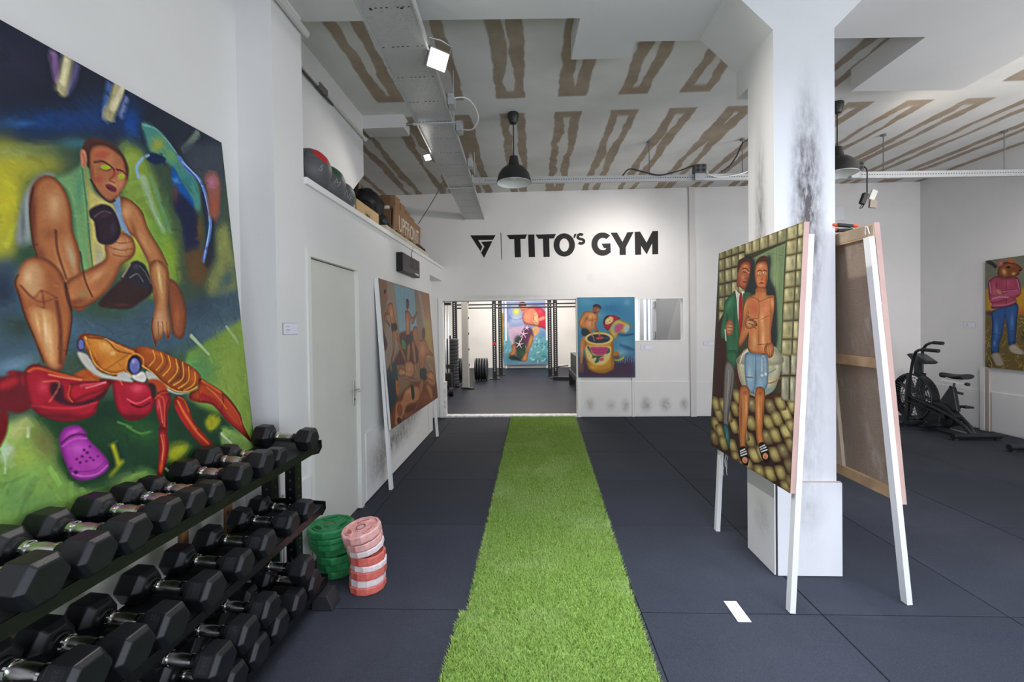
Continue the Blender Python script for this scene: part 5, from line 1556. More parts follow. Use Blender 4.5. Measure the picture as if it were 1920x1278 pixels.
B|a0582a|0.8|1|314,70,14.4,1.9,0,6.7
P|b05a54|1.4|1|1|228,45,222,61,206,69,187,68,172,56,166,39,172,23,187,15,206,16,222,28
B|d08a80|0.8|1|203,43,3,0.4,-0,4.7
P|a8603c|1.6|1|1|285,33,302,9,354,13,365,41,337,55
P|141418|1|1|1|317,86,314,93,304,98,290,98,277,95,271,88,274,82,285,77,299,76,311,80
S|241410|1.74|1.74|1.2|0.8|0|244,47,302,52,354,67
P|1c1414|0.8|1|1|447,128,444,133,436,135,427,135,419,131,416,126,419,121,427,119,436,120,444,123
S|2a1418|1.21|1.21|1|0.8|0|365,164,421,156
P|a89c88|1.4|1|1|87,874,175,855,220,907,246,958,226,977,154,981,111,931
E|5a4c3c|3.6|0.7
P|b4a894|1.4|1|1|302,791,371,771,426,803,481,835,459,861,382,860,314,833
E|5a4c3c|3.4|0.7
B|d0c4b0|0.7|1|160,910,6.1,-0.5,-0,10.6
S|4a4034|1.52|1.52|1.5|0.7|0|154,981,244,971
S|4a4034|1.44|1.44|1.5|0.7|0|348,858,470,864
Y|800|7|1.8|0.08|0.4
U|0.8|1.6''')
GAIN['mouse'] = 1.0
ART['wave'] = paint(140, 195, '7f8fb8', '''B|5a6aa0|0.7|0|79,80,12.7,0.1,-0.2,19.2
B|b0b8cc|0.7|0|273,278,27.5,0.3,-0.2,17
B|5a70b0|0.8|0|745,53,25.3,0.3,-0.1,8.5
B|4f64a8|0.6|0|122,277,7.9,3,-6.7,17.9
B|c8bcb8|0.6|0|75,375,12.7,0.1,-0.1,12.7
S|4a5a94|2.54|2.54|3|0.5|0|483,165,477,198,459,228
S|4a5a94|2.54|2.54|3|0.5|0|436,249,400,271,357,286
S|4a5a94|2.54|2.54|3|0.5|0|319,293,270,294,222,287
S|4a5a94|2.55|2.55|3|0.5|0|187,276,148,256,118,231
S|4a5a94|2.55|2.55|3|0.5|0|101,207,91,175,92,143
S|4a5a94|2.55|2.55|3|0.5|0|102,118,125,89,158,65
S|4a5a94|2.55|2.55|3|0.5|0|190,50,235,37,284,33
S|4a5a94|2.55|2.55|3|0.5|0|323,35,369,45,411,63
S|4a5a94|2.54|2.54|3|0.5|0|439,81,465,109,480,140
B|d8c83c|1|0|284,164,11.9,0.1,-0.1,11.9
B|c03a28|0.9|0|955,88,8.4,0.1,-0.2,14.8
B|d08a5a|0.6|0|924,142,5.1,0.1,-0.1,10.6
P|5f9aa8|6|1|0|-1,461,90,429,193,680,235,897,400,962,994,976,1001,511,859,467,738,542,615,682,538,844,341,897,23,982
P|3f7a86|8|0.9|0|18,765,160,896,400,962,995,879,994,981,31,988
S|5fa0a8|2.95|2.95|3|0.7|0|754,659,764,664
S|5fa0a8|2.95|2.95|3|0.7|0|869,665,882,648
S|2f7a70|2.95|2.95|3|0.7|0|712,694,737,680
S|d0e0dc|2.94|2.94|3|0.7|0|900,910,869,941
S|a8ccc8|2.95|2.95|3|0.7|0|879,749,885,715
S|a8ccc8|2.95|2.95|3|0.7|0|859,723,846,715
S|d0e0dc|2.94|2.94|3|0.7|0|840,944,820,934
S|1f6a58|2.95|2.95|3|0.7|0|805,575,820,574
S|5fa0a8|2.95|2.95|3|0.7|0|865,620,889,600
S|5fa0a8|2.95|2.95|3|0.7|0|690,856,674,897
S|2f7a70|2.95|2.95|3|0.7|0|610,925,590,936
S|a8ccc8|2.94|2.94|3|0.7|0|850,919,829,907
S|1f6a58|2.95|2.95|3|0.7|0|951,723,1017,714
S|2f7a70|2.94|2.94|3|0.7|0|813,930,820,930
S|d0e0dc|2.95|2.95|3|0.7|0|711,597,722,593
S|2f7a70|2.95|2.95|3|0.7|0|787,837,809,817
S|5fa0a8|2.94|2.94|3|0.7|0|969,886,958,880
S|5fa0a8|2.95|2.95|3|0.7|0|693,794,670,772
S|a8ccc8|2.95|2.95|3|0.7|0|723,789,727,815
S|a8ccc8|2.95|2.95|3|0.7|0|987,714,1006,729
S|a8ccc8|2.95|2.95|3|0.7|0|765,704,762,708
S|5fa0a8|2.94|2.94|3|0.7|0|797,885,795,914
S|5fa0a8|2.95|2.95|3|0.7|0|788,705,787,687
S|2f7a70|2.95|2.95|3|0.7|0|802,701,813,707
S|a8ccc8|2.95|2.95|3|0.7|0|859,765,841,769
S|1f6a58|2.95|2.95|3|0.7|0|719,799,720,812
S|1f6a58|2.95|2.95|3|0.7|0|618,932,620,938
S|5fa0a8|2.95|2.95|3|0.7|0|599,947,608,946
S|5fa0a8|2.94|2.94|3|0.7|0|861,834,875,849
S|d0e0dc|2.95|2.95|3|0.7|0|654,595,648,590
S|5fa0a8|2.95|2.95|3|0.7|0|653,914,621,926
S|2f7a70|2.95|2.95|3|0.7|0|637,635,626,622
S|5fa0a8|2.95|2.95|3|0.7|0|642,784,667,802
S|1f6a58|2.95|2.95|3|0.7|0|824,674,847,667
S|d0e0dc|2.95|2.95|3|0.7|0|962,605,982,630
S|a8ccc8|2.94|2.94|3|0.7|0|948,785,985,768
S|d0e0dc|2.95|2.95|3|0.7|0|634,918,611,923
S|2f7a70|2.95|2.95|3|0.7|0|872,855,869,823
S|a8ccc8|2.95|2.95|3|0.7|0|673,650,699,641
S|1f6a58|2.95|2.95|3|0.7|0|845,717,822,736
S|1f6a58|2.95|2.95|3|0.7|0|970,614,995,621
S|5fa0a8|2.94|2.94|3|0.7|0|936,804,945,808
S|5fa0a8|2.95|2.95|3|0.7|0|669,859,650,852
S|5fa0a8|2.95|2.95|3|0.7|0|624,838,630,846
S|a8ccc8|2.94|2.94|3|0.7|0|837,946,840,920
S|d0e0dc|2.94|2.94|3|0.7|0|742,941,740,965
S|5fa0a8|2.95|2.95|3|0.7|0|831,596,841,584
S|d0e0dc|2.95|2.95|3|0.7|0|772,806,723,813
S|1f6a58|2.94|2.94|3|0.7|0|895,885,898,871
S|5fa0a8|2.95|2.95|3|0.7|0|771,713,811,725
S|5fa0a8|2.95|2.95|3|0.7|0|861,600,908,613
S|d0e0dc|2.95|2.95|3|0.7|0|643,932,657,919
S|2f7a70|2.94|2.94|3|0.7|0|821,908,854,926
S|d0e0dc|2.95|2.95|3|0.7|0|603,904,593,899
S|1f6a58|2.95|2.95|3|0.7|0|905,678,899,691
S|a8ccc8|2.95|2.95|3|0.7|0|688,728,686,708
S|1f6a58|2.95|2.95|3|0.7|0|674,858,670,857
S|1f6a58|2.94|2.94|3|0.7|0|838,872,860,870
S|a8ccc8|2.95|2.95|3|0.7|0|603,774,611,745
S|d0e0dc|2.95|2.95|3|0.7|0|767,649,774,619
S|a8c4d0|2.54|2.54|3|0.6|0|48,808,66,752
S|a8c4d0|2.54|2.54|3|0.6|0|142,777,135,766
S|4f8aa0|2.54|2.54|3|0.6|0|48,579,56,573
S|4f8aa0|2.54|2.54|3|0.6|0|63,605,63,630
S|4f8aa0|2.54|2.54|3|0.6|0|101,615,74,621
S|d0dce0|2.54|2.54|3|0.6|0|150,614,182,609
S|4f8aa0|2.54|2.54|3|0.6|0|59,759,56,736
S|4f8aa0|2.54|2.54|3|0.6|0|32,736,58,733
S|4f8aa0|2.54|2.54|3|0.6|0|79,499,73,502
S|d0dce0|2.54|2.54|3|0.6|0|127,586,134,594
S|a8c4d0|2.54|2.54|3|0.6|0|64,624,73,566
S|4f8aa0|2.54|2.54|3|0.6|0|171,787,180,785
S|d0dce0|2.54|2.54|3|0.6|0|27,659,34,674
S|a8c4d0|2.54|2.54|3|0.6|0|125,523,145,568
S|4f8aa0|2.54|2.54|3|0.6|0|108,767,105,759
S|d0dce0|2.54|2.54|3|0.6|0|29,627,-24,628
S|a8c4d0|2.54|2.54|3|0.6|0|68,766,76,758
S|4f8aa0|2.54|2.54|3|0.6|0|97,592,116,590
B|5a7ab0|0.8|0|858,532,12.6,0.1,-0.1,10.6
P|bfa0b4|3|0.9|1|105,440,347,398,468,388,468,443,345,561,223,669,178,669
P|a888a8|5|0.6|1|194,539,346,507,254,647
P|b8203c|2.5|1|1|548,106,714,80,804,103,894,163,995,251,991,489,890,435,800,412,740,401,651,248
E|5a0a1c|4.9|0.7
B|d04a5a|0.6|1|803,173,12.7,0.1,-0.1,12.7
P|c8745c|2|1|1|426,203,471,160,563,106,699,118,743,206,756,293,762,401,619,378,499,367,439,323,417,268
E|5a2414|4.1|0.8
B|d89a74|0.6|1|531,247,12.7,0.1,-0.1,14.8
P|d0a878|2.5|1|1|682,205,743,195,763,358,665,346
S|4a2018|0.85|0.85|1.2|0.7|0|743,195,651,270,711,325
P|d88a70|2.5|1|1|878,239,907,283,801,315,741,292
P|5a2c24|1.6|1|1|504,68,488,102,445,123,393,123,351,101,335,66,352,32,394,11,447,11,489,33
P|b86a58|2|1|1|374,105,457,78,533,106,532,149,471,182,411,170
S|2a1614|1.7|1.7|1.4|0.8|0|397,105,480,100
S|3a1a14|1.27|1.27|1.2|0.8|0|411,138,472,144
S|2a1c14|0.85|0.85|1.2|0.7|0|454,334,575,350,741,336
S|2a1c14|0.85|0.85|1.2|0.7|0|454,356,574,372,740,358
S|2a1c14|0.85|0.85|1.2|0.7|0|453,377,574,393,740,379
S|2a1c14|0.85|0.85|1.2|0.7|0|453,399,574,415,740,401
P|c89a68|2|1|1|619,433,740,401,784,466,707,542,647,531
P|55304c|3|1|1|422,464,498,410,604,433,648,509,616,595,540,682,479,735,389,681,345,615
P|26382c|4|0.95|1|239,615,330,539,420,616,494,746,523,833,401,930,281,864
B|3a5a38|0.7|1|402,832,12.7,0.1,-0.1,12.7
P|c08a58|2|1|1|572,563,647,531,638,639,554,768,522,855,506,930,431,952,386,930,447,843,493,779
E|5a2414|4.1|0.8
P|b07a50|2|1|1|177,701,253,680,275,778,251,842,130,864,115,831,192,777
E|5a2414|4.1|0.8
P|1c2628|3|1|1|115,874,251,853,386,940,265,929,160,918
S|d8b4cc|3.17|1.27|1.4|1|0|513,421,521,385
S|d8b4cc|3.17|1.27|1.4|1|0|513,421,563,414
S|d8b4cc|3.17|1.27|1.4|1|0|513,421,540,453
S|d8b4cc|3.17|1.27|1.4|1|0|513,421,478,448
S|d8b4cc|3.17|1.27|1.4|1|0|513,421,468,404
S|d8b4cc|3.17|1.27|1.4|1|0|436,518,449,456
S|d8b4cc|3.17|1.27|1.4|1|0|436,518,522,506
S|d8b4cc|3.17|1.27|1.4|1|0|436,518,482,572
S|d8b4cc|3.17|1.27|1.4|1|0|436,518,376,564
S|d8b4cc|3.17|1.27|1.4|1|0|436,518,360,488
S|d8b4cc|3.17|1.27|1.4|1|0|344,680,356,620
S|d8b4cc|3.17|1.27|1.4|1|0|344,680,427,668
S|d8b4cc|3.17|1.27|1.4|1|0|344,680,388,732
S|d8b4cc|3.17|1.27|1.4|1|0|344,680,286,725
S|d8b4cc|3.17|1.27|1.4|1|0|344,680,270,652
S|d8b4cc|2.11|2.11|1.4|1|0|413,562,372,637
S|8aa03a|1.48|1.48|1.4|0.8|0|472,703,494,757,478,790
Y|400|5|1.5|0.08|0.35
U|1|1.6''')
GAIN['wave'] = 1.0
ART['yellow'] = paint(24, 90, 'b08a30', '''S|e0c878|1.54|1.54|2|0.8|0|435,930,403,1028
S|e0c878|1.54|1.54|2|0.8|0|129,671,135,779
S|7a5418|1.54|1.54|2|0.8|0|400,807,413,905
S|7a5418|1.54|1.54|2|0.8|0|164,984,71,1058
S|d0b050|1.54|1.54|2|0.8|0|166,987,198,1099
S|c29a38|1.54|1.54|2|0.8|0|2,1005,154,1068
S|d0b050|1.54|1.54|2|0.8|0|155,930,103,1038
S|5a3c14|1.54|1.54|2|0.8|0|339,95,379,164
S|d0b050|1.54|1.54|2|0.8|0|391,547,369,639
S|c29a38|1.54|1.54|2|0.8|0|353,650,325,750
S|c29a38|1.54|1.54|2|0.8|0|296,283,216,381
S|e0c878|1.54|1.54|2|0.8|0|438,581,446,637
S|5a3c14|1.54|1.54|2|0.8|0|258,804,300,877
S|e0c878|1.54|1.54|2|0.8|0|44,652,80,736
S|c29a38|1.54|1.54|2|0.8|0|269,862,342,967
S|d0b050|1.54|1.54|2|0.8|0|291,518,227,574
S|7a5418|1.54|1.54|2|0.8|0|149,811,260,890
S|e0c878|1.54|1.54|2|0.8|0|397,373,340,431
S|d0b050|1.54|1.54|2|0.8|0|422,788,481,880
S|e0c878|1.54|1.54|2|0.8|0|68,276,-3,340
S|e0c878|1.54|1.54|2|0.8|0|423,537,516,600
S|e0c878|1.54|1.54|2|0.8|0|82,383,-1,437
S|d0b050|1.54|1.54|2|0.8|0|378,85,484,158
S|7a5418|1.54|1.54|2|0.8|0|119,109,101,205
S|d0b050|1.54|1.54|2|0.8|0|236,229,312,300
S|c29a38|1.54|1.54|2|0.8|0|156,295,178,363
S|5a3c14|1.54|1.54|2|0.8|0|206,1024,155,1109
S|d0b050|1.54|1.54|2|0.8|0|115,457,104,556
S|5a3c14|1.54|1.54|2|0.8|0|182,746,249,796
S|c29a38|1.54|1.54|2|0.8|0|257,450,120,512''')
GAIN['yellow'] = 1.0
# ------------------------------------------------------------------ setting
ZC, ZS, XL, XW, XR, D = 3.92, 3.72, -1.53, -1.75, 6.56, 7.72
white = wall_mat('wall_paint')
back_paint = wall_mat('back_wall_paint', (.80, .785, .765), [
    ((1.02, 7.70, .22), (.13, .2, .17), .5, (.16, .14, .12)), ((1.38, 7.70, .2), (.13, .2, .15), .4, (.16, .14, .12)),
    ((1.63, 7.70, .2), (.1, .2, .17), .6, (.14, .12, .11)), ((1.98, 7.70, .21), (.14, .2, .19), .62, (.14, .12, .11)),
    ((2.31, 7.70, .21), (.14, .2, .18), .6, (.14, .12, .11)), ((2.63, 7.70, .21), (.11, .2, .17), .6, (.14, .12, .11)),
    ((1.05, 7.71, 2.42), (.12, .2, .16), .14, (.3, .29, .28)), ((-.4, 7.71, 2.1), (1.2, .2, .06), .3, (.25, .23, .22)),
    ((5.9, 7.7, 1.0), (.35, .4, .6), .25, (.5, .42, .36))])
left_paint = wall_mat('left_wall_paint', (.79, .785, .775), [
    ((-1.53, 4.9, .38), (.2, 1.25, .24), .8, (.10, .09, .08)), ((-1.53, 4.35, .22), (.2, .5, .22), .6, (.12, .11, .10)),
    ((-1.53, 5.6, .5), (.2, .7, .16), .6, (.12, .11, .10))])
pillar_paint = wall_mat('pillar_paint', (.80, .80, .80), [
    ((1.76, 2.88, 2.35), (.15, .12, 1.0), 1.1, (.055, .045, .042)), ((1.555, 3.05, 2.2), (.12, .11, 1.0), .75, (.09, .075, .06)),
    ((1.555, 3.05, 1.7), (.12, .11, .6), .5, (.12, .10, .08)), ((1.74, 2.88, 1.1), (.2, .12, 1.5), .45, (.22, .20, .19)),
    ((1.74, 2.85, .40), (.16, .1, .16), .32, (.25, .24, .23)), ((1.536, 3.02, .30), (.1, .16, .2), .4, (.22, .21, .2))])
panel_edge = M('raw_board_edge', (.45, .38, .33), .8)
gap_dark = M('dark_gap', (.03, .03, .03), .9)

def rubber_mat_material():
    k = N('rubber_mat'); p = k.p
    p.inputs['Roughness'].default_value = .8; p.inputs['Specular IOR Level'].default_value = .08
    n = k.noise(k.pos, 260, 3, .7); m = k.noise(k.pos, 1.1, 5, .6); f = k.noise(k.pos, 900, 2, .5)
    oi = k.n('ObjectInfo')
    c = k.mix(k.sm(n, .3, .75), (.025, .028, .036), (.060, .066, .084))
    c = k.mix(k.math('MULTIPLY', k.sm(m, .4, .75), .4), c, (.076, .082, .10))
    c = k.mix(k.math('MULTIPLY', k.sm(f, .70, .78), .22), c, (.22, .22, .23))
    c = k.mix(k.math('MULTIPLY', oi.outputs['Random'], .3), c, (.024, .026, .034))
    k.l(c, p.inputs['Base Color'])
    k.l(k.sm(m, .3, .7, .72, .85), p.inputs['Roughness'])
    k.bump(k.math('ADD', n, f), .35, .003); return k.m
rubber = rubber_mat_material()
fl = struct(B().bb(-1.9, XR+.1, -2.7, D+.14, -.2, -.013).done('floor', M('screed', (.05, .05, .05), .9)))
xs = [-1.74, -1.365, -.37, .6, 1.59, 2.575, 3.585, 4.65, 5.66, XR-.004]
ys = [-2.55, -1.6, -.6, .43, 1.45, 2.49, 3.565, 4.60, 5.61, 6.59, D-.004]
for i in range(len(xs)-1):
    for j in range(len(ys)-1):
        x0, x1, y0, y1 = xs[i], xs[i+1], ys[j], ys[j+1]
        if i == 0 and y1 > 2.6: x0 = XL+.004 if y0 < 6.5 else -1.72
        g = .0028; z = random.uniform(-.0012, 0); bv = .0025
        b = B(); b._add([(x0+g, y0+g, -.0135), (x1-g, y0+g, -.0135), (x1-g, y1-g, -.0135), (x0+g, y1-g, -.0135),
            (x0+g, y0+g, z-bv), (x1-g, y0+g, z-bv), (x1-g, y1-g, z-bv), (x0+g, y1-g, z-bv),
            (x0+g+bv, y0+g+bv, z), (x1-g-bv, y0+g+bv, z), (x1-g-bv, y1-g-bv, z), (x0+g+bv, y1-g-bv, z)],
            [(3, 2, 1, 0), (0, 1, 5, 4), (1, 2, 6, 5), (2, 3, 7, 6), (3, 0, 4, 7), (4, 5, 9, 8), (5, 6, 10, 9), (6, 7, 11, 10), (7, 4, 8, 11), (8, 9, 10, 11)])
        b.done('rubber_mat', rubber, fl)

def ceiling_material():
    k = N('plasterboard'); p = k.p; p.inputs['Roughness'].default_value = .9; p.inputs['Specular IOR Level'].default_value = .15
    sp = k.n('SeparateXYZ'); k.l(k.pos, sp.inputs[0]); X, Y = sp.outputs[0], sp.outputs[1]
    nz = k.n('TexNoise'); nz.inputs['Scale'].default_value = 3.2; nz.inputs['Detail'].default_value = 4
    k.l(k.pos, nz.inputs['Vector']); wob = k.math('MULTIPLY', k.math('SUBTRACT', nz.outputs[0], .5), .10)
    u = k.math('ADD', k.math('DIVIDE', k.math('ADD', k.math('ADD', X, .165), wob), .615), .5)
    cell = k.math('FLOOR', u)
    d = k.math('MULTIPLY', k.math('ABSOLUTE', k.math('SUBTRACT', k.math('FRACT', u), .5)), .615)
    band = k.sm(d, .155, .135)
    # rows of boards: joints stop short of the butt joints
    row = None
    for a, e in ((2.0, 4.53), (4.85, 7.78)):
        r = k.math('MULTIPLY', k.sm(Y, a-.02, a+.02), k.sm(Y, e+.02, e-.02)); row = r if row is None else k.math('MAXIMUM', row, r)
    wn = k.n('TexNoise', noise_dimensions='2D'); cv = k.n('CombineXYZ'); k.l(k.math('MULTIPLY', cell, 7.3), cv.inputs[0]); k.l(k.math('MULTIPLY', Y, .62), cv.inputs[1])
    wn.inputs['Scale'].default_value = 1.6; wn.inputs['Detail'].default_value = 3; k.l(cv.outputs[0], wn.inputs['Vector'])
    core = k.math('MULTIPLY', k.sm(k.math('ADD', d, k.math('MULTIPLY', k.math('SUBTRACT', .52, wn.outputs[0]), .22)), .052, .035), 1.)
    rin = None
    for a, e in ((2.0, 4.40), (4.98, 7.78)):
        r = k.math('MULTIPLY', k.sm(Y, a-.03, a+.05), k.sm(Y, e+.03, e-.05)); rin = r if rin is None else k.math('MAXIMUM', rin, r)
    core = k.math('MULTIPLY', core, rin)
    f = k.math('MULTIPLY', k.math('MULTIPLY', band, row), k.math('SUBTRACT', 1., k.math('MULTIPLY', core, .85)))
    base = k.mix(k.sm(k.noise(k.pos, 2.2, 5), .3, .7), (.68, .68, .665), (.76, .76, .745))
    brown = k.mix(k.sm(k.noise(k.pos, 5, 5), .3, .7), (.34, .275, .21), (.42, .345, .27))
    k.l(k.mix(f, base, brown), p.inputs['Base Color']); return k.m
struct(B().bb(-3.0, XR+.1, -2.7, D+.14, ZC, ZC+.1).done('ceiling', ceiling_material()))
beam_paint = wall_mat('beam_paint', (.74, .74, .735))
poly = [(XW, 2.35), (XR+.05, 2.35), (XR+.05, 3.40), (3.98, 3.42), (3.98, 4.27), (2.975, 4.22), (2.975, 3.45), (.823, 3.37), (.815, 3.58), (.353, 3.565), (.372, 3.09), (XW, 3.0)]
struct(B().prism(poly, lambda x, y, d: (x, y, d), ZS, ZC+.02).done('ceiling_beam', beam_paint))

# back wall with the wide opening and the small hatch
b = B(); y0, y1 = D, D+.14
for x0, x1, z0, z1 in ((-3.0, -1.53, 0, ZC), (-1.53, .805, 2.045, ZC), (.805, 1.81, 0, ZC), (1.81, 2.63, 0, 1.31), (1.81, 2.63, 2.03, ZC), (2.63, XR+.1, 0, ZC)):
    b.bb(x0, x1, y0, y1, z0, z1)
wb = struct(b.done('wall_back', back_paint, weld=True))
B().bb(.85, 1.738, D-.012, D, .012, .61).done('wall_panel', back_paint, wb)
B().bb(1.782, 2.73, D-.012, D, .012, .60).done('wall_panel', back_paint, wb)
B().bb(2.84, XR, D-.012, D, .012, .59).done('wall_panel', back_paint, wb)
B().bb(1.742, 1.778, D-.02, D, 0, .675).done('batten', back_paint, wb)
B().bb(2.735, 2.832, D-.035, D, 0, ZC).done('step_shade_strip', wall_mat('step_shade_paint', (.70, .68, .66)), wb)  # strip standing in for a wall step, its shade put into greyer paint
B().bb(-1.60, -1.53, D-.018, D, 0, 2.10).done('trim_1', M('trim_paint', (.82, .815, .80), .45), None)
struct(bpy.data.objects['trim_1'])
t = struct(B().bb(-1.53, .805, D-.015, D+.16, 0, .028).bb(-1.53, -1.50, D-.012, D+.15, .028, .62).bb(.80, .835, D-.012, D+.15, .028, .62).done('trim_2', M('threshold_paint', (.72, .71, .70), .5, var=.25, vs=14)))
struct(B().bb(.805, .86, D-.022, D, .0, 2.06).done('trim_3', MATS['trim_paint']))
struct(B().bb(-1.53, .805, D-.004, D+.14, 2.038, 2.045).done('trim_4', M('grey_lintel', (.30, .30, .30), .5)))
struct(B().bb(1.80, 2.645, D-.006, D+.14, 1.30, 1.312).bb(1.80, 2.645, D-.006, D+.14, 2.028, 2.04).bb(1.80, 1.812, D-.006, D+.14, 1.312, 2.028).bb(2.628, 2.645, D-.006, D+.14, 1.312, 2.028).done('trim_5', MATS['trim_paint']))
# right wall, front wall
wr = struct(B().bb(XR, XR+.12, -2.7, D+.14, 0, ZC).done('wall_right', wall_mat('right_wall_paint', (.79, .785, .785))))
B().bb(XR-.012, XR, 6.66, D-.014, .012, .57).done('wall_panel', MATS['right_wall_paint'], wr)
B().bb(XR-.012, XR, -2.5, 6.56, .012, .57).done('wall_panel', MATS['right_wall_paint'], wr)
B().bb(XR-.03, XR, 6.58, 6.635, 0, .905).done('batten', panel_edge, wr)
B().bb(XR-.035, XR, 6.64, 6.70, 0, .905).done('batten', MATS['right_wall_paint'], wr)
b = B(); b.bb(-1.9, XR+.1, -2.7, -2.58, 0, .45).bb(-1.9, XR+.1, -2.7, -2.58, 3.1, ZC)
for x0, x1 in ((-1.9, -1.6), (3.85, 4.05), (6.4, XR+.1)): b.bb(x0, x1, -2.7, -2.58, .45, 3.1)
struct(b.done('wall_front', white))
# left wall: recess behind the rack, pilaster, store room box with the door
b = B(); b.bb(XW-.12, XW, -2.7, 2.62, 0, ZC); b.bb(XW-.1, XL, 2.62, 2.972, 0, ZC)
b.bb(XL-.12, XL, 2.972, 3.93, 2.165, 2.60); b.bb(XL-.12, XL, 3.93, 6.75, 0, 2.60)
b.bb(-1.84, -1.72, 6.75, D, 0, 2.42); b.bb(-1.84, XL, 6.75, D, 2.40, 2.60)
wl = struct(b.done('wall_left', left_paint))
B().bb(XL, XL+.012, 4.0, 6.745, .012, .635).done('wall_panel', left_paint, wl)
B().bb(XL, XL+.012, 2.63, 2.965, .012, .60).done('wall_panel', left_paint, wl)
struct(B().bb(-2.95, XL+.022, 2.973, D, 2.60, 2.645).done('trim_6', MATS['trim_paint']))
struct(B().prism([(2.63, 2.645), (4.02, 2.645), (4.80, 3.27), (4.80, ZC), (2.63, ZC)], lambda x, y, d: (d, x, y), -2.9, -1.80).done('wall_left_upper', wall_mat('upper_paint', (.76, .76, .755))))
struct(B().bb(-3.0, -2.85, 4.4, D, 2.645, ZC).done('wall_left_loft', MATS['upper_paint']))
struct(B().bb(-1.80, -1.345, 4.79, 5.02, 3.78, ZC).done('trim_7', beam_paint))
# pillar
b = B(); b.prism([(1.555, 0), (1.93, 0), (1.93, 3.45), (2.21, 3.73), (1.28, 3.73), (1.555, 3.455)], lambda x, y, d: (x, d, y), 2.88, 3.21)
b.prism([(1.555, 3.265), (1.93, 3.265), (1.93, 3.45), (2.21, 3.73), (1.28, 3.73), (1.555, 3.455)], lambda x, y, d: (x, d, y), 3.21, 3.375)
pl = struct(b.done('pillar', pillar_paint))
B().bb(1.552, 1.949, 2.856, 2.88, .004, .594).done('base_panel', pillar_paint, pl)
B().bb(1.536, 1.555, 2.866, 3.215, .004, .588).done('base_panel', pillar_paint, pl)
B().bb(1.93, 1.948, 2.882, 3.215, .004, .59).done('base_panel', pillar_paint, pl)
B().bb(1.545, 1.553, 2.86, 2.868, .002, .59).done('corner_gap', gap_dark, pl)
B().bb(1.553, 1.947, 2.862, 2.882, .594, .600).done('panel_top_edge', panel_edge, pl)

# door in the left wall
door_paint = M('door_paint', (.70, .70, .64), .5, var=.03, vs=2)
frame_paint = M('door_frame_paint', (.78, .775, .73), .45)
dr = B().bb(XL-.06, XL-.022, 3.02, 3.875, .008, 2.105).done('door_1', door_paint); struct(dr)
for y0, y1, z0, z1 in ((2.974, 3.022, 0, 2.165), (3.873, 3.928, 0, 2.165), (3.022, 3.873, 2.112, 2.165)):
    B().bb(XL-.1, XL+.014, y0, y1, z0, z1).done('door_frame', frame_paint, dr)
B().bb(XL-.07, XL-.03, 3.025, 3.87, 2.098, 2.112).done('top_gap', gap_dark, dr)
steel = M('brushed_steel', (.55, .55, .53), .35, 1.)
hp = B().bb(XL-.022, XL-.012, 3.79, 3.826, .93, 1.145).done('handle_plate', steel, dr, bevel=.003)
B().cyl((XL-.012, 3.808, 1.065), (XL+.04, 3.808, 1.065), .009).tube([(XL+.038, 3.815, 1.065), (XL+.04, 3.76, 1.065), (XL+.037, 3.69, 1.062)], .009, 8).done('lever', steel, hp, True)
B().cyl((XL-.012, 3.808, .985), (XL-.008, 3.808, .985), .008).done('keyhole', M('key_dark', (.05, .05, .05), .5, .5), hp)
for z in (.35, 1.15, 1.9):
    B().cyl((XL-.015, 3.02, z-.05), (XL-.015, 3.02, z+.05), .007).done('hinge', frame_paint, dr)

# pipes above the store room
pipe_paint = M('painted_pipe', (.62, .61, .59), .45)
p1 = thing('pipe', 'white painted pipe running along the top of the pilaster beside the beam', 'pipe', (XL+.03, 1.5, 3.62))
b = B().tube([(XL+.03, 1.2, 3.62), (XL+.03, 2.99, 3.62)], .024, 10).done('pipe_run', pipe_paint, p1, True)
for y in (1.6, 2.45): B().box((XL+.03, y, 3.62), (.06, .035, .06)).done('clip', pipe_paint, p1)
p2 = thing('pipe', 'thin white pipe with a black joint on the upper wall above the medicine balls', 'pipe', (-1.775, 3, 3.68))
B().tube([(-1.775, 2.98, 3.69), (-1.775, 4.80, 3.665)], .016, 8).done('pipe_run', pipe_paint, p2, True)
B().tube([(-1.775, 2.98, 3.655), (-1.775, 4.0, 3.645)], .009, 8).done('cable', M('black_plastic', (.02, .02, .02), .45), p2, True)
B().box((-1.772, 3.78, 3.672), (.045, .14, .05)).done('junction', M('grey_box', (.16, .15, .14), .5), p2)
B().sph((-1.775, 4.8, 3.665), .024, 10, 8).done('end_cap', pipe_paint, p2, True)
p3 = tag(B().tube([(-1.345, 4.9, 3.86), (-1.09, 4.9, 3.86)], .018, 8).done('conduit', M('galvanised_dark', (.3, .3, .3), .45, .8), None, True), 'short grey conduit between the white boxed duct and the cable tray', 'conduit')

# ------------------------------------------------------------------ second room behind the opening
far_paint = wall_mat('second_room_paint', (.80, .78, .75), [((1.6, 16.5, 1.2), (.5, .3, .4), .3, (.45, .43, .42)), ((-2.0, 16.5, 1.0), (.8, .3, .4), .25, (.45, .43, .42))])
b = B(); b.bb(-3.4, 1.75, 16.6, 16.7, 0, 3.3); b.bb(-3.5, -3.4, D+.14, 16.7, 0, 3.3); b.bb(1.72, 1.76, D+.14, 16.7, 0, 3.3)
struct(b.done('wall_second_room', far_paint))
struct(B().bb(-3.5, 1.76, D+.14, 16.7, 3.3, 3.4).done('ceiling_second_room', far_paint))
k = N('sheet_rubber'); k.p.inputs['Roughness'].default_value = .5; k.p.inputs['Specular IOR Level'].default_value = .12
k.l(k.mix(k.sm(k.noise(k.pos, 1.2, 5), .3, .7), (.008, .011, .019), (.015, .018, .030)), k.p.inputs['Base Color']); k.bump(k.noise(k.pos, 240, 3), .15, .002)
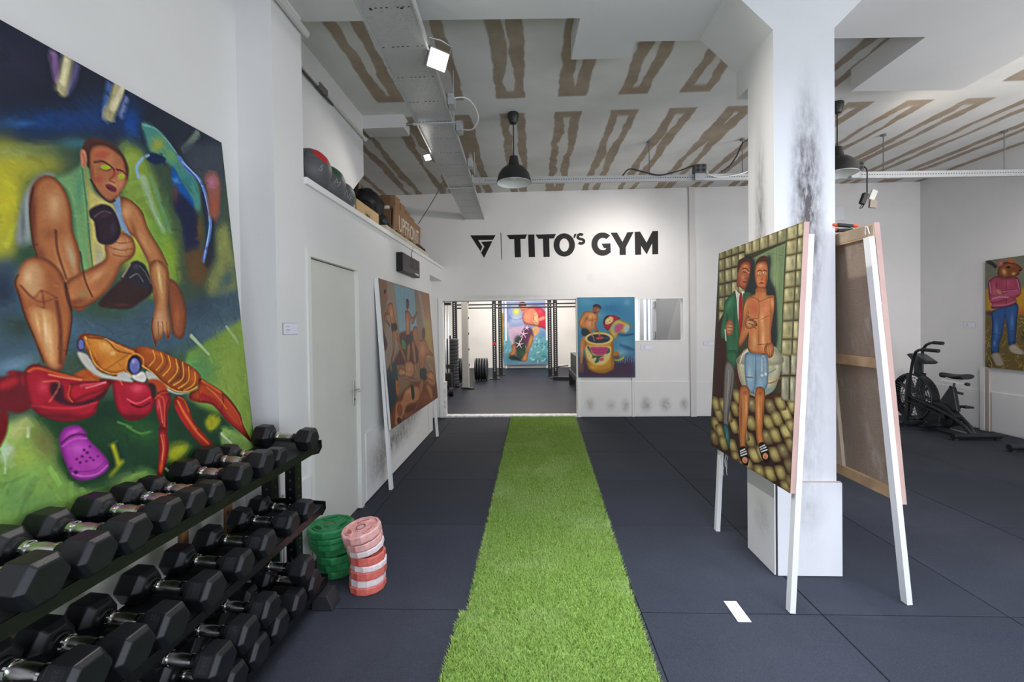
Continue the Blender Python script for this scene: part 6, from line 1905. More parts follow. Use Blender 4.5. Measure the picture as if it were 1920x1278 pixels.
f2 = struct(B().bb(-3.5, 1.76, D+.14, 16.7, -.1, 0).done('floor_second_room', k.m))
B().bb(-3.4, 1.72, 16.585, 16.6, 0, .07).done('baseboard_second_room', M('white_skirting', (.8, .79, .77), .5)); struct(bpy.data.objects['baseboard_second_room'])
# stair room behind the hatch
grey_wall = M('stair_room_paint', (.62, .61, .60), .7, var=.04, vs=2)
b = B(); b.bb(1.77, 5.2, 9.9, 10.0, 0, 3.3); b.bb(5.1, 5.2, D+.14, 10, 0, 3.3); b.bb(1.76, 5.2, D+.14, 10, 3.2, 3.3)
struct(b.done('wall_stair_room', grey_wall)); struct(B().bb(1.77, 5.2, D+.14, 10, -.1, 0).done('floor_stair_room', grey_wall))
struct(B().bb(2.50, 5.0, 9.06, 9.12, 0, 3.2).done('wall_stair_partition', grey_wall))
struct(B().prism([(2.68, 1.0), (3.07, 2.35), (3.8, 2.35), (3.8, 1.0)], lambda x, y, d: (x, d, y), 9.053, 9.059).done('trim_8', M('stair_string_paint', (.76, .74, .72), .7)))
wn = struct(B().bb(2.18, 2.26, 8.9, 8.96, 0, 3).done('window_1', MATS['trim_paint']))
B().bb(1.90, 2.18, 9.0, 9.02, 1.0, 2.25).done('pane', M('bright_pane', (.80, .88, 1), .3, emit=1.3), wn)
B().bb(2.26, 2.42, 9.02, 9.04, 1.0, 2.16).done('pane', M('bright_pane_2', (.86, .92, 1), .3, emit=1.0), wn)
B().bb(2.33, 2.37, 8.99, 9.01, 1.0, 2.16).done('frosted_strip', M('frosted', (.55, .62, .74), .4), wn)
B().bb(2.42, 2.50, 8.88, 8.96, 0, 3).done('window_stile', MATS['trim_paint'], wn)
B().cyl((2.46, 8.87, 1.92), (2.46, 8.87, 2.04), .025).cyl((2.46, 8.87, 1.30), (2.46, 8.87, 1.44), .025).done('hinge', steel, wn)
# ------------------------------------------------------------------ artificial turf lane
def turf():
    t = thing('turf_runner', 'long green artificial turf runner down the middle of the black floor', 'turf', (.1, 4.5, 0))
    k = N('turf_fibre'); p = k.p; p.inputs['Roughness'].default_value = .55; p.inputs['Specular IOR Level'].default_value = .25
    n = k.noise(k.pos, 150, 3, .7); m = k.noise(k.pos, 1.6, 4, .6); w = k.noise(k.pos, 30, 3, .6)
    c = k.mix(k.sm(n, .3, .7), (.15, .28, .032), (.43, .57, .145))
    c = k.mix(k.math('MULTIPLY', k.sm(m, .45, .75), .5), c, (.50, .60, .27))
    c = k.mix(k.math('MULTIPLY', k.sm(w, .62, .75), .35), c, (.58, .68, .40))
    k.l(c, p.inputs['Base Color'])
    k2 = N('turf_backing'); k2.p.inputs['Roughness'].default_value = .8
    k2.l(k2.mix(k2.sm(k2.noise(k2.pos, 120, 3, .7), .3, .7), (.13, .27, .03), (.32, .5, .12)), k2.p.inputs['Base Color'])
    def edge(y):
        l = -.372-.004*(2.45-y)/1 if y > 2.45 else -.402-.035*(2.45-y)
        if y > 2.45: l = -.365+(y-2.45)*(.030/5.2)
        r = .568+(y-2.45)*(.182/5.2)
        return l, r
    for y0, y1 in ((-.9, 2.45), (2.45, 7.66)):
        a, c = edge(y0+1e-4), edge(y1-1e-4)
        B()._add([(a[0], y0, 0), (a[1], y0, 0), (c[1], y1, 0), (c[0], y1, 0), (a[0], y0, .010), (a[1], y0, .010), (c[1], y1, .010), (c[0], y1, .010)],
                 [(3, 2, 1, 0), (4, 5, 6, 7), (0, 1, 5, 4), (1, 2, 6, 5), (2, 3, 7, 6), (3, 0, 4, 7)]).done('backing', k2.m, t)
    n = 210000
    y = .9+(7.66-.9)*RNG.random(n)**1.55; e = np.array([edge(v) for v in y]); x = e[:, 0]+(e[:, 1]-e[:, 0])*RNG.random(n)
    ne = 9000; ye = .9+6.7*RNG.random(ne)**1.5; ee = np.array([edge(v) for v in ye]); sd = RNG.random(ne) < .5
    x = np.r_[x, np.where(sd, ee[:, 0]-.006*RNG.random(ne), ee[:, 1]+.006*RNG.random(ne))]; y = np.r_[y, ye]; n += ne
    a = RNG.random(n)*2*np.pi; ln = .013+.011*RNG.random(n); wd = .0019+.0012*RNG.random(n); le = .010+.011*RNG.random(n)
    le[-ne:] *= 1.3
    P = np.zeros((n, 3, 3), np.float32); ca, sa = np.cos(a), np.sin(a)
    P[:, 0] = np.c_[x-ca*wd, y-sa*wd, np.full(n, .009)]; P[:, 1] = np.c_[x+ca*wd, y+sa*wd, np.full(n, .009)]
    b2 = RNG.random(n)*2*np.pi
    P[:, 2] = np.c_[x+np.cos(b2)*le, y+np.sin(b2)*le, .010+ln]
    me = bpy.data.meshes.new('grass_blades'); me.vertices.add(3*n); me.vertices.foreach_set('co', (P.reshape(-1, 3)-np.array([.1, 4.5, 0], np.float32)).ravel())
    me.loops.add(3*n); me.loops.foreach_set('vertex_index', np.arange(3*n, dtype=np.int32)); me.polygons.add(n)
    me.polygons.foreach_set('loop_start', np.arange(0, 3*n, 3, dtype=np.int32)); me.update(calc_edges=True)
    me.materials.append(k.m); o = bpy.data.objects.new('grass_blades', me); COL.objects.link(o); o.parent = t; o['kind'] = 'stuff'
turf()

# ------------------------------------------------------------------ wall lettering
blk = M('black_vinyl', (.013, .0115, .011), .6, spec=.3)
def sx(zx): return -1.026+(zx-55)*(3.241/1785)
def sz(zx, zy): return 2.79+((287-(zx-415)*(19/1425))-zy)*(.39/212)
SGN = lambda x, y, d: (sx(x), D-d, sz(x, y))
def letter(parent, name, outs=(), bands=()):
    b = B()
    for o in outs: b.prism(o, SGN, .0, .0045)
    for i, o, c in bands: b.band(i, o, SGN, 0, .004, c)
    return b.done(name, blk, parent)
lg = thing('wall_logo', 'black triangle emblem painted on the back wall left of the lettering', 'emblem', (-.8, D, 3))
letter(lg, 'emblem_half', [[(57, 77), (300, 77), (275, 120), (132, 121), (170, 185), (153, 228)]])
letter(lg, 'emblem_half', [[(160, 139), (268, 133), (187, 290), (158, 243), (192, 183)]])
tag(letter(None, 'divider_line', [[(349, 55), (354, 55), (360, 308), (355, 308)]]), 'thin black vertical line between the triangle emblem and the lettering', 'line')
sg = thing('wall_sign', 'large black wall lettering reading TITO\'s GYM', 'sign', (.6, D, 3))
def T(x0): return [(x0, 77), (x0+195, 72), (x0+175, 114), (x0+130, 115), (x0+133, 286), (x0+75, 287), (x0+71, 116), (x0+28, 117)]
letter(sg, 'letter_t', [T(408)]); letter(sg, 'letter_i', [[(613, 74), (672, 73), (676, 285), (617, 286)]]); letter(sg, 'letter_t', [[(x, y-2) for x, y in T(683)]])
el = lambda cx, cy, rx, ry, a0=0, a1=360, n=40: [(cx+rx*math.cos(R(a0+(a1-a0)*i/n)), cy+ry*math.sin(R(a0+(a1-a0)*i/n))) for i in range(n+(0 if a1-a0 == 360 else 1))]
letter(sg, 'letter_o', (), [(el(956, 175, 46, 62), el(956, 174, 101, 109), True)])
letter(sg, 'apostrophe', [[(1053, 72), (1075, 69), (1058, 108), (1043, 109)]])
def thick(pts, w):
    L, Rr = [], []
    for i, p in enumerate(pts):
        a = pts[max(i-1, 0)]; c = pts[min(i+1, len(pts)-1)]; dx, dy = c[0]-a[0], c[1]-a[1]; l = math.hypot(dx, dy) or 1
        L.append((p[0]-dy/l*w/2, p[1]+dx/l*w/2)); Rr.append((p[0]+dy/l*w/2, p[1]-dx/l*w/2))
    return L, Rr
S = el(1112, 95, 26, 19, -35, -180, 10)+el(1112, 99, 28, 20, 180, 120, 5)+el(1117, 142, 26, 21, -70, 0, 6)+el(1116, 141, 27, 21, 0, 145, 10)
Ls, Rs = thick(S, 25); letter(sg, 'letter_s', (), [(Ls, Rs, False)])
letter(sg, 'letter_g', [[(1310, 165), (1393, 162), (1394, 248), (1340, 268), (1352, 225), (1352, 207), (1333, 207)]], [(el(1322, 168, 52, 58, -52, -318, 30), el(1318, 169, 104, 109, -46, -318, 30), False)])
letter(sg, 'letter_y', [[(1396, 63), (1455, 62), (1506, 150), (1553, 60), (1612, 57), (1536, 203), (1536, 271), (1478, 272), (1478, 207)]])
letter(sg, 'letter_m', [[(1622, 57), (1672, 55), (1732, 158), (1788, 52), (1840, 50), (1840, 266), (1785, 268), (1785, 162), (1732, 267), (1680, 186), (1680, 270), (1624, 271)]])

# ------------------------------------------------------------------ cable tray, rail, lamps
galv = N('galvanised'); galv.p.inputs['Metallic'].default_value = .35; galv.p.inputs['Roughness'].default_value = .42
v = galv.n('TexVoronoi'); v.inputs['Scale'].default_value = 38; galv.l(galv.pos, v.inputs['Vector'])
nz = galv.noise(galv.pos, 2.5, 5)
galv.l(galv.mix(galv.sm(nz, .3, .7), galv.mix(galv.sm(v.outputs['Distance'], 0, .6), (.42, .43, .43), (.54, .55, .55)), (.50, .51, .52)), galv.p.inputs['Base Color'])
galv.l(galv.sm(nz, .3, .7, .36, .55), galv.p.inputs['Roughness']); galv = galv.m
TZ = 3.46
def ty(y): return -.965-(y-2.48)*(.145/5.24), -.64-(y-2.48)*(.135/5.24)
tr = thing('cable_tray', 'wide galvanised metal cable tray running under the ceiling to the back wall', 'cable tray', (-.88, 5, TZ))
ya, yb = .6, D-.002
(a0, b0), (a1, b1) = ty(ya), ty(yb)
b = B(); q = lambda y0, y1, xa0, xb0, xa1, xb1, z0, z1: b._add([(xa0, y0, z0), (xb0, y0, z0), (xb1, y1, z0), (xa1, y1, z0), (xa0, y0, z1), (xb0, y0, z1), (xb1, y1, z1), (xa1, y1, z1)],
    [(3, 2, 1, 0), (4, 5, 6, 7), (0, 1, 5, 4), (1, 2, 6, 5), (2, 3, 7, 6), (3, 0, 4, 7)])
q(ya, yb, a0, b0, a1, b1, TZ, TZ+.002); b.done('tray_floor', galv, tr)
for s in (0, 1):
    b = B(); xa, xb = (a0, a1) if s == 0 else (b0, b1); e = .0025 if s == 0 else -.0025
    q(ya, yb, min(xa, xa+e), max(xa, xa+e), min(xb, xb+e), max(xb, xb+e), TZ-.006, TZ+.06)
    q(ya, yb, *(sorted((xa, xa+e*5))), *(sorted((xb, xb+e*5))), TZ+.057, TZ+.060)
    q(ya, yb, *(sorted((xa-e*2, xa+e*3.2))), *(sorted((xb-e*2, xb+e*3.2))), TZ-.008, TZ-.001)
    b.done('side_rail', galv, tr)
b = B()
for i in range(14):
    y = 2.55+i*.36; A, C = ty(y)
    for j in range(9):
        x = A+(C-A)*(j+1)/10
        if (j*7+i*3) % 5: b.box((x, y, TZ-.0005), (.014, .006, .001))
for y in (2.42, 2.56):
    for x in (-.90, -.72): b.box((x, y, TZ-.0005), (.016, .012, .001))
b.done('slot', gap_dark, [c for c in tr.children if c.name.startswith('tray_floor')][0], kind='stuff')
for y in (2.2, 4.0, 5.9):
    A, C = ty(y); b = B()
    for x in (A-.015, C+.015): b.cyl((x, y, TZ-.012), (x, y, ZC if y > 3.1 else ZS), .005, n=6)
    b.bar((A-.03, y, TZ-.012), (C+.03, y, TZ-.012), .03, .012); b.done('hanger', galv, tr)
for y in (3.75, 4.25, 5.2):
    A, C = ty(y); B().box((C+.035, y, TZ+.05), (.05, .12, .09)).done('socket_bracket', galv, tr)
wc = M('white_cable', (.75, .74, .72), .5); bc = M('black_cable', (.015, .015, .016), .5)
RY = 5.7
def rz(x): return 3.515-(x+.7)*(.082/6.77)
rl = thing('lighting_rail', 'thin perforated galvanised rail hung across the room below the ceiling', 'rail', (2.7, RY, 3.46))
b = B(); b.bar((-.712, RY, rz(-.76)-.037), (XR-.02, RY, rz(XR)-.037), .004, .075); b.bar((-.712, RY+.02, rz(-.76)), (XR-.02, RY+.02, rz(XR)), .05, .003); b.bar((-.712, RY+.02, rz(-.76)-.075), (XR-.02, RY+.02, rz(XR)-.075), .05, .003)
chn = b.done('channel', galv, rl)
b = B()
for i in range(230):
    x = -.55+i*.0305; b.box((x, RY-.0025, rz(x)-.036), (.014, .001, .008))
b.done('perforation', gap_dark, chn, kind='stuff')
b = B(); b.box((-.63, RY, rz(-.7)-.08), (.15, .09, .006)); b.box((-.708, RY, rz(-.7)-.03), (.012, .16, .09)); b.done('joint_bracket', galv, rl)
for x in (1.54, 2.70, 4.42, 5.86):
    B().cyl((x, RY+.02, rz(x)-.01), (x, RY+.02, ZC-.012), .006, n=6).cyl((x, RY+.02, ZC-.02), (x, RY+.02, ZC), .03, n=10).done('hanging_rod', M('zinc_rod', (.22, .22, .22), .5, .7), rl)
for x, lab in ((2.15, 'grey multi socket box clamped on the ceiling rail left of the pillar'), (4.05, 'grey multi socket box clamped on the ceiling rail right of the pillar')):
    t = thing('socket_box', lab, 'socket', (x, RY, rz(x)), 'socket boxes on the rail')
    hs = B().box((x, RY-.02, rz(x)+.055), (.15, .11, .11)).done('housing', M('dark_grey_plastic', (.10, .10, .10), .5), t, bevel=.012)
    b = B()
    for i in (-.035, .035):
        for j in (-.025, .025): b.cyl((x+i, RY-.078, rz(x)+.055+j), (x+i, RY-.074, rz(x)+.055+j), .022, n=12)
    b.done('socket_face', M('socket_black', (.02, .02, .02), .6), hs)
    B().box((x, RY-.02, rz(x)-.04), (.12, .05, .085)).done('clamp', galv, t)
def cable(name, pts, r, mat, label):
    P = [Vector(p) for p in pts]; out = []
    for i in range(len(P)-1):
        p0, p1, p2, p3 = P[max(i-1, 0)], P[i], P[i+1], P[min(i+2, len(P)-1)]
        for k in range(6):
            t = k/6; out.append(.5*((2*p1)+(p2-p0)*t+(2*p0-5*p1+4*p2-p3)*t*t+(3*p1-p0-3*p2+p3)*t**3))
    out.append(P[-1]); return tag(B().tube(out, r, 6).done(name, mat, None, True), label, 'cable')
cable('cable', [(1.20, RY, 3.49), (1.28, RY-.03, 3.56), (1.45, RY-.03, 3.52), (1.65, RY-.03, 3.475), (1.85, RY-.03, 3.51), (2.07, RY-.03, 3.58)], .009, bc, 'black cable sagging along the rail to the left socket box')
cable('cable', [(2.22, RY-.05, 3.55), (2.25, RY-.06, 3.46), (2.38, RY-.05, 3.425), (2.6, RY-.04, 3.45), (2.74, RY-.03, 3.49)], .007, wc, 'white cable drooping below the rail right of the left socket box')
cable('cable', [(2.42, RY-.02, 3.50), (2.52, RY, 3.56), (2.62, RY, 3.70), (2.70, RY, 3.86), (2.80, RY, 3.90)], .009, bc, 'black cable rising in a curve from the rail to the ceiling behind the pillar')
cable('cable', [(4.12, RY-.07, 3.50), (4.14, RY-.09, 3.44), (4.14, RY-.09, 3.3), (4.14, RY-.09, 3.17)], .008, bc, 'black cable hanging down from the right socket box')
cable('cable', [(-1.03, 5.5, 3.47), (-1.25, 6.0, 3.40), (-1.5, 6.5, 3.32), (-1.75, 6.98, 3.24)], .007, M('grey_cable', (.2, .2, .2), .5), 'grey cable running diagonally from the cable tray to the UPFRONT box')
pg = thing('plug', 'black plug and white adapter dangling from a cable right of the pillar', 'plug', (4.14, RY-.09, 3.1))
B().box((4.10, RY-.09, 3.10), (.06, .05, .14), (0, .35, 0)).done('plug_body', bc, pg, bevel=.01)
B().box((4.20, RY-.1, 3.14), (.07, .03, .13), (0, .4, 0)).done('adapter', wc, pg, bevel=.008)
B().box((4.20, RY-.1, 3.03), (.08, .03, .09), (0, .1, 0)).done('tag', M('kraft_tag', (.42, .34, .28), .7), pg)
B().tube([(4.09, RY-.09, 3.05), (4.05, RY-.09, 2.98), (4.08, RY-.09, 2.99), (4.11, RY-.09, 3.04)], .006, 6).done('wire_loop', bc, pg)
def pendant(x, y, label):
    t = thing('pendant_lamp', label, 'lamp', (x, y, ZC), 'black dome pendant lamps')
    m = M('lamp_black', (.022, .022, .022), .42); 
    B().prof((x, y, ZC-.001), (0, 0, -1), [(0, .058), (.012, .064), (.05, .060), (.11, .040), (.12, .012)], 20).done('ceiling_cup', m, t, True)
    B().cyl((x, y, ZC-.11), (x, y, 3.44), .006, n=8).done('cord', bc, t)
    B().prof((x, y, 3.455), (0, 0, -1), [(0, .03), (.006, .043), (.10, .062), (.115, .068)], 24).done('neck', m, t, True)
    pr = [(.067, 3.345), (.10, 3.335), (.135, 3.305), (.165, 3.26), (.183, 3.20), (.190, 3.165)]
    ci = [B.ring(None, Vector((x, y, z)), Vector((1, 0, 0)), Vector((0, 1, 0)), r, 36) for r, z in pr]
    sh = B().loft(ci, False, False).done('shade', m, t, True)
    ci = [B.ring(None, Vector((x, y, z-.004)), Vector((1, 0, 0)), Vector((0, 1, 0)), max(r-.004, .001), 36) for r, z in pr]
    B().loft(ci, True, False).done('shade_inside', M('lamp_white', (.78, .80, .76), .5), sh, True)
    B().sph((x, y, 3.24), .045, 14, 10).done('bulb', M('bulb_off', (.85, .85, .82), .25), t, True)
pendant(-.155, 4.85, 'black dome pendant lamp hanging in front of the rail above the turf')
pendant(3.275, 4.85, 'black dome pendant lamp half hidden behind the right side of the pillar')
def floodlight(x, y, z, label, power, tgt, sc=1.):
    t = thing('floodlight', label, 'light', (x, y, z), 'floodlights on the cable tray')
    d = (Vector(tgt)-Vector((x, y, z))).normalized(); u = Vector((0, 0, 1)); s = d.cross(u).normalized(); w = s.cross(d); m = Matrix((s, d, w)).transposed()
    B().box((x, y, z), (.13*sc, .045*sc, .11*sc), m).done('housing', M('flood_grey', (.25, .25, .25), .5, .4), t, bevel=.008)
    p = Vector((x, y, z))+d*.024*sc
    B().box(p, (.115*sc, .004, .095*sc), m).done('lamp_face', M('flood_face', (1, .97, .92), .4, emit=14), t)
    B().tube([Vector((x, y, z))+s*.07*sc, Vector((x, y, z))+s*.075*sc+w*.09*sc, Vector((x, y, z))+w*.10*sc, Vector((x, y, z))-s*.075*sc+w*.09*sc, Vector((x, y, z))-s*.07*sc], .006, 6).done('bracket', M('bracket_grey', (.3, .3, .3), .4, .8), t)
    spot('floodlight_beam', tuple(p+d*.05), tgt, power, (1, .95, .88), 128, .6, .05)
floodlight(-.615, 3.02, 3.435, 'lit floodlight glaring white on the right edge of the cable tray', 120, (1.5, .6, 1.2), 1.15)
floodlight(-1.075, 4.75, 3.435, 'small lit floodlight on the left edge of the cable tray', 9, (-1.9, 2.6, 1.4), .6)
cable('cable', [(-.676, 3.72, 3.50), (-.60, 3.78, 3.56), (-.52, 3.85, 3.585), (-.46, 3.95, 3.55), (-.45, 4.05, 3.49), (-.52, 4.15, 3.45), (-.64, 4.25, 3.50)], .006, wc, 'white cable loop beside the cable tray behind the bright floodlight')
# ------------------------------------------------------------------ loft ledge: balls, boxes, bag, clock
LZ = 2.645
ball_m = M('ball_rubber', (.105, .107, .112), .55, var=.12, vs=9, bump=.2, bs=160)
faint = M('ball_print', (.26, .26, .265), .6)
def med_ball(y, r, x, col, label, txt):
    t = thing('medicine_ball', label, 'ball', (x, y, LZ), 'medicine balls on the ledge')
    c = Vector((x, y, LZ+r)); B().sph(c, r, 32, 20).done('ball', ball_m, t, True)
    b = B()
    for s in (-1, 1): b.prof(c, (1, 0, 0), [(s*.03, r*1.0005*math.cos(math.asin(.03/r))+.0008), (s*.034, r*math.cos(math.asin(.034/r))+.0008)], 40, cap=False)
    b.done('seam', M('ball_seam', (.03, .03, .032), .6), t, True)
    a = Vector((.70, -.20, .62)).normalized(); 
    if col: B().prof(c+a*r*.86, a, [(.02*r, r*.47), (r*.08, r*.37), (r*.125, r*.2), (r*.146, .001)], 24).done('coloured_spot', col, t, True)
    d = Vector((.80, -.55, -.12)).normalized(); up = Vector((.1, .5, .9))
    x_ = up.cross(d).normalized()
    text_mesh('lettering', txt, faint, .075, frame(c+d*(r+.001), x_, d.cross(x_)), t, .0012)
med_ball(3.28, .155, -1.64, M('ball_red', (.55, .03, .03), .5), 'grey medicine ball with a red round patch, nearest on the ledge', '5')
med_ball(3.60, .150, -1.66, M('ball_green', (.03, .10, .045), .5), 'grey medicine ball in the middle of the three on the ledge', 'M')
med_ball(3.88, .130, -1.67, None, 'grey medicine ball beside the cardboard box, last on the ledge', 'NE')
kraft = M('cardboard', (.46, .31, .15), .8, var=.08, vs=4); kraft2 = M('brown_cardboard', (.30, .17, .085), .8, var=.1, vs=4)
ink = M('printed_ink', (.03, .03, .03), .7); wh = M('white_paper', (.80, .80, .79), .6)
bx = thing('cardboard_box', 'long tan cardboard box lying on the ledge beside the medicine balls', 'box', (-1.7, 4.36, LZ))
B().bb(-1.85, -1.60, 4.06, 4.68, LZ, LZ+.168).done('carton', kraft, bx)
B().bb(-1.78, -1.61, 4.057, 4.06, LZ+.02, LZ+.10).done('label', wh, bx)
B().bb(-1.602, -1.598, 4.062, 4.068, LZ, LZ+.168).done('edge_fold', kraft2, bx)
b = B()
for i, (dy, h) in enumerate(((0, .05), (.025, .03), (.045, .035), (.07, .03), (.09, .028))): b.bar((-1.598, 4.30+dy, LZ+.055), (-1.598, 4.305+dy+.006, LZ+.055+h), .003, .008)
b.bb(-1.6, -1.597, 4.33, 4.40, LZ+.01, LZ+.045).done('print', ink, bx)
bd = thing('board', 'black board with a brown edge leaning up behind the tan box', 'board', (-1.95, 4.9, LZ))
B().prism([(4.90, LZ), (5.33, LZ), (5.48, 3.42), (5.40, 3.43)], lambda y, z, d: (-2.12+d, y, z), -.02, 0).done('panel', M('black_cloth', (.012, .012, .013), .85), bd)
B().prism([(5.335, LZ), (5.385, LZ), (5.535, 3.41), (5.485, 3.42)], lambda y, z, d: (-2.12+d, y, z), -.06, .005).done('edge_strip', kraft, bd)
bg = thing('bag', 'black crumpled bag slumped between the tan box and the UPFRONT box', 'bag', (-1.85, 5.1, LZ))
def lumps(name, centers, mat, parent, seed=0):
    rr = random.Random(seed); bm = bmesh.new()
    for c, r, sc in centers:
        m = bmesh.ops.create_icosphere(bm, subdivisions=3, radius=r, matrix=Matrix.Translation(c)@Matrix.Diagonal((*sc, 1)))
    for v in bm.verts:
        p = v.co; n = math.sin(p.x*23+p.y*31)*math.cos(p.z*27+p.y*11)+.6*math.sin(p.y*47+p.z*53); v.co += (v.normal if v.normal.length else Vector((0, 0, 1)))*n*.012
    b = B(); b.b.free(); b.b = bm; return b.done(name, mat, parent, True)
lumps('sack', [((-1.88, 4.98, LZ+.21), .20, (.8, 1.2, 1)), ((-1.89, 5.16, LZ+.40), .19, (.8, 1.2, 1)), ((-1.90, 5.36, LZ+.43), .16, (.8, 1.15, .95)), ((-1.87, 5.34, LZ+.20), .18, (.8, 1.2, 1.1)), ((-1.78, 4.84, LZ+.08), .06, (.8, 2.0, 1))], M('bag_nylon', (.010, .010, .011), .5), bg)
lumps('strap_bundle', [((-1.60, 4.88, LZ+.135), .045, (1, 1.6, 1)), ((-1.60, 4.98, LZ+.13), .04, (1, 1.4, 1))], M('bag_grey', (.03, .034, .036), .5), bg, 2)
ub = thing('cardboard_box', 'brown cardboard box with white UPFRONT lettering and a stepped top', 'box', (-1.85, 6.3, LZ))
B().prism([(5.62, LZ), (7.02, LZ), (7.10, 3.17), (7.08, 3.20), (5.76, 3.20)], lambda y, z, d: (-1.75+d, y, z), -.02, 0).done('front_panel', kraft2, ub)
B().bb(-2.3, -1.77, 5.62, 5.64, LZ, 3.12).bb(-2.3, -1.77, 5.63, 5.65, 3.16, 3.30).done('end_panel', M('dark_cardboard', (.20, .105, .05), .85), ub)
B().bb(-2.3, -1.78, 5.60, 5.62, 3.12, 3.16).done('white_strip', wh, ub)
for i in range(5):
    y0 = 5.9+i*.26; B().bb(-2.3, -1.79-.0*i, y0, y0+.22, LZ+.02, 3.36-.035*i+.02).done('inner_flap', kraft2, ub)
text_mesh('lettering', 'UPFRONT', M('white_print', (.72, .66, .58), .7), .30, frame((-1.7485, 6.45, 2.995), (0, 1, -.0), (0, 0, 1)), ub, .001, sx=.80)
pk = tag(B().box((-1.60, 5.75, LZ+.0445), (.12, 2.0, .055)).done('plank', M('pale_wood', (.62, .55, .42), .6, var=.08, vs=3), None), 'pale wooden plank lying along the front of the ledge', 'plank')
pk2 = tag(B().bb(-1.66, -1.54, 4.70, 6.9, LZ, LZ+.016).done('plank', M('dark_strip', (.10, .075, .05), .7), None), 'dark thin strip under the pale plank on the ledge', 'plank')
cc = thing('cable_coil', 'tangled black and yellow straps lying on the plank in front of the UPFRONT box', 'straps', (-1.6, 5.7, LZ+.08))
P = []
for i in range(60):
    a = i/59; P.append((-1.60+.03*math.sin(i*1.7), 5.16+1.6*a+.05*math.sin(i*2.3), LZ+.087+.02*math.sin(i*1.3)**2))
B().tube(P, .011, 6).done('black_strap', bc, cc, True)
yl = M('yellow_strap', (.65, .38, .02), .6)
B().tube([(p[0]+.02, p[1]+.02, p[2]+.012) for p in P[2:9]], .011, 6).tube([(p[0]+.02, p[1], p[2]+.012) for p in P[28:34]], .011, 6).done('yellow_strap', yl, cc, True)
B().box((-1.58, 5.35, LZ+.10), (.04, .10, .04), (.2, .3, .2)).box((-1.58, 5.9, LZ+.10), (.04, .09, .04), (.2, .1, .4)).done('buckle', M('buckle_grey', (.08, .085, .09), .4), cc)
B().tube([(p[0]-.01, p[1], p[2]+.03) for p in P[40:58]], .014, 6).done('black_strap', bc, cc, True)
nt = tag(B().box((-1.60, 7.15, LZ+.012), (.10, .16, .02), (0, 0, .4)).done('folded_cloth', M('olive_cloth', (.10, .11, .04), .9), None), 'small olive cloth at the far end of the ledge', 'cloth')

ck = thing('wall_clock', 'black digital timer on the wall above the group painting', 'timer', (XL, 5.42, 2.36))
B().bb(XL, XL+.075, 5.04, 5.83, 2.25, 2.47).done('housing', M('clock_black', (.012, .012, .012), .45, spec=.3), ck, bevel=.004)
dgl = B().bb(XL+.075, XL+.077, 5.05, 5.82, 2.26, 2.46).done('display_glass', M('clock_glass', (.016, .013, .012), .3, spec=.3), ck)
dg = M('led_red', (.07, .012, .012), .5)
def seg7(ch, y, z, w, h, b):
    t = .012; S = {'0': 'abcdef', '2': 'abged', '3': 'abgcd', '8': 'abcdefg', '7': 'abc'}[ch]
    for k, (c, d) in dict(a=((w/2, h), (w, t)), b=((w, h*.75), (t, h/2)), c=((w, h*.25), (t, h/2)), d=((w/2, 0), (w, t)), e=((0, h*.25), (t, h/2)), f=((0, h*.75), (t, h/2)), g=((w/2, h/2), (w, t))).items():
        if k in S: b.box((XL+.0775, y+c[0], z+c[1]), (.001, d[0], d[1]))
b = B()
for i, ch in enumerate('0800'): seg7(ch, 5.36+i*.105+(.015 if i > 1 else 0), 2.335, .065, .105, b)
b.done('digit', dg, dgl)
b = B()
for i, w in enumerate((.03, .022, .03, .02, .028)): b.box((XL+.0775, 5.62+i*.038, 2.283-i*.001), (.001, w, .022))
b.done('logo', wh, dgl)
B().tube([(XL+.024, 5.70, 2.645), (XL+.022, 5.70, 2.60), (XL+.004, 5.69, 2.56), (XL+.004, 5.72, 2.47)], .004, 6).done('cord', bc, ck)

# ------------------------------------------------------------------ caption cards
card = M('caption_card', (.78, .79, .88), .5); card_edge = M('card_shadow_edge', (.10, .10, .13), .7); txt = M('caption_print', (.25, .25, .33), .7)
def caption(c, ux, uz, w, h, label, brd=True):
    c = Vector(c); ux = Vector(ux).normalized(); uz = Vector(uz).normalized(); n = ux.cross(uz)
    t = thing('caption_card', label, 'label', tuple(c), 'caption cards')
    m = Matrix((ux, uz, n)).transposed()
    B().box(c+n*.001, (w+.004, h+.004, .002), m).done('backing', card_edge, t)  # dark sheet behind the paper, its colour drawn as the card's edge shadow
    pp = B().box(c+n*.003+ux*.002, (w, h, .002), m).done('paper', card, t)
    b = B()
    for i, (l, z, hh) in enumerate(((.24, .18, .05), (.30, -.08, .03), (.26, -.17, .03), (.2, -.3, .02))):
        b.box(c+n*.0042+ux*(-w*.32+w*l/2)+uz*(h*z), (w*l, h*hh, .0005), m)
    b.done('print', txt, pp); return t
caption((XL, 2.762, 1.612), (0, 1, 0), (0, 0, 1), .165, .07, 'pale lilac caption card on the wall between the big crab painting and the door')
caption((1.996, D, 1.193), (1, 0, 0), (0, 0, 1), .19, .085, 'small white caption card below the hatch in the back wall')
caption((3.07, D, 1.25), (1, 0, 0), (0, 0, 1), .19, .062, 'small white caption card on the back wall left of the two men painting')
caption((XR, 6.89, 1.52), (0, -1, 0), (0, 0, 1), .17, .08, 'lilac caption card on the right wall left of the mouse painting')
t = caption((1.1345, 2.504, 0), (0, -1, 0), (1, 0, 0), .178, .07, 'white caption card lying on the black floor in front of the two men painting')
for o in t.children:
    if o.name.startswith('paper'): o.data.materials[0] = M('bright_card', (.92, .92, .92), .5)

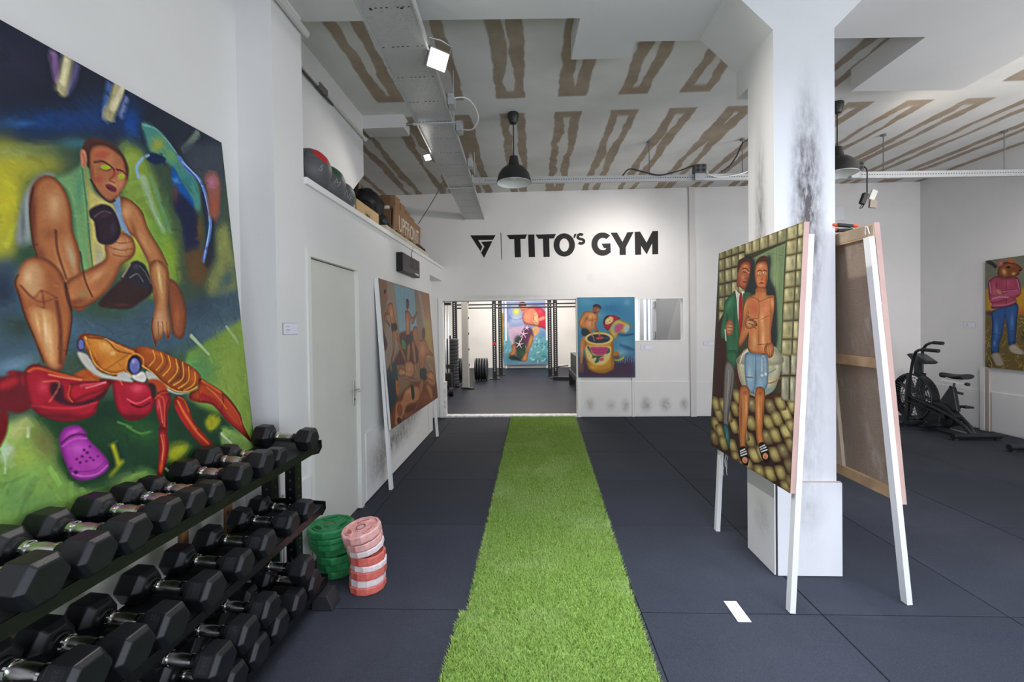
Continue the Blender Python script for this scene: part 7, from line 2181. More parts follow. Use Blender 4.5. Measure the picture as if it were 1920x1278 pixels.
# ------------------------------------------------------------------ dumbbell rack
blk_metal = M('rack_steel', (.008, .0085, .0095), .24, .2, var=.2, vs=20)
grip = M('shelf_rubber', (.007, .007, .0075), .75)
rk = thing('dumbbell_rack', 'long black three tier steel dumbbell rack along the left wall', 'rack', (-1.43, 1.75, 0))
tilt = R(4)
for zc, xf in ((.927, -1.257), (.563, -1.240), (.131, -1.233)):
    xb = xf-.285
    B()._add([(xb, .55, zc+.020), (xf, .55, zc), (xf, 2.562, zc), (xb, 2.562, zc+.020), (xb, .55, zc+.026), (xf, .55, zc+.006), (xf, 2.562, zc+.006), (xb, 2.562, zc+.026)],
             [(3, 2, 1, 0), (4, 5, 6, 7), (0, 1, 5, 4), (1, 2, 6, 5), (2, 3, 7, 6), (3, 0, 4, 7)]).done('shelf', grip, rk)
    B().bb(xf, xf+.006, .55, 2.562, zc-.034, zc+.006).bb(xf-.02, xf+.006, .55, 2.562, zc-.036, zc-.033).done('front_lip', blk_metal, rk)
    B().bb(xb-.006, xb, .55, 2.562, zc-.02, zc+.026).done('back_lip', blk_metal, rk)
    for y in (.56, 2.567):
        ep = B().prism([(xf-.29, zc+.045), (xf+.012, zc+.024), (xf+.014, zc-.02), (xf-.005, zc-.056), (xf-.05, zc-.066), (xf-.28, zc-.02)], lambda x, z, d: (x, y+d, z), -.004, .004).done('end_plate', blk_metal, rk)
        B().cyl((xf-.03, y+.002, zc-.03), (xf-.03, y+.008, zc-.03), .006, n=10).done('bolt', M('bolt_zinc', (.5, .5, .5), .3, 1.), ep)
for y in (.66, 2.515):
    for x in (-1.53, -1.39):
        up = B().bb(x-.03, x+.03, y-.035, y+.035, 0.04, .90).done('upright', blk_metal, rk)
        b = B()
        for i in range(16): b.cyl((x+.0305, y, .14+i*.05), (x+.0315, y, .14+i*.05), .008, n=8).cyl((x, y-.0305-.005, .14+i*.05), (x, y-.0365, .14+i*.05), .008, n=8)
        b.done('bolt_hole', gap_dark, up, kind='stuff')
    B().bb(-1.66, -1.18, y-.035, y+.035, .012, .062).done('foot_beam', blk_metal, rk)
    B().prism([(-1.27, 0), (-1.145, 0), (-1.155, .03), (-1.18, .085), (-1.26, .085)], lambda x, z, d: (x, y+d, z), -.055, .055).done('foot_cap', M('foot_rubber', (.02, .021, .024), .5), rk, bevel=.004)
B().bb(-1.65, -1.615, .66, 2.55, .80, .84).bb(-1.65, -1.615, .66, 2.55, .25, .29).done('rear_brace', blk_metal, rk)

rub = M('dumbbell_rubber', (.0075, .0083, .0105), .42, spec=.42, var=.15, vs=30, bump=.12, bs=220)
chrome = N('chrome_knurl'); chrome.p.inputs['Metallic'].default_value = 1; chrome.p.inputs['Base Color'].default_value = (.62, .61, .60, 1); chrome.p.inputs['Roughness'].default_value = .24
vv = chrome.n('TexVoronoi'); vv.inputs['Scale'].default_value = 520; chrome.l(chrome.obj, vv.inputs['Vector']); chrome.bump(vv.outputs['Distance'], .22, .0012); chrome = chrome.m
chrome2 = M('chrome_smooth', (.65, .65, .65), .12, 1.)
mark = M('moulded_mark', (.009, .009, .011), .8)
def dumbbell(x, y, z, fl, L, roty, label, mark_txt=None, yaw=0.):
    """fl = distance across flats; x axis along the handle"""
    t = thing('dumbbell', label, 'dumbbell', (0, 0, 0), 'black hex dumbbells on the rack')
    L += .018; hl = L*.288; rc = fl/2/math.cos(R(30)); ri = L/2-hl; c = fl*.115
    for s in (-1, 1):
        hd = B().prof((0, 0, 0), (s, 0, 0), [(ri, rc*.45), (ri+.003, rc*.70), (ri+.003+c*1.5, rc), (L/2-c*1.1, rc), (L/2, rc*.78)], 6, R(30), upv=(0, 1, 0)).done('head', rub, t, bevel=.0035)
        B().prof((0, 0, 0), (s, 0, 0), [(ri-.024, .0205), (ri-.022, .0245), (ri-.010, .0245), (ri-.008, .029), (ri+.006, .036)], 16).done('collar', rub if s else rub, t, True)
        B().prof((0, 0, 0), (s, 0, 0), [(ri-.036, .0215), (ri-.034, .026), (ri-.024, .026), (ri-.022, .0215)], 16).done('chrome_ring', chrome2, t, True)
    g = ri-.03
    B().prof((-g, 0, 0), (1, 0, 0), [(0, .019), (g*.35, .0215), (g, .0245), (g*1.65, .0215), (2*g, .019)], 16).done('handle', chrome, t, True)
    if mark_txt:
        n = Vector((0, -math.sin(R(60)), math.cos(R(60)))); 
        p = Vector((ri+hl*.5, 0, 0))+n*(fl/2+.0004)
        ux = Vector((0, 1, 0)); ux = (ux-n*ux.dot(n)).normalized()
        m4 = frame(p, -ux if False else Vector((1, 0, 0)), n.cross(Vector((1, 0, 0))))
        m4 = frame(p, n.cross(Vector((1, 0, 0)))*-1, Vector((1, 0, 0)))
        B().box(p-n*.0003, (hl*.46, .0008, rc*.74), Matrix((Vector((1, 0, 0)), n, Vector((1, 0, 0)).cross(n))).transposed()).done('label_recess', mark, hd)
        text_mesh('weight_mark', mark_txt, M('mark_raised', (.032, .034, .038), .5), rc*.30, frame(p+n*.0004, n.cross(Vector((1, 0, 0)))*-1, Vector((1, 0, 0))), hd, .0006)
    t.location = (x, y, z); t.rotation_euler = (0, roty, yaw); return t
ORD = ['nearest', 'second', 'third', 'fourth', 'fifth', 'sixth', 'seventh', 'eighth', 'ninth', 'tenth']
XC, K = -1.383, .975          # handle centres; K scales the measured layout
TOP = [(1.078, .122, .335), (1.218, .110, .335), (1.345, .110, .33), (1.492, .104, .32), (1.612, .096, .315), (1.720, .086, .31), (1.895, .102, .31), (2.045, .116, .325), (2.178, .092, .31), (2.492, .118, .33)]
for i, (y, f, L) in enumerate(TOP):
    lab = f'black hex dumbbell on the top tier, {ORD[i]} from the near end' if i not in (0, 9) else ('black hex dumbbell nearest the camera on the top tier' if i == 0 else 'black hex dumbbell standing alone at the far end of the top tier')
    dumbbell(XC, y*K, .9455+f*K/2, f*K, L*K, R(4), lab, None, R(random.uniform(-2, 2)))
MID = [(1.165, .130, .36, .05, '25KG'), (1.315, .124, .36, 0.02, None), (1.462, .124, .355, .0, '22.5KG'), (1.655, .122, .35, 0, '22KG'), (1.85, .112, .34, 0, '20KG'), (2.03, .114, .335, 0, '18KG'), (2.25, .108, .33, 0, '16KG'), (2.415, .106, .325, 0, None)]
for i, (y, f, L, dz, mk) in enumerate(MID):
    lab = f'black hex dumbbell on the middle tier, {ORD[i]} from the near end' if i not in (0, 7) else ('black hex dumbbell nearest the camera on the middle tier' if i == 0 else 'black hex dumbbell at the far end of the middle tier')
    dumbbell(XC+.010, y*K, .581+f*K/2+dz, f*K, L*K, R(4), lab, mk, R(random.uniform(-2, 2)))
LOW = [(1.44, .128, .355, None), (1.60, .132, .355, '30KG'), (1.765, .130, .355, None), (1.93, .130, .35, None), (2.095, .130, .35, None), (2.275, .128, .345, None), (2.45, .128, .34, None)]
for i, (y, f, L, mk) in enumerate(LOW):
    lab = f'black hex dumbbell in the bottom tier\'s lower layer, {ORD[i]} from the near end' if i != 6 else 'black hex dumbbell at the far end of the bottom tier, against the end plate'
    dumbbell(XC+.014, y*K, .149+f*K/2, f*K, L*K, R(4), lab, mk, 0)
UPP = [(1.685, .135, .36, '25KG'), (1.85, .130, .355, '27.5KG'), (2.015, .130, .35, '25KG'), (2.362, .128, .345, None)]
for i, (y, f, L, mk) in enumerate(UPP):
    dumbbell(XC+.016, y*K, .149+.178+(.012 if i == 3 else .014), f*K, L*K, R(4), f'black hex dumbbell stacked above others on the bottom tier, {["nearest", "second from near end", "third from near end", "farthest"][i]}', mk, 0)

# ------------------------------------------------------------------ weight plates
def plate_mesh(R_, th, name='disc'):
    b = B(); n = 12; hub = .026
    outer = lambda r, z: [Vector((r*math.cos(2*math.pi*(i+.5)/n), r*math.sin(2*math.pi*(i+.5)/n), z)) for i in range(n)]
    rings = [outer(R_*.985, 0), outer(R_, th*.15), outer(R_, th*.85), outer(R_*.95, th), outer(R_*.86, th), outer(R_*.84, th*.80), outer(R_*.30, th*.80), outer(R_*.27, th), outer(.032, th), outer(.030, th*.96)]
    b.loft(rings, True, True); return b
def plate(x, y, z, R_, th, mat, label, group, rz=0, tx=0, ty=0, dark=None):
    t = thing('weight_plate', label, 'plate', (0, 0, 0), group)
    plate_mesh(R_, th).done('disc', mat, t, bevel=.002)
    B().prof((0, 0, th*.9), (0, 0, 1), [(0, .030), (th*.095, .030), (th*.095, .024), (0, .022)], 24).prof((0, 0, th*.85), (0, 0, 1), [(0, .0235), (.003, .0235)], 20).done('bore', M('rusty_bore', (.16, .085, .045), .6, .4), t, True)
    for k in range(3):
        a = R(90+120*k); c = Vector((math.cos(a)*R_*.60, math.sin(a)*R_*.60, th*.80)); ux = Vector((-math.sin(a), math.cos(a), 0)); uy = Vector((math.cos(a), math.sin(a), 0))
        ring = lambda sx_, sy_, dz: [c+ux*(sx_*math.cos(2*math.pi*i/20))+uy*(sy_*math.sin(2*math.pi*i/20))+Vector((0, 0, dz)) for i in range(20)]
        B().loft([ring(R_*.36, R_*.175, 0), ring(R_*.35, R_*.165, th*.24), ring(R_*.31, R_*.125, th*.24), ring(R_*.30, R_*.115, .0005)], True, True).done('grip_rim', mat, t, True); gr_ = LAST[0]
        B().loft([ring(R_*.30, R_*.115, .0006), ring(R_*.30, R_*.115, .0012)], True, True).done('grip_hole', dark, gr_)
    t.location = (x, y, z); t.rotation_euler = (tx, ty, rz); return t
def plate_paint(name, a, b2):
    k = N(name); k.p.inputs['Roughness'].default_value = .55
    k.l(k.mix(k.sm(k.noise(k.obj, 18, 5, .7), .35, .65), a, b2), k.p.inputs['Base Color']); k.bump(k.noise(k.obj, 60, 4), .25, .004); return k.m
green = plate_paint('green_rubber', (.012, .17, .045), (.025, .26, .08)); gdark = M('green_hole', (.01, .07, .02), .7)
red = plate_paint('red_rubber', (.62, .10, .075), (.70, .17, .13)); pink = plate_paint('faded_red_rubber', (.72, .30, .27), (.80, .46, .43)); pale = plate_paint('worn_white_rubber', (.78, .58, .57), (.82, .72, .71)); rdark = M('red_hole', (.45, .16, .13), .7)
gx, gy = -1.335, 2.885
gz = [(0, .048), (.048, .048), (.097, .046), (.143, .046), (.190, .045), (.236, .030), (.268, .046)]
names = ['lowest', 'second from the bottom', 'third from the bottom', 'fourth from the bottom', 'fifth from the bottom', 'second from the top', 'topmost']
for i, (z, th) in enumerate(gz):
    plate(gx+random.uniform(-.012, .012)+(.03 if i < 3 else 0), gy+random.uniform(-.01, .01), z+.001, (.148 if i > 3 else .13), th, green, f'green ten sided weight plate, {names[i]} of the green stack', 'green weight plates', random.uniform(0, 1), dark=gdark)
rx, ry = -1.028, 2.705
rzs = [(0, .045, red, .112), (.045, .044, pale, .108), (.089, .050, red, .112), (.139, .036, pale, .110), (.176, .050, red, .110), (.232, .036, pale, .113), (.268, .042, pink, .116), (.311, .050, pink, .121)]
names = ['red weight plate at the bottom of the red and pink stack', 'whitish worn weight plate just above the lowest red plate', 'red weight plate, third from the bottom of the red and pink stack', 'whitish worn weight plate between two red plates in mid stack', 'bright red weight plate below the three tilted pink plates', 'pale pink weight plate, lowest of the three tilted ones', 'pink weight plate, middle of the three tilted ones', 'faded pink weight plate tilted on top of the red stack']
for i, (z, th, m, r_) in enumerate(rzs):
    k = max(0, i-4)
    plate(rx+(-.010*k if k else random.uniform(-.006, .006)), ry-.004*k, z+.002+(.012+.0025*k if k else 0), r_, th-.001, m, names[i], 'red and pink weight plates', random.uniform(0, .5), R(7)*(k > 0), R(-9)*(k > 0), dark=rdark)
# ------------------------------------------------------------------ paintings
art_mats = {}
def art_material(gain, rough):
    k = N('oil_paint'); p = k.p; a = k.n('VertexColor', layer_name='paint')
    k.l(a.outputs[0], p.inputs['Base Color']); p.inputs['Roughness'].default_value = rough; p.inputs['Specular IOR Level'].default_value = .3
    k.bump(k.noise(k.pos, 420, 3, .6), .12, .002); return k.m
oil = art_material(1, .5)
def canvas(root, tl, tr, br, bl, img, gain, thick, side_mat, name='canvas'):
    """img: H x W x 3 sRGB array painted by the script; a fine vertex grid carries it"""
    tl, tr, br, bl = map(lambda v: np.array(v, float), (tl, tr, br, bl)); H, Wd = img.shape[:2]
    u = (np.arange(Wd)/(Wd-1))[None, :, None]; v = (np.arange(H)/(H-1))[:, None, None]
    n = np.cross(tr-tl, tr-br); n /= np.linalg.norm(n); bl = bl-n*((bl-tl)@n)
    P = (tl*(1-u)+tr*u)*(1-v)+(bl*(1-u)+br*u)*v; o0 = np.array(wloc(root))
    me = bpy.data.meshes.new(name); nv = H*Wd; me.vertices.add(nv); me.vertices.foreach_set('co', (P+n*.0012-o0).astype(np.float32).reshape(-1))
    idx = np.arange(nv, dtype=np.int32).reshape(H, Wd); q = np.stack([idx[:-1, :-1], idx[1:, :-1], idx[1:, 1:], idx[:-1, 1:]], -1).reshape(-1, 4)
    me.loops.add(q.size); me.loops.foreach_set('vertex_index', q.ravel()); me.polygons.add(len(q)); me.polygons.foreach_set('loop_start', np.arange(0, q.size, 4, dtype=np.int32)); me.update(calc_edges=True)
    c = np.clip(img, 0, 1); c = np.where(c <= .04045, c/12.92, ((c+.055)/1.055)**2.4)*gain
    ca = me.color_attributes.new('paint', 'FLOAT_COLOR', 'POINT'); ca.data.foreach_set('color', np.concatenate([np.clip(c, 0, .95), np.ones((H, Wd, 1))], -1).astype(np.float32).ravel())
    me.materials.append(oil); o = bpy.data.objects.new(name, me); COL.objects.link(o); o.parent = root
    nn = Vector(n); vs = [Vector(p) for p in (tl, tr, br, bl)]
    B()._add(vs+[p-nn*thick for p in vs], [(0, 1, 2, 3), (7, 6, 5, 4), (0, 4, 5, 1), (1, 5, 6, 2), (2, 6, 7, 3), (3, 7, 4, 0)]).done('canvas_edge', side_mat, root)
    return nn
white_wood = wall_mat('white_wood', (.82, .82, .81), bump=.05); pinkish = M('pink_primed_edge', (.54, .35, .29), .7, var=.06, vs=5)
edge_white = M('white_primed_edge', (.75, .74, .73), .6, var=.05, vs=4); pine = M('pine_bar', (.46, .30, .16), .65, var=.2, vs=8); raw = M('raw_batten', (.58, .47, .34), .7, var=.12, vs=6)

# crab painting leaning behind the dumbbell rack
p1 = thing('painting', 'large painting of a crouching man with a dumbbell, red crab and purple clog', 'painting', (-1.62, 1.6, 0))
pt = lambda y, z: (-1.715+(2.655-z)*.0918, y, z)
canvas(p1, pt(1.05, 2.627), pt(2.425, 2.66), pt(2.425, .865), pt(1.05, .865), ART['crab'], GAIN['crab'], .026, M('dark_canvas_edge', (.04, .04, .05), .7))
for y in (1.3, 1.95, 2.25): B().bar((-1.592, y, .90), (-1.60, y-.02, .004), .04, .020, (1, 0, 0)).done('leg', M('brown_leg', (.20, .09, .035), .6), p1)

# group painting on two white legs against the left wall
p2 = thing('painting', 'painting of several men in swimming trunks, on white legs by the left wall', 'painting', (-1.42, 5.3, 0))
canvas(p2, (-1.487, 4.30, 2.094), (-1.466, 6.40, 2.082), (-1.360, 6.40, .568), (-1.376, 4.30, .602), ART['group'], GAIN['group'], .022, edge_white)
for y, dz in ((4.30, 0), (6.37, 0)):
    B().bar((-1.513, y+.02, 2.09), (-1.398 if y < 5 else -1.372, y+.02, .004), .05, .03, (1, 0, 0)).done('leg', white_wood, p2)
    B().bar((-1.508, y+.045, 2.05), (-1.41, y+.045, .62), .03, .02, (1, 0, 0)).done('stretcher_bar', pine, p2)

# two men painting leaning on the pillar
p3 = thing('painting', 'painting of a green jacketed man beside a bare chested man, leaning on the pillar', 'painting', (1.45, 3.0, 0))
canvas(p3, (1.470, 3.50, 2.148), (1.510, 2.50, 2.163), (1.427, 2.50, .664), (1.398, 3.50, .664), ART['men'], GAIN['men'], .030, pinkish)
B().bar((1.556, 2.53, 2.095), (1.428, 2.505, .004), .042, .030, (1, 0, 0)).done('leg', white_wood, p3)
B().bar((1.530, 3.46, 2.09), (1.428, 3.475, .004), .042, .030, (1, 0, 0)).done('leg', white_wood, p3)
b = B()
for i in range(9):
    y = 3.38-.02*i-random.uniform(0, .02); b.tube([(1.40, y, .665), (1.395, y+.01, .62), (1.392, y-.01+random.uniform(-.02, .02), .60-random.uniform(.0, .10))], .0009, 4)
b.done('loose_thread', wh, p3, kind='stuff')

# painting seen from behind on the other side of the pillar
p4 = thing('painting', 'back of a large canvas with wooden stretcher bars, right of the pillar', 'painting', (2.05, 3.1, 0))
bx_ = lambda z: 1.950+(2.164-z)*.0905
def qv(y, z, off): return (bx_(z)+off, y, z)
linen = N('linen_back'); linen.p.inputs['Roughness'].default_value = .9
mp = linen.n('Mapping'); mp.inputs['Scale'].default_value = (1, 1, .35); linen.l(linen.pos, mp.inputs['Vector'])
n1 = linen.noise(mp.outputs[0], 9, 6, .7); n2 = linen.noise(linen.pos, 160, 2)
linen.l(linen.mix(linen.math('MULTIPLY', linen.sm(n1, .5, .75), .6), linen.mix(linen.sm(n2, .3, .7), (.25, .19, .14), (.33, .255, .19)), (.52, .44, .38)), linen.p.inputs['Base Color']); linen.bump(n2, .3, .003)
def slab(y0, y1, z0, z1, o0, o1, name, mat):
    vs = [qv(y, z, o) for o in (o0, o1) for y, z in ((y0, z0), (y1, z0), (y1, z1), (y0, z1))]
    return B()._add(vs, [(3, 2, 1, 0), (4, 5, 6, 7), (0, 1, 5, 4), (1, 2, 6, 5), (2, 3, 7, 6), (3, 0, 4, 7)]).done(name, mat, p4)
slab(2.59, 3.60, .574, 2.164, .020, .025, 'canvas', linen.m)
slab(2.585, 2.590, .570, 2.168, -.004, .026, 'canvas_edge', pinkish)
slab(2.590, 2.650, .574, 2.164, -.004, .020, 'stretcher_bar', raw)
slab(3.54, 3.60, .574, 2.164, -.004, .020, 'stretcher_bar', pine)
slab(2.651, 3.539, 2.09, 2.164, -.004, .020, 'stretcher_bar', pine); slab(2.651, 3.539, .574, .64, -.004, .020, 'stretcher_bar', pine)
slab(3.05, 3.11, .641, 2.089, -.004, .018, 'stretcher_bar', raw); slab(2.651, 3.049, 1.335, 1.395, -.004, .018, 'stretcher_bar', pine); slab(3.111, 3.539, 1.335, 1.395, -.004, .018, 'stretcher_bar', pine)
slab(2.60, 3.5, 2.10, 2.158, -.006, -.0042, 'folded_canvas', M('folded_linen', (.36, .28, .19), .9, var=.15, vs=9))
B().bar(qv(2.61, 2.09, -.022), qv(2.595, .004, -.020), .045, .030, (1, 0, 0)).done('leg', white_wood, p4)
B().bar(qv(3.52, 2.09, -.022), qv(3.53, .004, -.020), .045, .030, (1, 0, 0)).done('leg', white_wood, p4)
B().tube([qv(2.615, 2.11, -.012), qv(2.62, 2.15, -.016), qv(2.635, 2.155, -.016), qv(2.645, 2.11, -.012)], .003, 6).done('hanging_cord', wc, p4, True)
cl = thing('spring_clamps', 'black and orange spring clamps lying on top of the canvas beside the pillar', 'clamps', (2.0, 2.9, 2.2))
og = M('clamp_orange', (.75, .10, .02), .5)
for i, (x, y, z, a) in enumerate(((1.985, 2.88, 2.215, .1), (2.005, 2.91, 2.190, -.05))):
    B().box((x, y, z), (.10, .03, .018), (0, a, .1)).done('clamp_body', bc, cl, bevel=.004)
    B().box((x+.065, y, z-.004), (.035, .026, .016), (0, a, .1)).box((x-.055, y, z+.004), (.035, .026, .016), (0, a, .1)).done('clamp_tip', og, cl, bevel=.004)
tag(B().bb(5.02, 5.30, D-.03, D, 3.30, 3.525).done('wall_box', M('white_plastic', (.80, .82, .86), .4), None, bevel=.006), 'white plastic box high on the back wall just right of the pillar', 'box')

# matryoshka painting beside the opening
p5 = thing('painting', 'blue painting of a bare chested man at a nesting doll pot, on the back wall', 'painting', (1.3, D, 1.35))
canvas(p5, (.822, D-.032, 2.070), (1.798, D-.032, 2.062), (1.798, D-.032, .682), (.822, D-.032, .690), ART['doll'], GAIN['doll'], .028, M('blue_edge', (.05, .10, .14), .6))
# mouse painting on the right wall
p6 = thing('painting', 'painting of a mouse headed figure in pink jacket and jeans on the right wall', 'painting', (XR, 6.2, 1.7))
canvas(p6, (XR-.034, 6.625, 2.440), (XR-.034, 5.575, 2.440), (XR-.034, 5.575, .91), (XR-.034, 6.625, .918), ART['mouse'], GAIN['mouse'], .030, M('straw_edge', (.20, .16, .10), .6))
# paintings of the second room
p7 = thing('painting', 'painting of a seated man with pink starfish and waves in the second room', 'painting', (-.15, 16.4, 0))
canvas(p7, (-.985, 16.47, 2.48), (.706, 16.47, 2.474), (.706, 16.36, .135), (-.992, 16.36, .13), ART['wave'], GAIN['wave'], .03, edge_white)
B().bb(-.93, -.87, 16.40, 16.46, 0, 2.5).done('leg', white_wood, p7); B().bb(.58, .64, 16.40, 16.46, 0, 2.5).done('leg', white_wood, p7)
B().bb(-.45, -.39, 16.45, 16.47, 2.47, 2.53).bb(.13, .19, 16.45, 16.47, 2.47, 2.53).done('clip', steel, p7)
B().bb(-1.0, .75, 16.50, 16.55, .0, .10).done('foot_board', white_wood, p7)
p8 = thing('painting', 'yellow painting mostly hidden behind the starfish painting in the second room', 'painting', (-1.1, 16.52, 0))
canvas(p8, (-1.13, 16.53, 2.05), (-.75, 16.53, 2.05), (-.75, 16.50, .46), (-1.13, 16.50, .46), ART['yellow'], GAIN['yellow'], .025, edge_white)
B().bb(-1.12, -1.06, 16.53, 16.56, 0, 2.05).done('leg', white_wood, p8)

# ------------------------------------------------------------------ second room equipment
bkm = M('machine_black', (.02, .021, .023), .4, .3); 
def upright(x, y, h, lab, red_=False, foot=None):
    t = thing('rack_upright', lab, 'rack', (x, y, 0), 'rig uprights in the second room')
    B().bb(x-.06, x+.06, y-.05, y+.05, .02, h).done('post', bkm, t)
    b = B()
    for i in range(36): b.box((x, y-.051, .25+i*.056), (.03, .002, .026))
    b.done('hole', M('hole_light', (.55, .55, .54), .7), t, kind='stuff')
    B().bb(x-.16, x+.16, y-.12, y+.12, 0, .02).done('base_plate', bkm, t)
    if red_: B().bb(x-.064, x+.064, y-.054, y+.054, 1.02, 1.09).done('red_band', M('red_tape', (.5, .02, .04), .5), t)
    if foot: B().bar((x-.1, y-.35, .05), (x+.45, y-.45, .05), .1, .1).done('foot_tube', bkm, t, bevel=.01)
upright(-1.07, 13.2, 2.75, 'black perforated rig upright with a red band, left of the starfish painting', True)
upright(-.96, 14.2, 2.75, 'black perforated rig upright just right of the red banded one')
upright(.61, 13.9, 2.75, 'black perforated rig upright just right of the starfish painting')
upright(.745, 13.2, 2.75, 'black perforated rig upright with a foot tube right of the starfish painting', False, True)
upright(-2.067, 12.1, 2.75, 'black perforated rig upright behind the grey post in the second room')
for z, y, lab in ((2.23, 13.3, 'black horizontal rig bar, upper of the two across the second room'), (2.13, 13.3, 'black horizontal rig bar, lower of the two across the second room')):
    tag(B().cyl((-2.2, y, z), (1.7, y, z), .022, n=8).done('rig_bar', bkm, None, True), lab, 'bar')
gp = thing('post', 'light grey steel post in the second room left of the rig', 'post', (-1.63, 11.25, 0))
B().bb(-1.74, -1.58, 11.18, 11.34, 0, 3.3).done('shaft', M('grey_post', (.42, .41, .37), .55), gp)
B().box((-1.60, 11.16, .02), (.34, .10, .03), (0, 0, -.5)).done('base_plate', bkm, gp)
for i in range(5): B().box((-1.57, 11.26, .6+i*.4), (.015, .05, .05)).done('bracket', bkm, gp)
cm = thing('cable_machine', 'black cable machine with silver guide rods at the left end of the second room', 'machine', (-2.1, 10.6, 0))
B().bb(-2.22, -1.80, 10.15, 10.25, 0, .06).bb(-2.22, -2.14, 10.2, 10.9, 0, .06).done('base_frame', bkm, cm)
B().bb(-2.10, -2.04, 10.50, 10.56, 0, 2.3).done('column', bkm, cm)
for x in (-2.02, -1.95): B().cyl((x, 10.5, .1), (x, 10.5, 2.12), .018, n=8).done('guide_rod', chrome2, cm, True)
B().bb(-2.12, -1.88, 10.44, 10.58, 2.10, 2.16).bb(-2.14, -1.98, 10.4, 10.6, 2.2, 2.32).done('top_frame', bkm, cm)
for i in range(7): B().bb(-2.09, -1.88, 10.42, 10.58, .10+i*.055, .15+i*.055).done('weight_block', bkm, cm)
B().cyl((-1.87, 10.1, .10), (-1.78, 10.1, .10), .09, n=16).cyl((-2.0, 10.1, .28), (-1.92, 10.1, .28), .06, n=16).done('pulley', bkm, cm)
B().bb(-1.98, -1.80, 10.3, 10.34, .60, .70).bb(-1.83, -1.79, 10.28, 10.36, .1, .7).done('arm', bkm, cm)
bp = thing('bumper_plate_stack', 'tall stack of black bumper plates on a peg in the second room', 'plates', (-2.12, 11.6, 0))
for i in range(13): B().prof((-2.12, 11.6, .06+i*.093), (0, 0, 1), [(0, .21), (.012, .225), (.075, .225), (.088, .21)], 24).done('bumper_plate', M('bumper_black', (.03, .033, .04), .5, var=.2, vs=4), bp)
B().cyl((-2.12, 11.6, 0), (-2.12, 11.6, 1.35), .03, n=10).bb(-2.4, -1.85, 11.35, 11.85, 0, .05).done('peg', bkm, bp)
for x, l in ((-2.09, 'left of'), (-1.45, 'right of')):
    tr_ = thing('plate_row', f'row of black plates standing on edge on the floor just {l} the grey post', 'plates', (x, 12.9, .32))
    for i in range(5): B().prof((x-.17+i*.075, 12.9, .33), (1, 0, 0), [(0, .30), (.01, .325), (.045, .325), (.055, .30)], 28).done('plate', M('bumper_black', (.03, .033, .04), .5), tr_)
rm = thing('rower', 'black exercise machine at the right edge of the opening in the second room', 'machine', (1.15, 10.2, 0))
B().bb(1.02, 1.14, 9.2, 11.9, .30, .42).bb(1.02, 1.22, 9.2, 9.3, 0, .36).bb(1.02, 1.22, 11.8, 11.9, 0, .36).bb(1.06, 1.20, 9.3, 11.8, .42, .86).done('frame', bkm, rm)
for i in range(3): B().cyl((1.02, 9.5+i*.35, .18), (1.06, 9.5+i*.35, .18), .11, n=16).done('wheel', bkm, rm)
B().bar((.80, 13.6, .30), (1.15, 13.6, .34), .05, .03).done('handle', bkm, rm)

# ------------------------------------------------------------------ air bike
bkb = M('bike_black', (.022, .024, .028), .38, .35, var=.15, vs=12); bkr = M('bike_grip', (.015, .015, .016), .7)
ab = thing('air_bike', 'black air bike with a large caged fan wheel by the right wall', 'exercise bike', (5.88, 6.6, 0))
FX, FY, FZ, FR = 5.86, 7.00, .435, .345
for s in (-1, 1):
    x = FX+s*.055; b = B()
    ax, ay = Vector((0, 1, 0)), Vector((0, 0, 1)); c = Vector((x, FY, FZ)); cc_ = Vector((FX+s*.085, FY, FZ))
    for r, tt in ((FR, .012), (FR*.86, .004), (FR*.72, .004), (FR*.58, .004), (FR*.44, .004), (FR*.30, .004)):
        o = cc_*(1-r/FR)+c*(r/FR)
        b.tube([o+ax*(r*math.cos(2*math.pi*i/40))+ay*(r*math.sin(2*math.pi*i/40)) for i in range(41)], tt, 5)
    b.done('cage_ring', bkb, ab, True); b = B()
    for i in range(40):
        a = 2*math.pi*i/40; pts = []
        for q_ in (.16, .4, .7, 1.0):
            aa = a+.5*(1-q_); o = cc_*(1-q_)+c*q_; pts.append(o+ax*(FR*q_*math.cos(aa))+ay*(FR*q_*math.sin(aa)))
        b.tube(pts, .0028, 4)
    b.done('cage_wires', M('cage_wire', (.24, .25, .27), .35, .5), ab, True)  # pale grey puts the light caught by the black wires into colour
    B().prof((FX+s*.075, FY, FZ), (s, 0, 0), [(0, .085), (.016, .075), (.02, .02)], 24).done('hub_cap', M('hub_grey', (.12, .13, .14), .4, .5), ab, True)
for i in range(10):
    a = 2*math.pi*i/10
    B().box((FX, FY+math.cos(a)*.19, FZ+math.sin(a)*.19), (.07, .24, .004), (a+.0, 0, 0)).done('fan_blade', M('blade_grey', (.16, .17, .18), .45, .3), ab)
B().prof((FX-.06, FY, FZ), (1, 0, 0), [(0, FR+.004), (.12, FR+.004)], 40, cap=False).done('cage_rim', bkb, ab)
for s in (-1, 1): B().bar((FX+s*.105, FY+.02, .07), (FX+s*.105, FY-.03, .80), .06, .03, (1, 0, 0)).done('fork', bkb, ab)
B().bar((FX, FY-.05, .76), (FX, FY-.07, 1.08), .07, .07, (0, 1, 0)).done('mast', bkb, ab, bevel=.008)
con = B().prism([(FY-.02, 1.10), (FY-.10, 1.09), (FY-.30, .985), (FY-.26, .955), (FY-.06, .99), (FY+.04, 1.08)], lambda y, z, d: (FX+d, y, z), -.09, .09).done('console', M('console_black', (.03, .032, .036), .45), ab, bevel=.006)
B().bar((FX, FY-.115, 1.085), (FX, FY-.275, 1.003), .15, .004, (0, 0, 1)).done('console_screen', M('console_screen', (.06, .065, .07), .2), con)
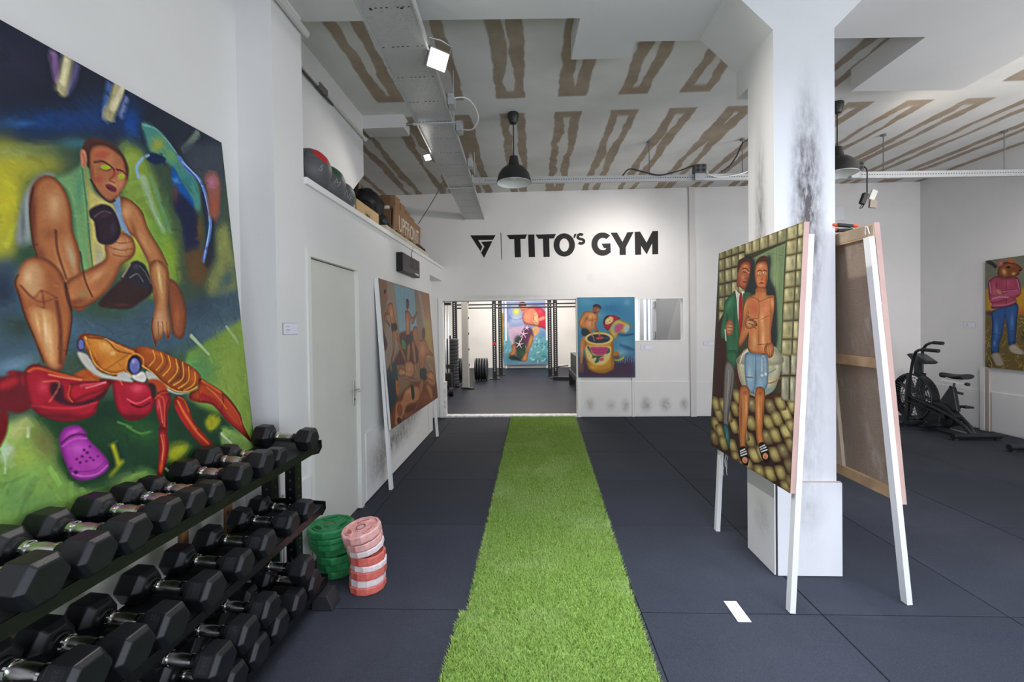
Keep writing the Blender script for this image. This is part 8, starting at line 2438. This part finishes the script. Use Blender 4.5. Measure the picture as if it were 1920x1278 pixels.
for s, dz, fy in ((-1, -.035, -.09), (1, .055, .10)):
    x = FX+s*.135; yb = FY+.02
    B().tube([(x, yb+fy*.3, .36), (x, yb-.03+fy*.5, .60), (x, yb-.07+fy*.8, .95), (x+s*.01, yb-.09+fy, 1.10+dz), (x+s*.02, yb-.14+fy, 1.17+dz), (x+s*.03, yb-.20+fy, 1.20+dz), (x+s*.03, yb-.28+fy, 1.21+dz)], .020, 10).done('push_arm', bkb, ab, True); pa = LAST[0]
    B().tube([(x+s*.03, yb-.25+fy, 1.208+dz), (x+s*.03, yb-.46+fy*1.6, 1.205+dz)], .026, 10).done('hand_grip', bkr, pa, True)
    B().tube([(x, yb+fy*.3, .38), (x-s*.04, 6.62, .30), (x-s*.06, 6.42, .22)], .016, 8).done('link_rod', bkb, ab, True)
B().tube([(FX-.29, FY-.14, .055), (FX+.29, FY-.14, .055)], .032, 12).tube([(FX-.28, FY-.14, .055), (FX-.27, FY+.14, .055)], .026, 10).done('rear_stabilizer', bkb, ab, True)
B().tube([(5.58, 6.09, .06), (6.19, 6.09, .06)], .036, 12).done('front_stabilizer', bkb, ab, True)
for x in (5.62, 6.15): B().cyl((x, 6.09, 0), (x, 6.09, .03), .03, n=12).done('foot', bkr, ab); B().cyl((x-.02, 6.86, 0), (x-.02, 6.86, .03), .028, n=12).done('foot', bkr, ab)
for s in (-1, 1): B().tube([(FX+s*.10, FY-.02, .45), (FX+s*.09, 6.62, .36), (FX+s*.06, 6.35, .27), (FX+s*.03, 6.18, .16), (FX+s*.02, 6.10, .07)], .026, 8).done('frame_tube', bkb, ab, True)
B().bar((FX, 6.86, .06), (FX, 6.12, .05), .07, .05).done('base_rail', M('base_rail', (.16, .17, .19), .3, .7), ab)
B().prism([(6.80, .12), (6.86, .28), (6.66, .42), (6.46, .42), (6.30, .28), (6.34, .14), (6.5, .08)], lambda y, z, d: (FX+d, y, z), -.055, .055).done('chain_cover', bkb, ab, bevel=.01)
B().prism([(6.62, .36), (6.42, .66), (6.36, .66), (6.30, .34)], lambda y, z, d: (FX+d, y, z), -.028, .028).done('seat_tube', bkb, ab, bevel=.01)
B().cyl((FX, 6.395, .60), (FX, 6.365, .74), .020, n=12).done('seat_post', chrome2, ab, True)
B().prof((FX, 6.395, .655), (0, -.2, 1), [(0, .036), (.02, .036)], 14).done('post_collar', bkr, ab)
B().cyl((FX+.02, 6.37, .60), (FX+.09, 6.34, .58), .018, n=10).done('adjust_knob', bkr, ab)
B().bar((FX, 6.54, .755), (FX, 6.20, .735), .05, .022).done('seat_rail', M('chrome_rail', (.7, .7, .7), .15, 1.), ab)
B().cyl((FX, 6.20, .735), (FX, 6.165, .732), .022, n=10).done('rail_knob', bkr, ab)
st = [(6.56, .035, .825), (6.48, .04, .825), (6.38, .07, .82), (6.28, .11, .825), (6.21, .115, .835), (6.18, .09, .84)]
rg = []
for y, w, z in st: rg.append([Vector((FX+w*math.cos(2*math.pi*i/14), y, z+.032*math.sin(2*math.pi*i/14)*(1 if math.sin(2*math.pi*i/14) > 0 else 1.3))) for i in range(14)])
B().loft(rg).done('saddle', M('saddle_black', (.016, .016, .018), .45), ab, True)
B().bar((FX-.02, 6.44, .79), (FX-.02, 6.26, .79), .06, .03).done('saddle_clamp', steel, ab)
for s, dz in ((1, .13), (-1, -.13)):
    x = FX+s*.085; B().bar((x, 6.47, .26), (x+s*.01, 6.44-dz*.4, .26+dz), .025, .02, (1, 0, 0)).done('crank', bkb, ab); ck_ = LAST[0]
    b = B(); px, py, pz = x+s*.09, 6.44-dz*.4, .26+dz; b.cyl((x+s*.01, py, pz), (x+s*.14, py, pz), .012, n=8)
    b.bb(min(x+s*.03, x+s*.14), max(x+s*.03, x+s*.14), py-.055, py-.04, pz-.014, pz+.014).bb(min(x+s*.03, x+s*.14), max(x+s*.03, x+s*.14), py+.04, py+.055, pz-.014, pz+.014)
    for q_ in (.03, .085, .14): b.box((x+s*q_, py, pz), (.008, .11, .022))
    b.done('pedal', bkb, ck_)
B().cyl((FX-.09, 6.47, .26), (FX+.09, 6.47, .26), .05, n=16).done('bottom_bracket', bkb, ab)
B().tube([(FX-.25, 6.62, .07), (FX+.20, 6.62, .07)], .024, 8).done('foot_rest', bkb, ab, True)
em = thing('exercise_machine', 'end of another black exercise machine on the floor at the right edge', 'machine', (6.1, 5.5, 0))
B().tube([(5.75, 5.56, .06), (6.30, 5.56, .06)], .036, 12).done('stabilizer', bkb, em, True)
for x in (5.80, 6.25): B().cyl((x, 5.56, 0), (x, 5.56, .03), .03, n=12).done('foot', bkr, em)
B().bar((6.12, 5.56, .07), (6.12, 4.70, .10), .07, .05).done('base_rail', MATS['base_rail'], em)
B().tube([(5.85, 4.65, .06), (6.40, 4.65, .06)], .036, 12).done('stabilizer', bkb, em, True)
for x in (5.90, 6.35): B().cyl((x, 4.65, 0), (x, 4.65, .03), .03, n=12).done('foot', bkr, em)
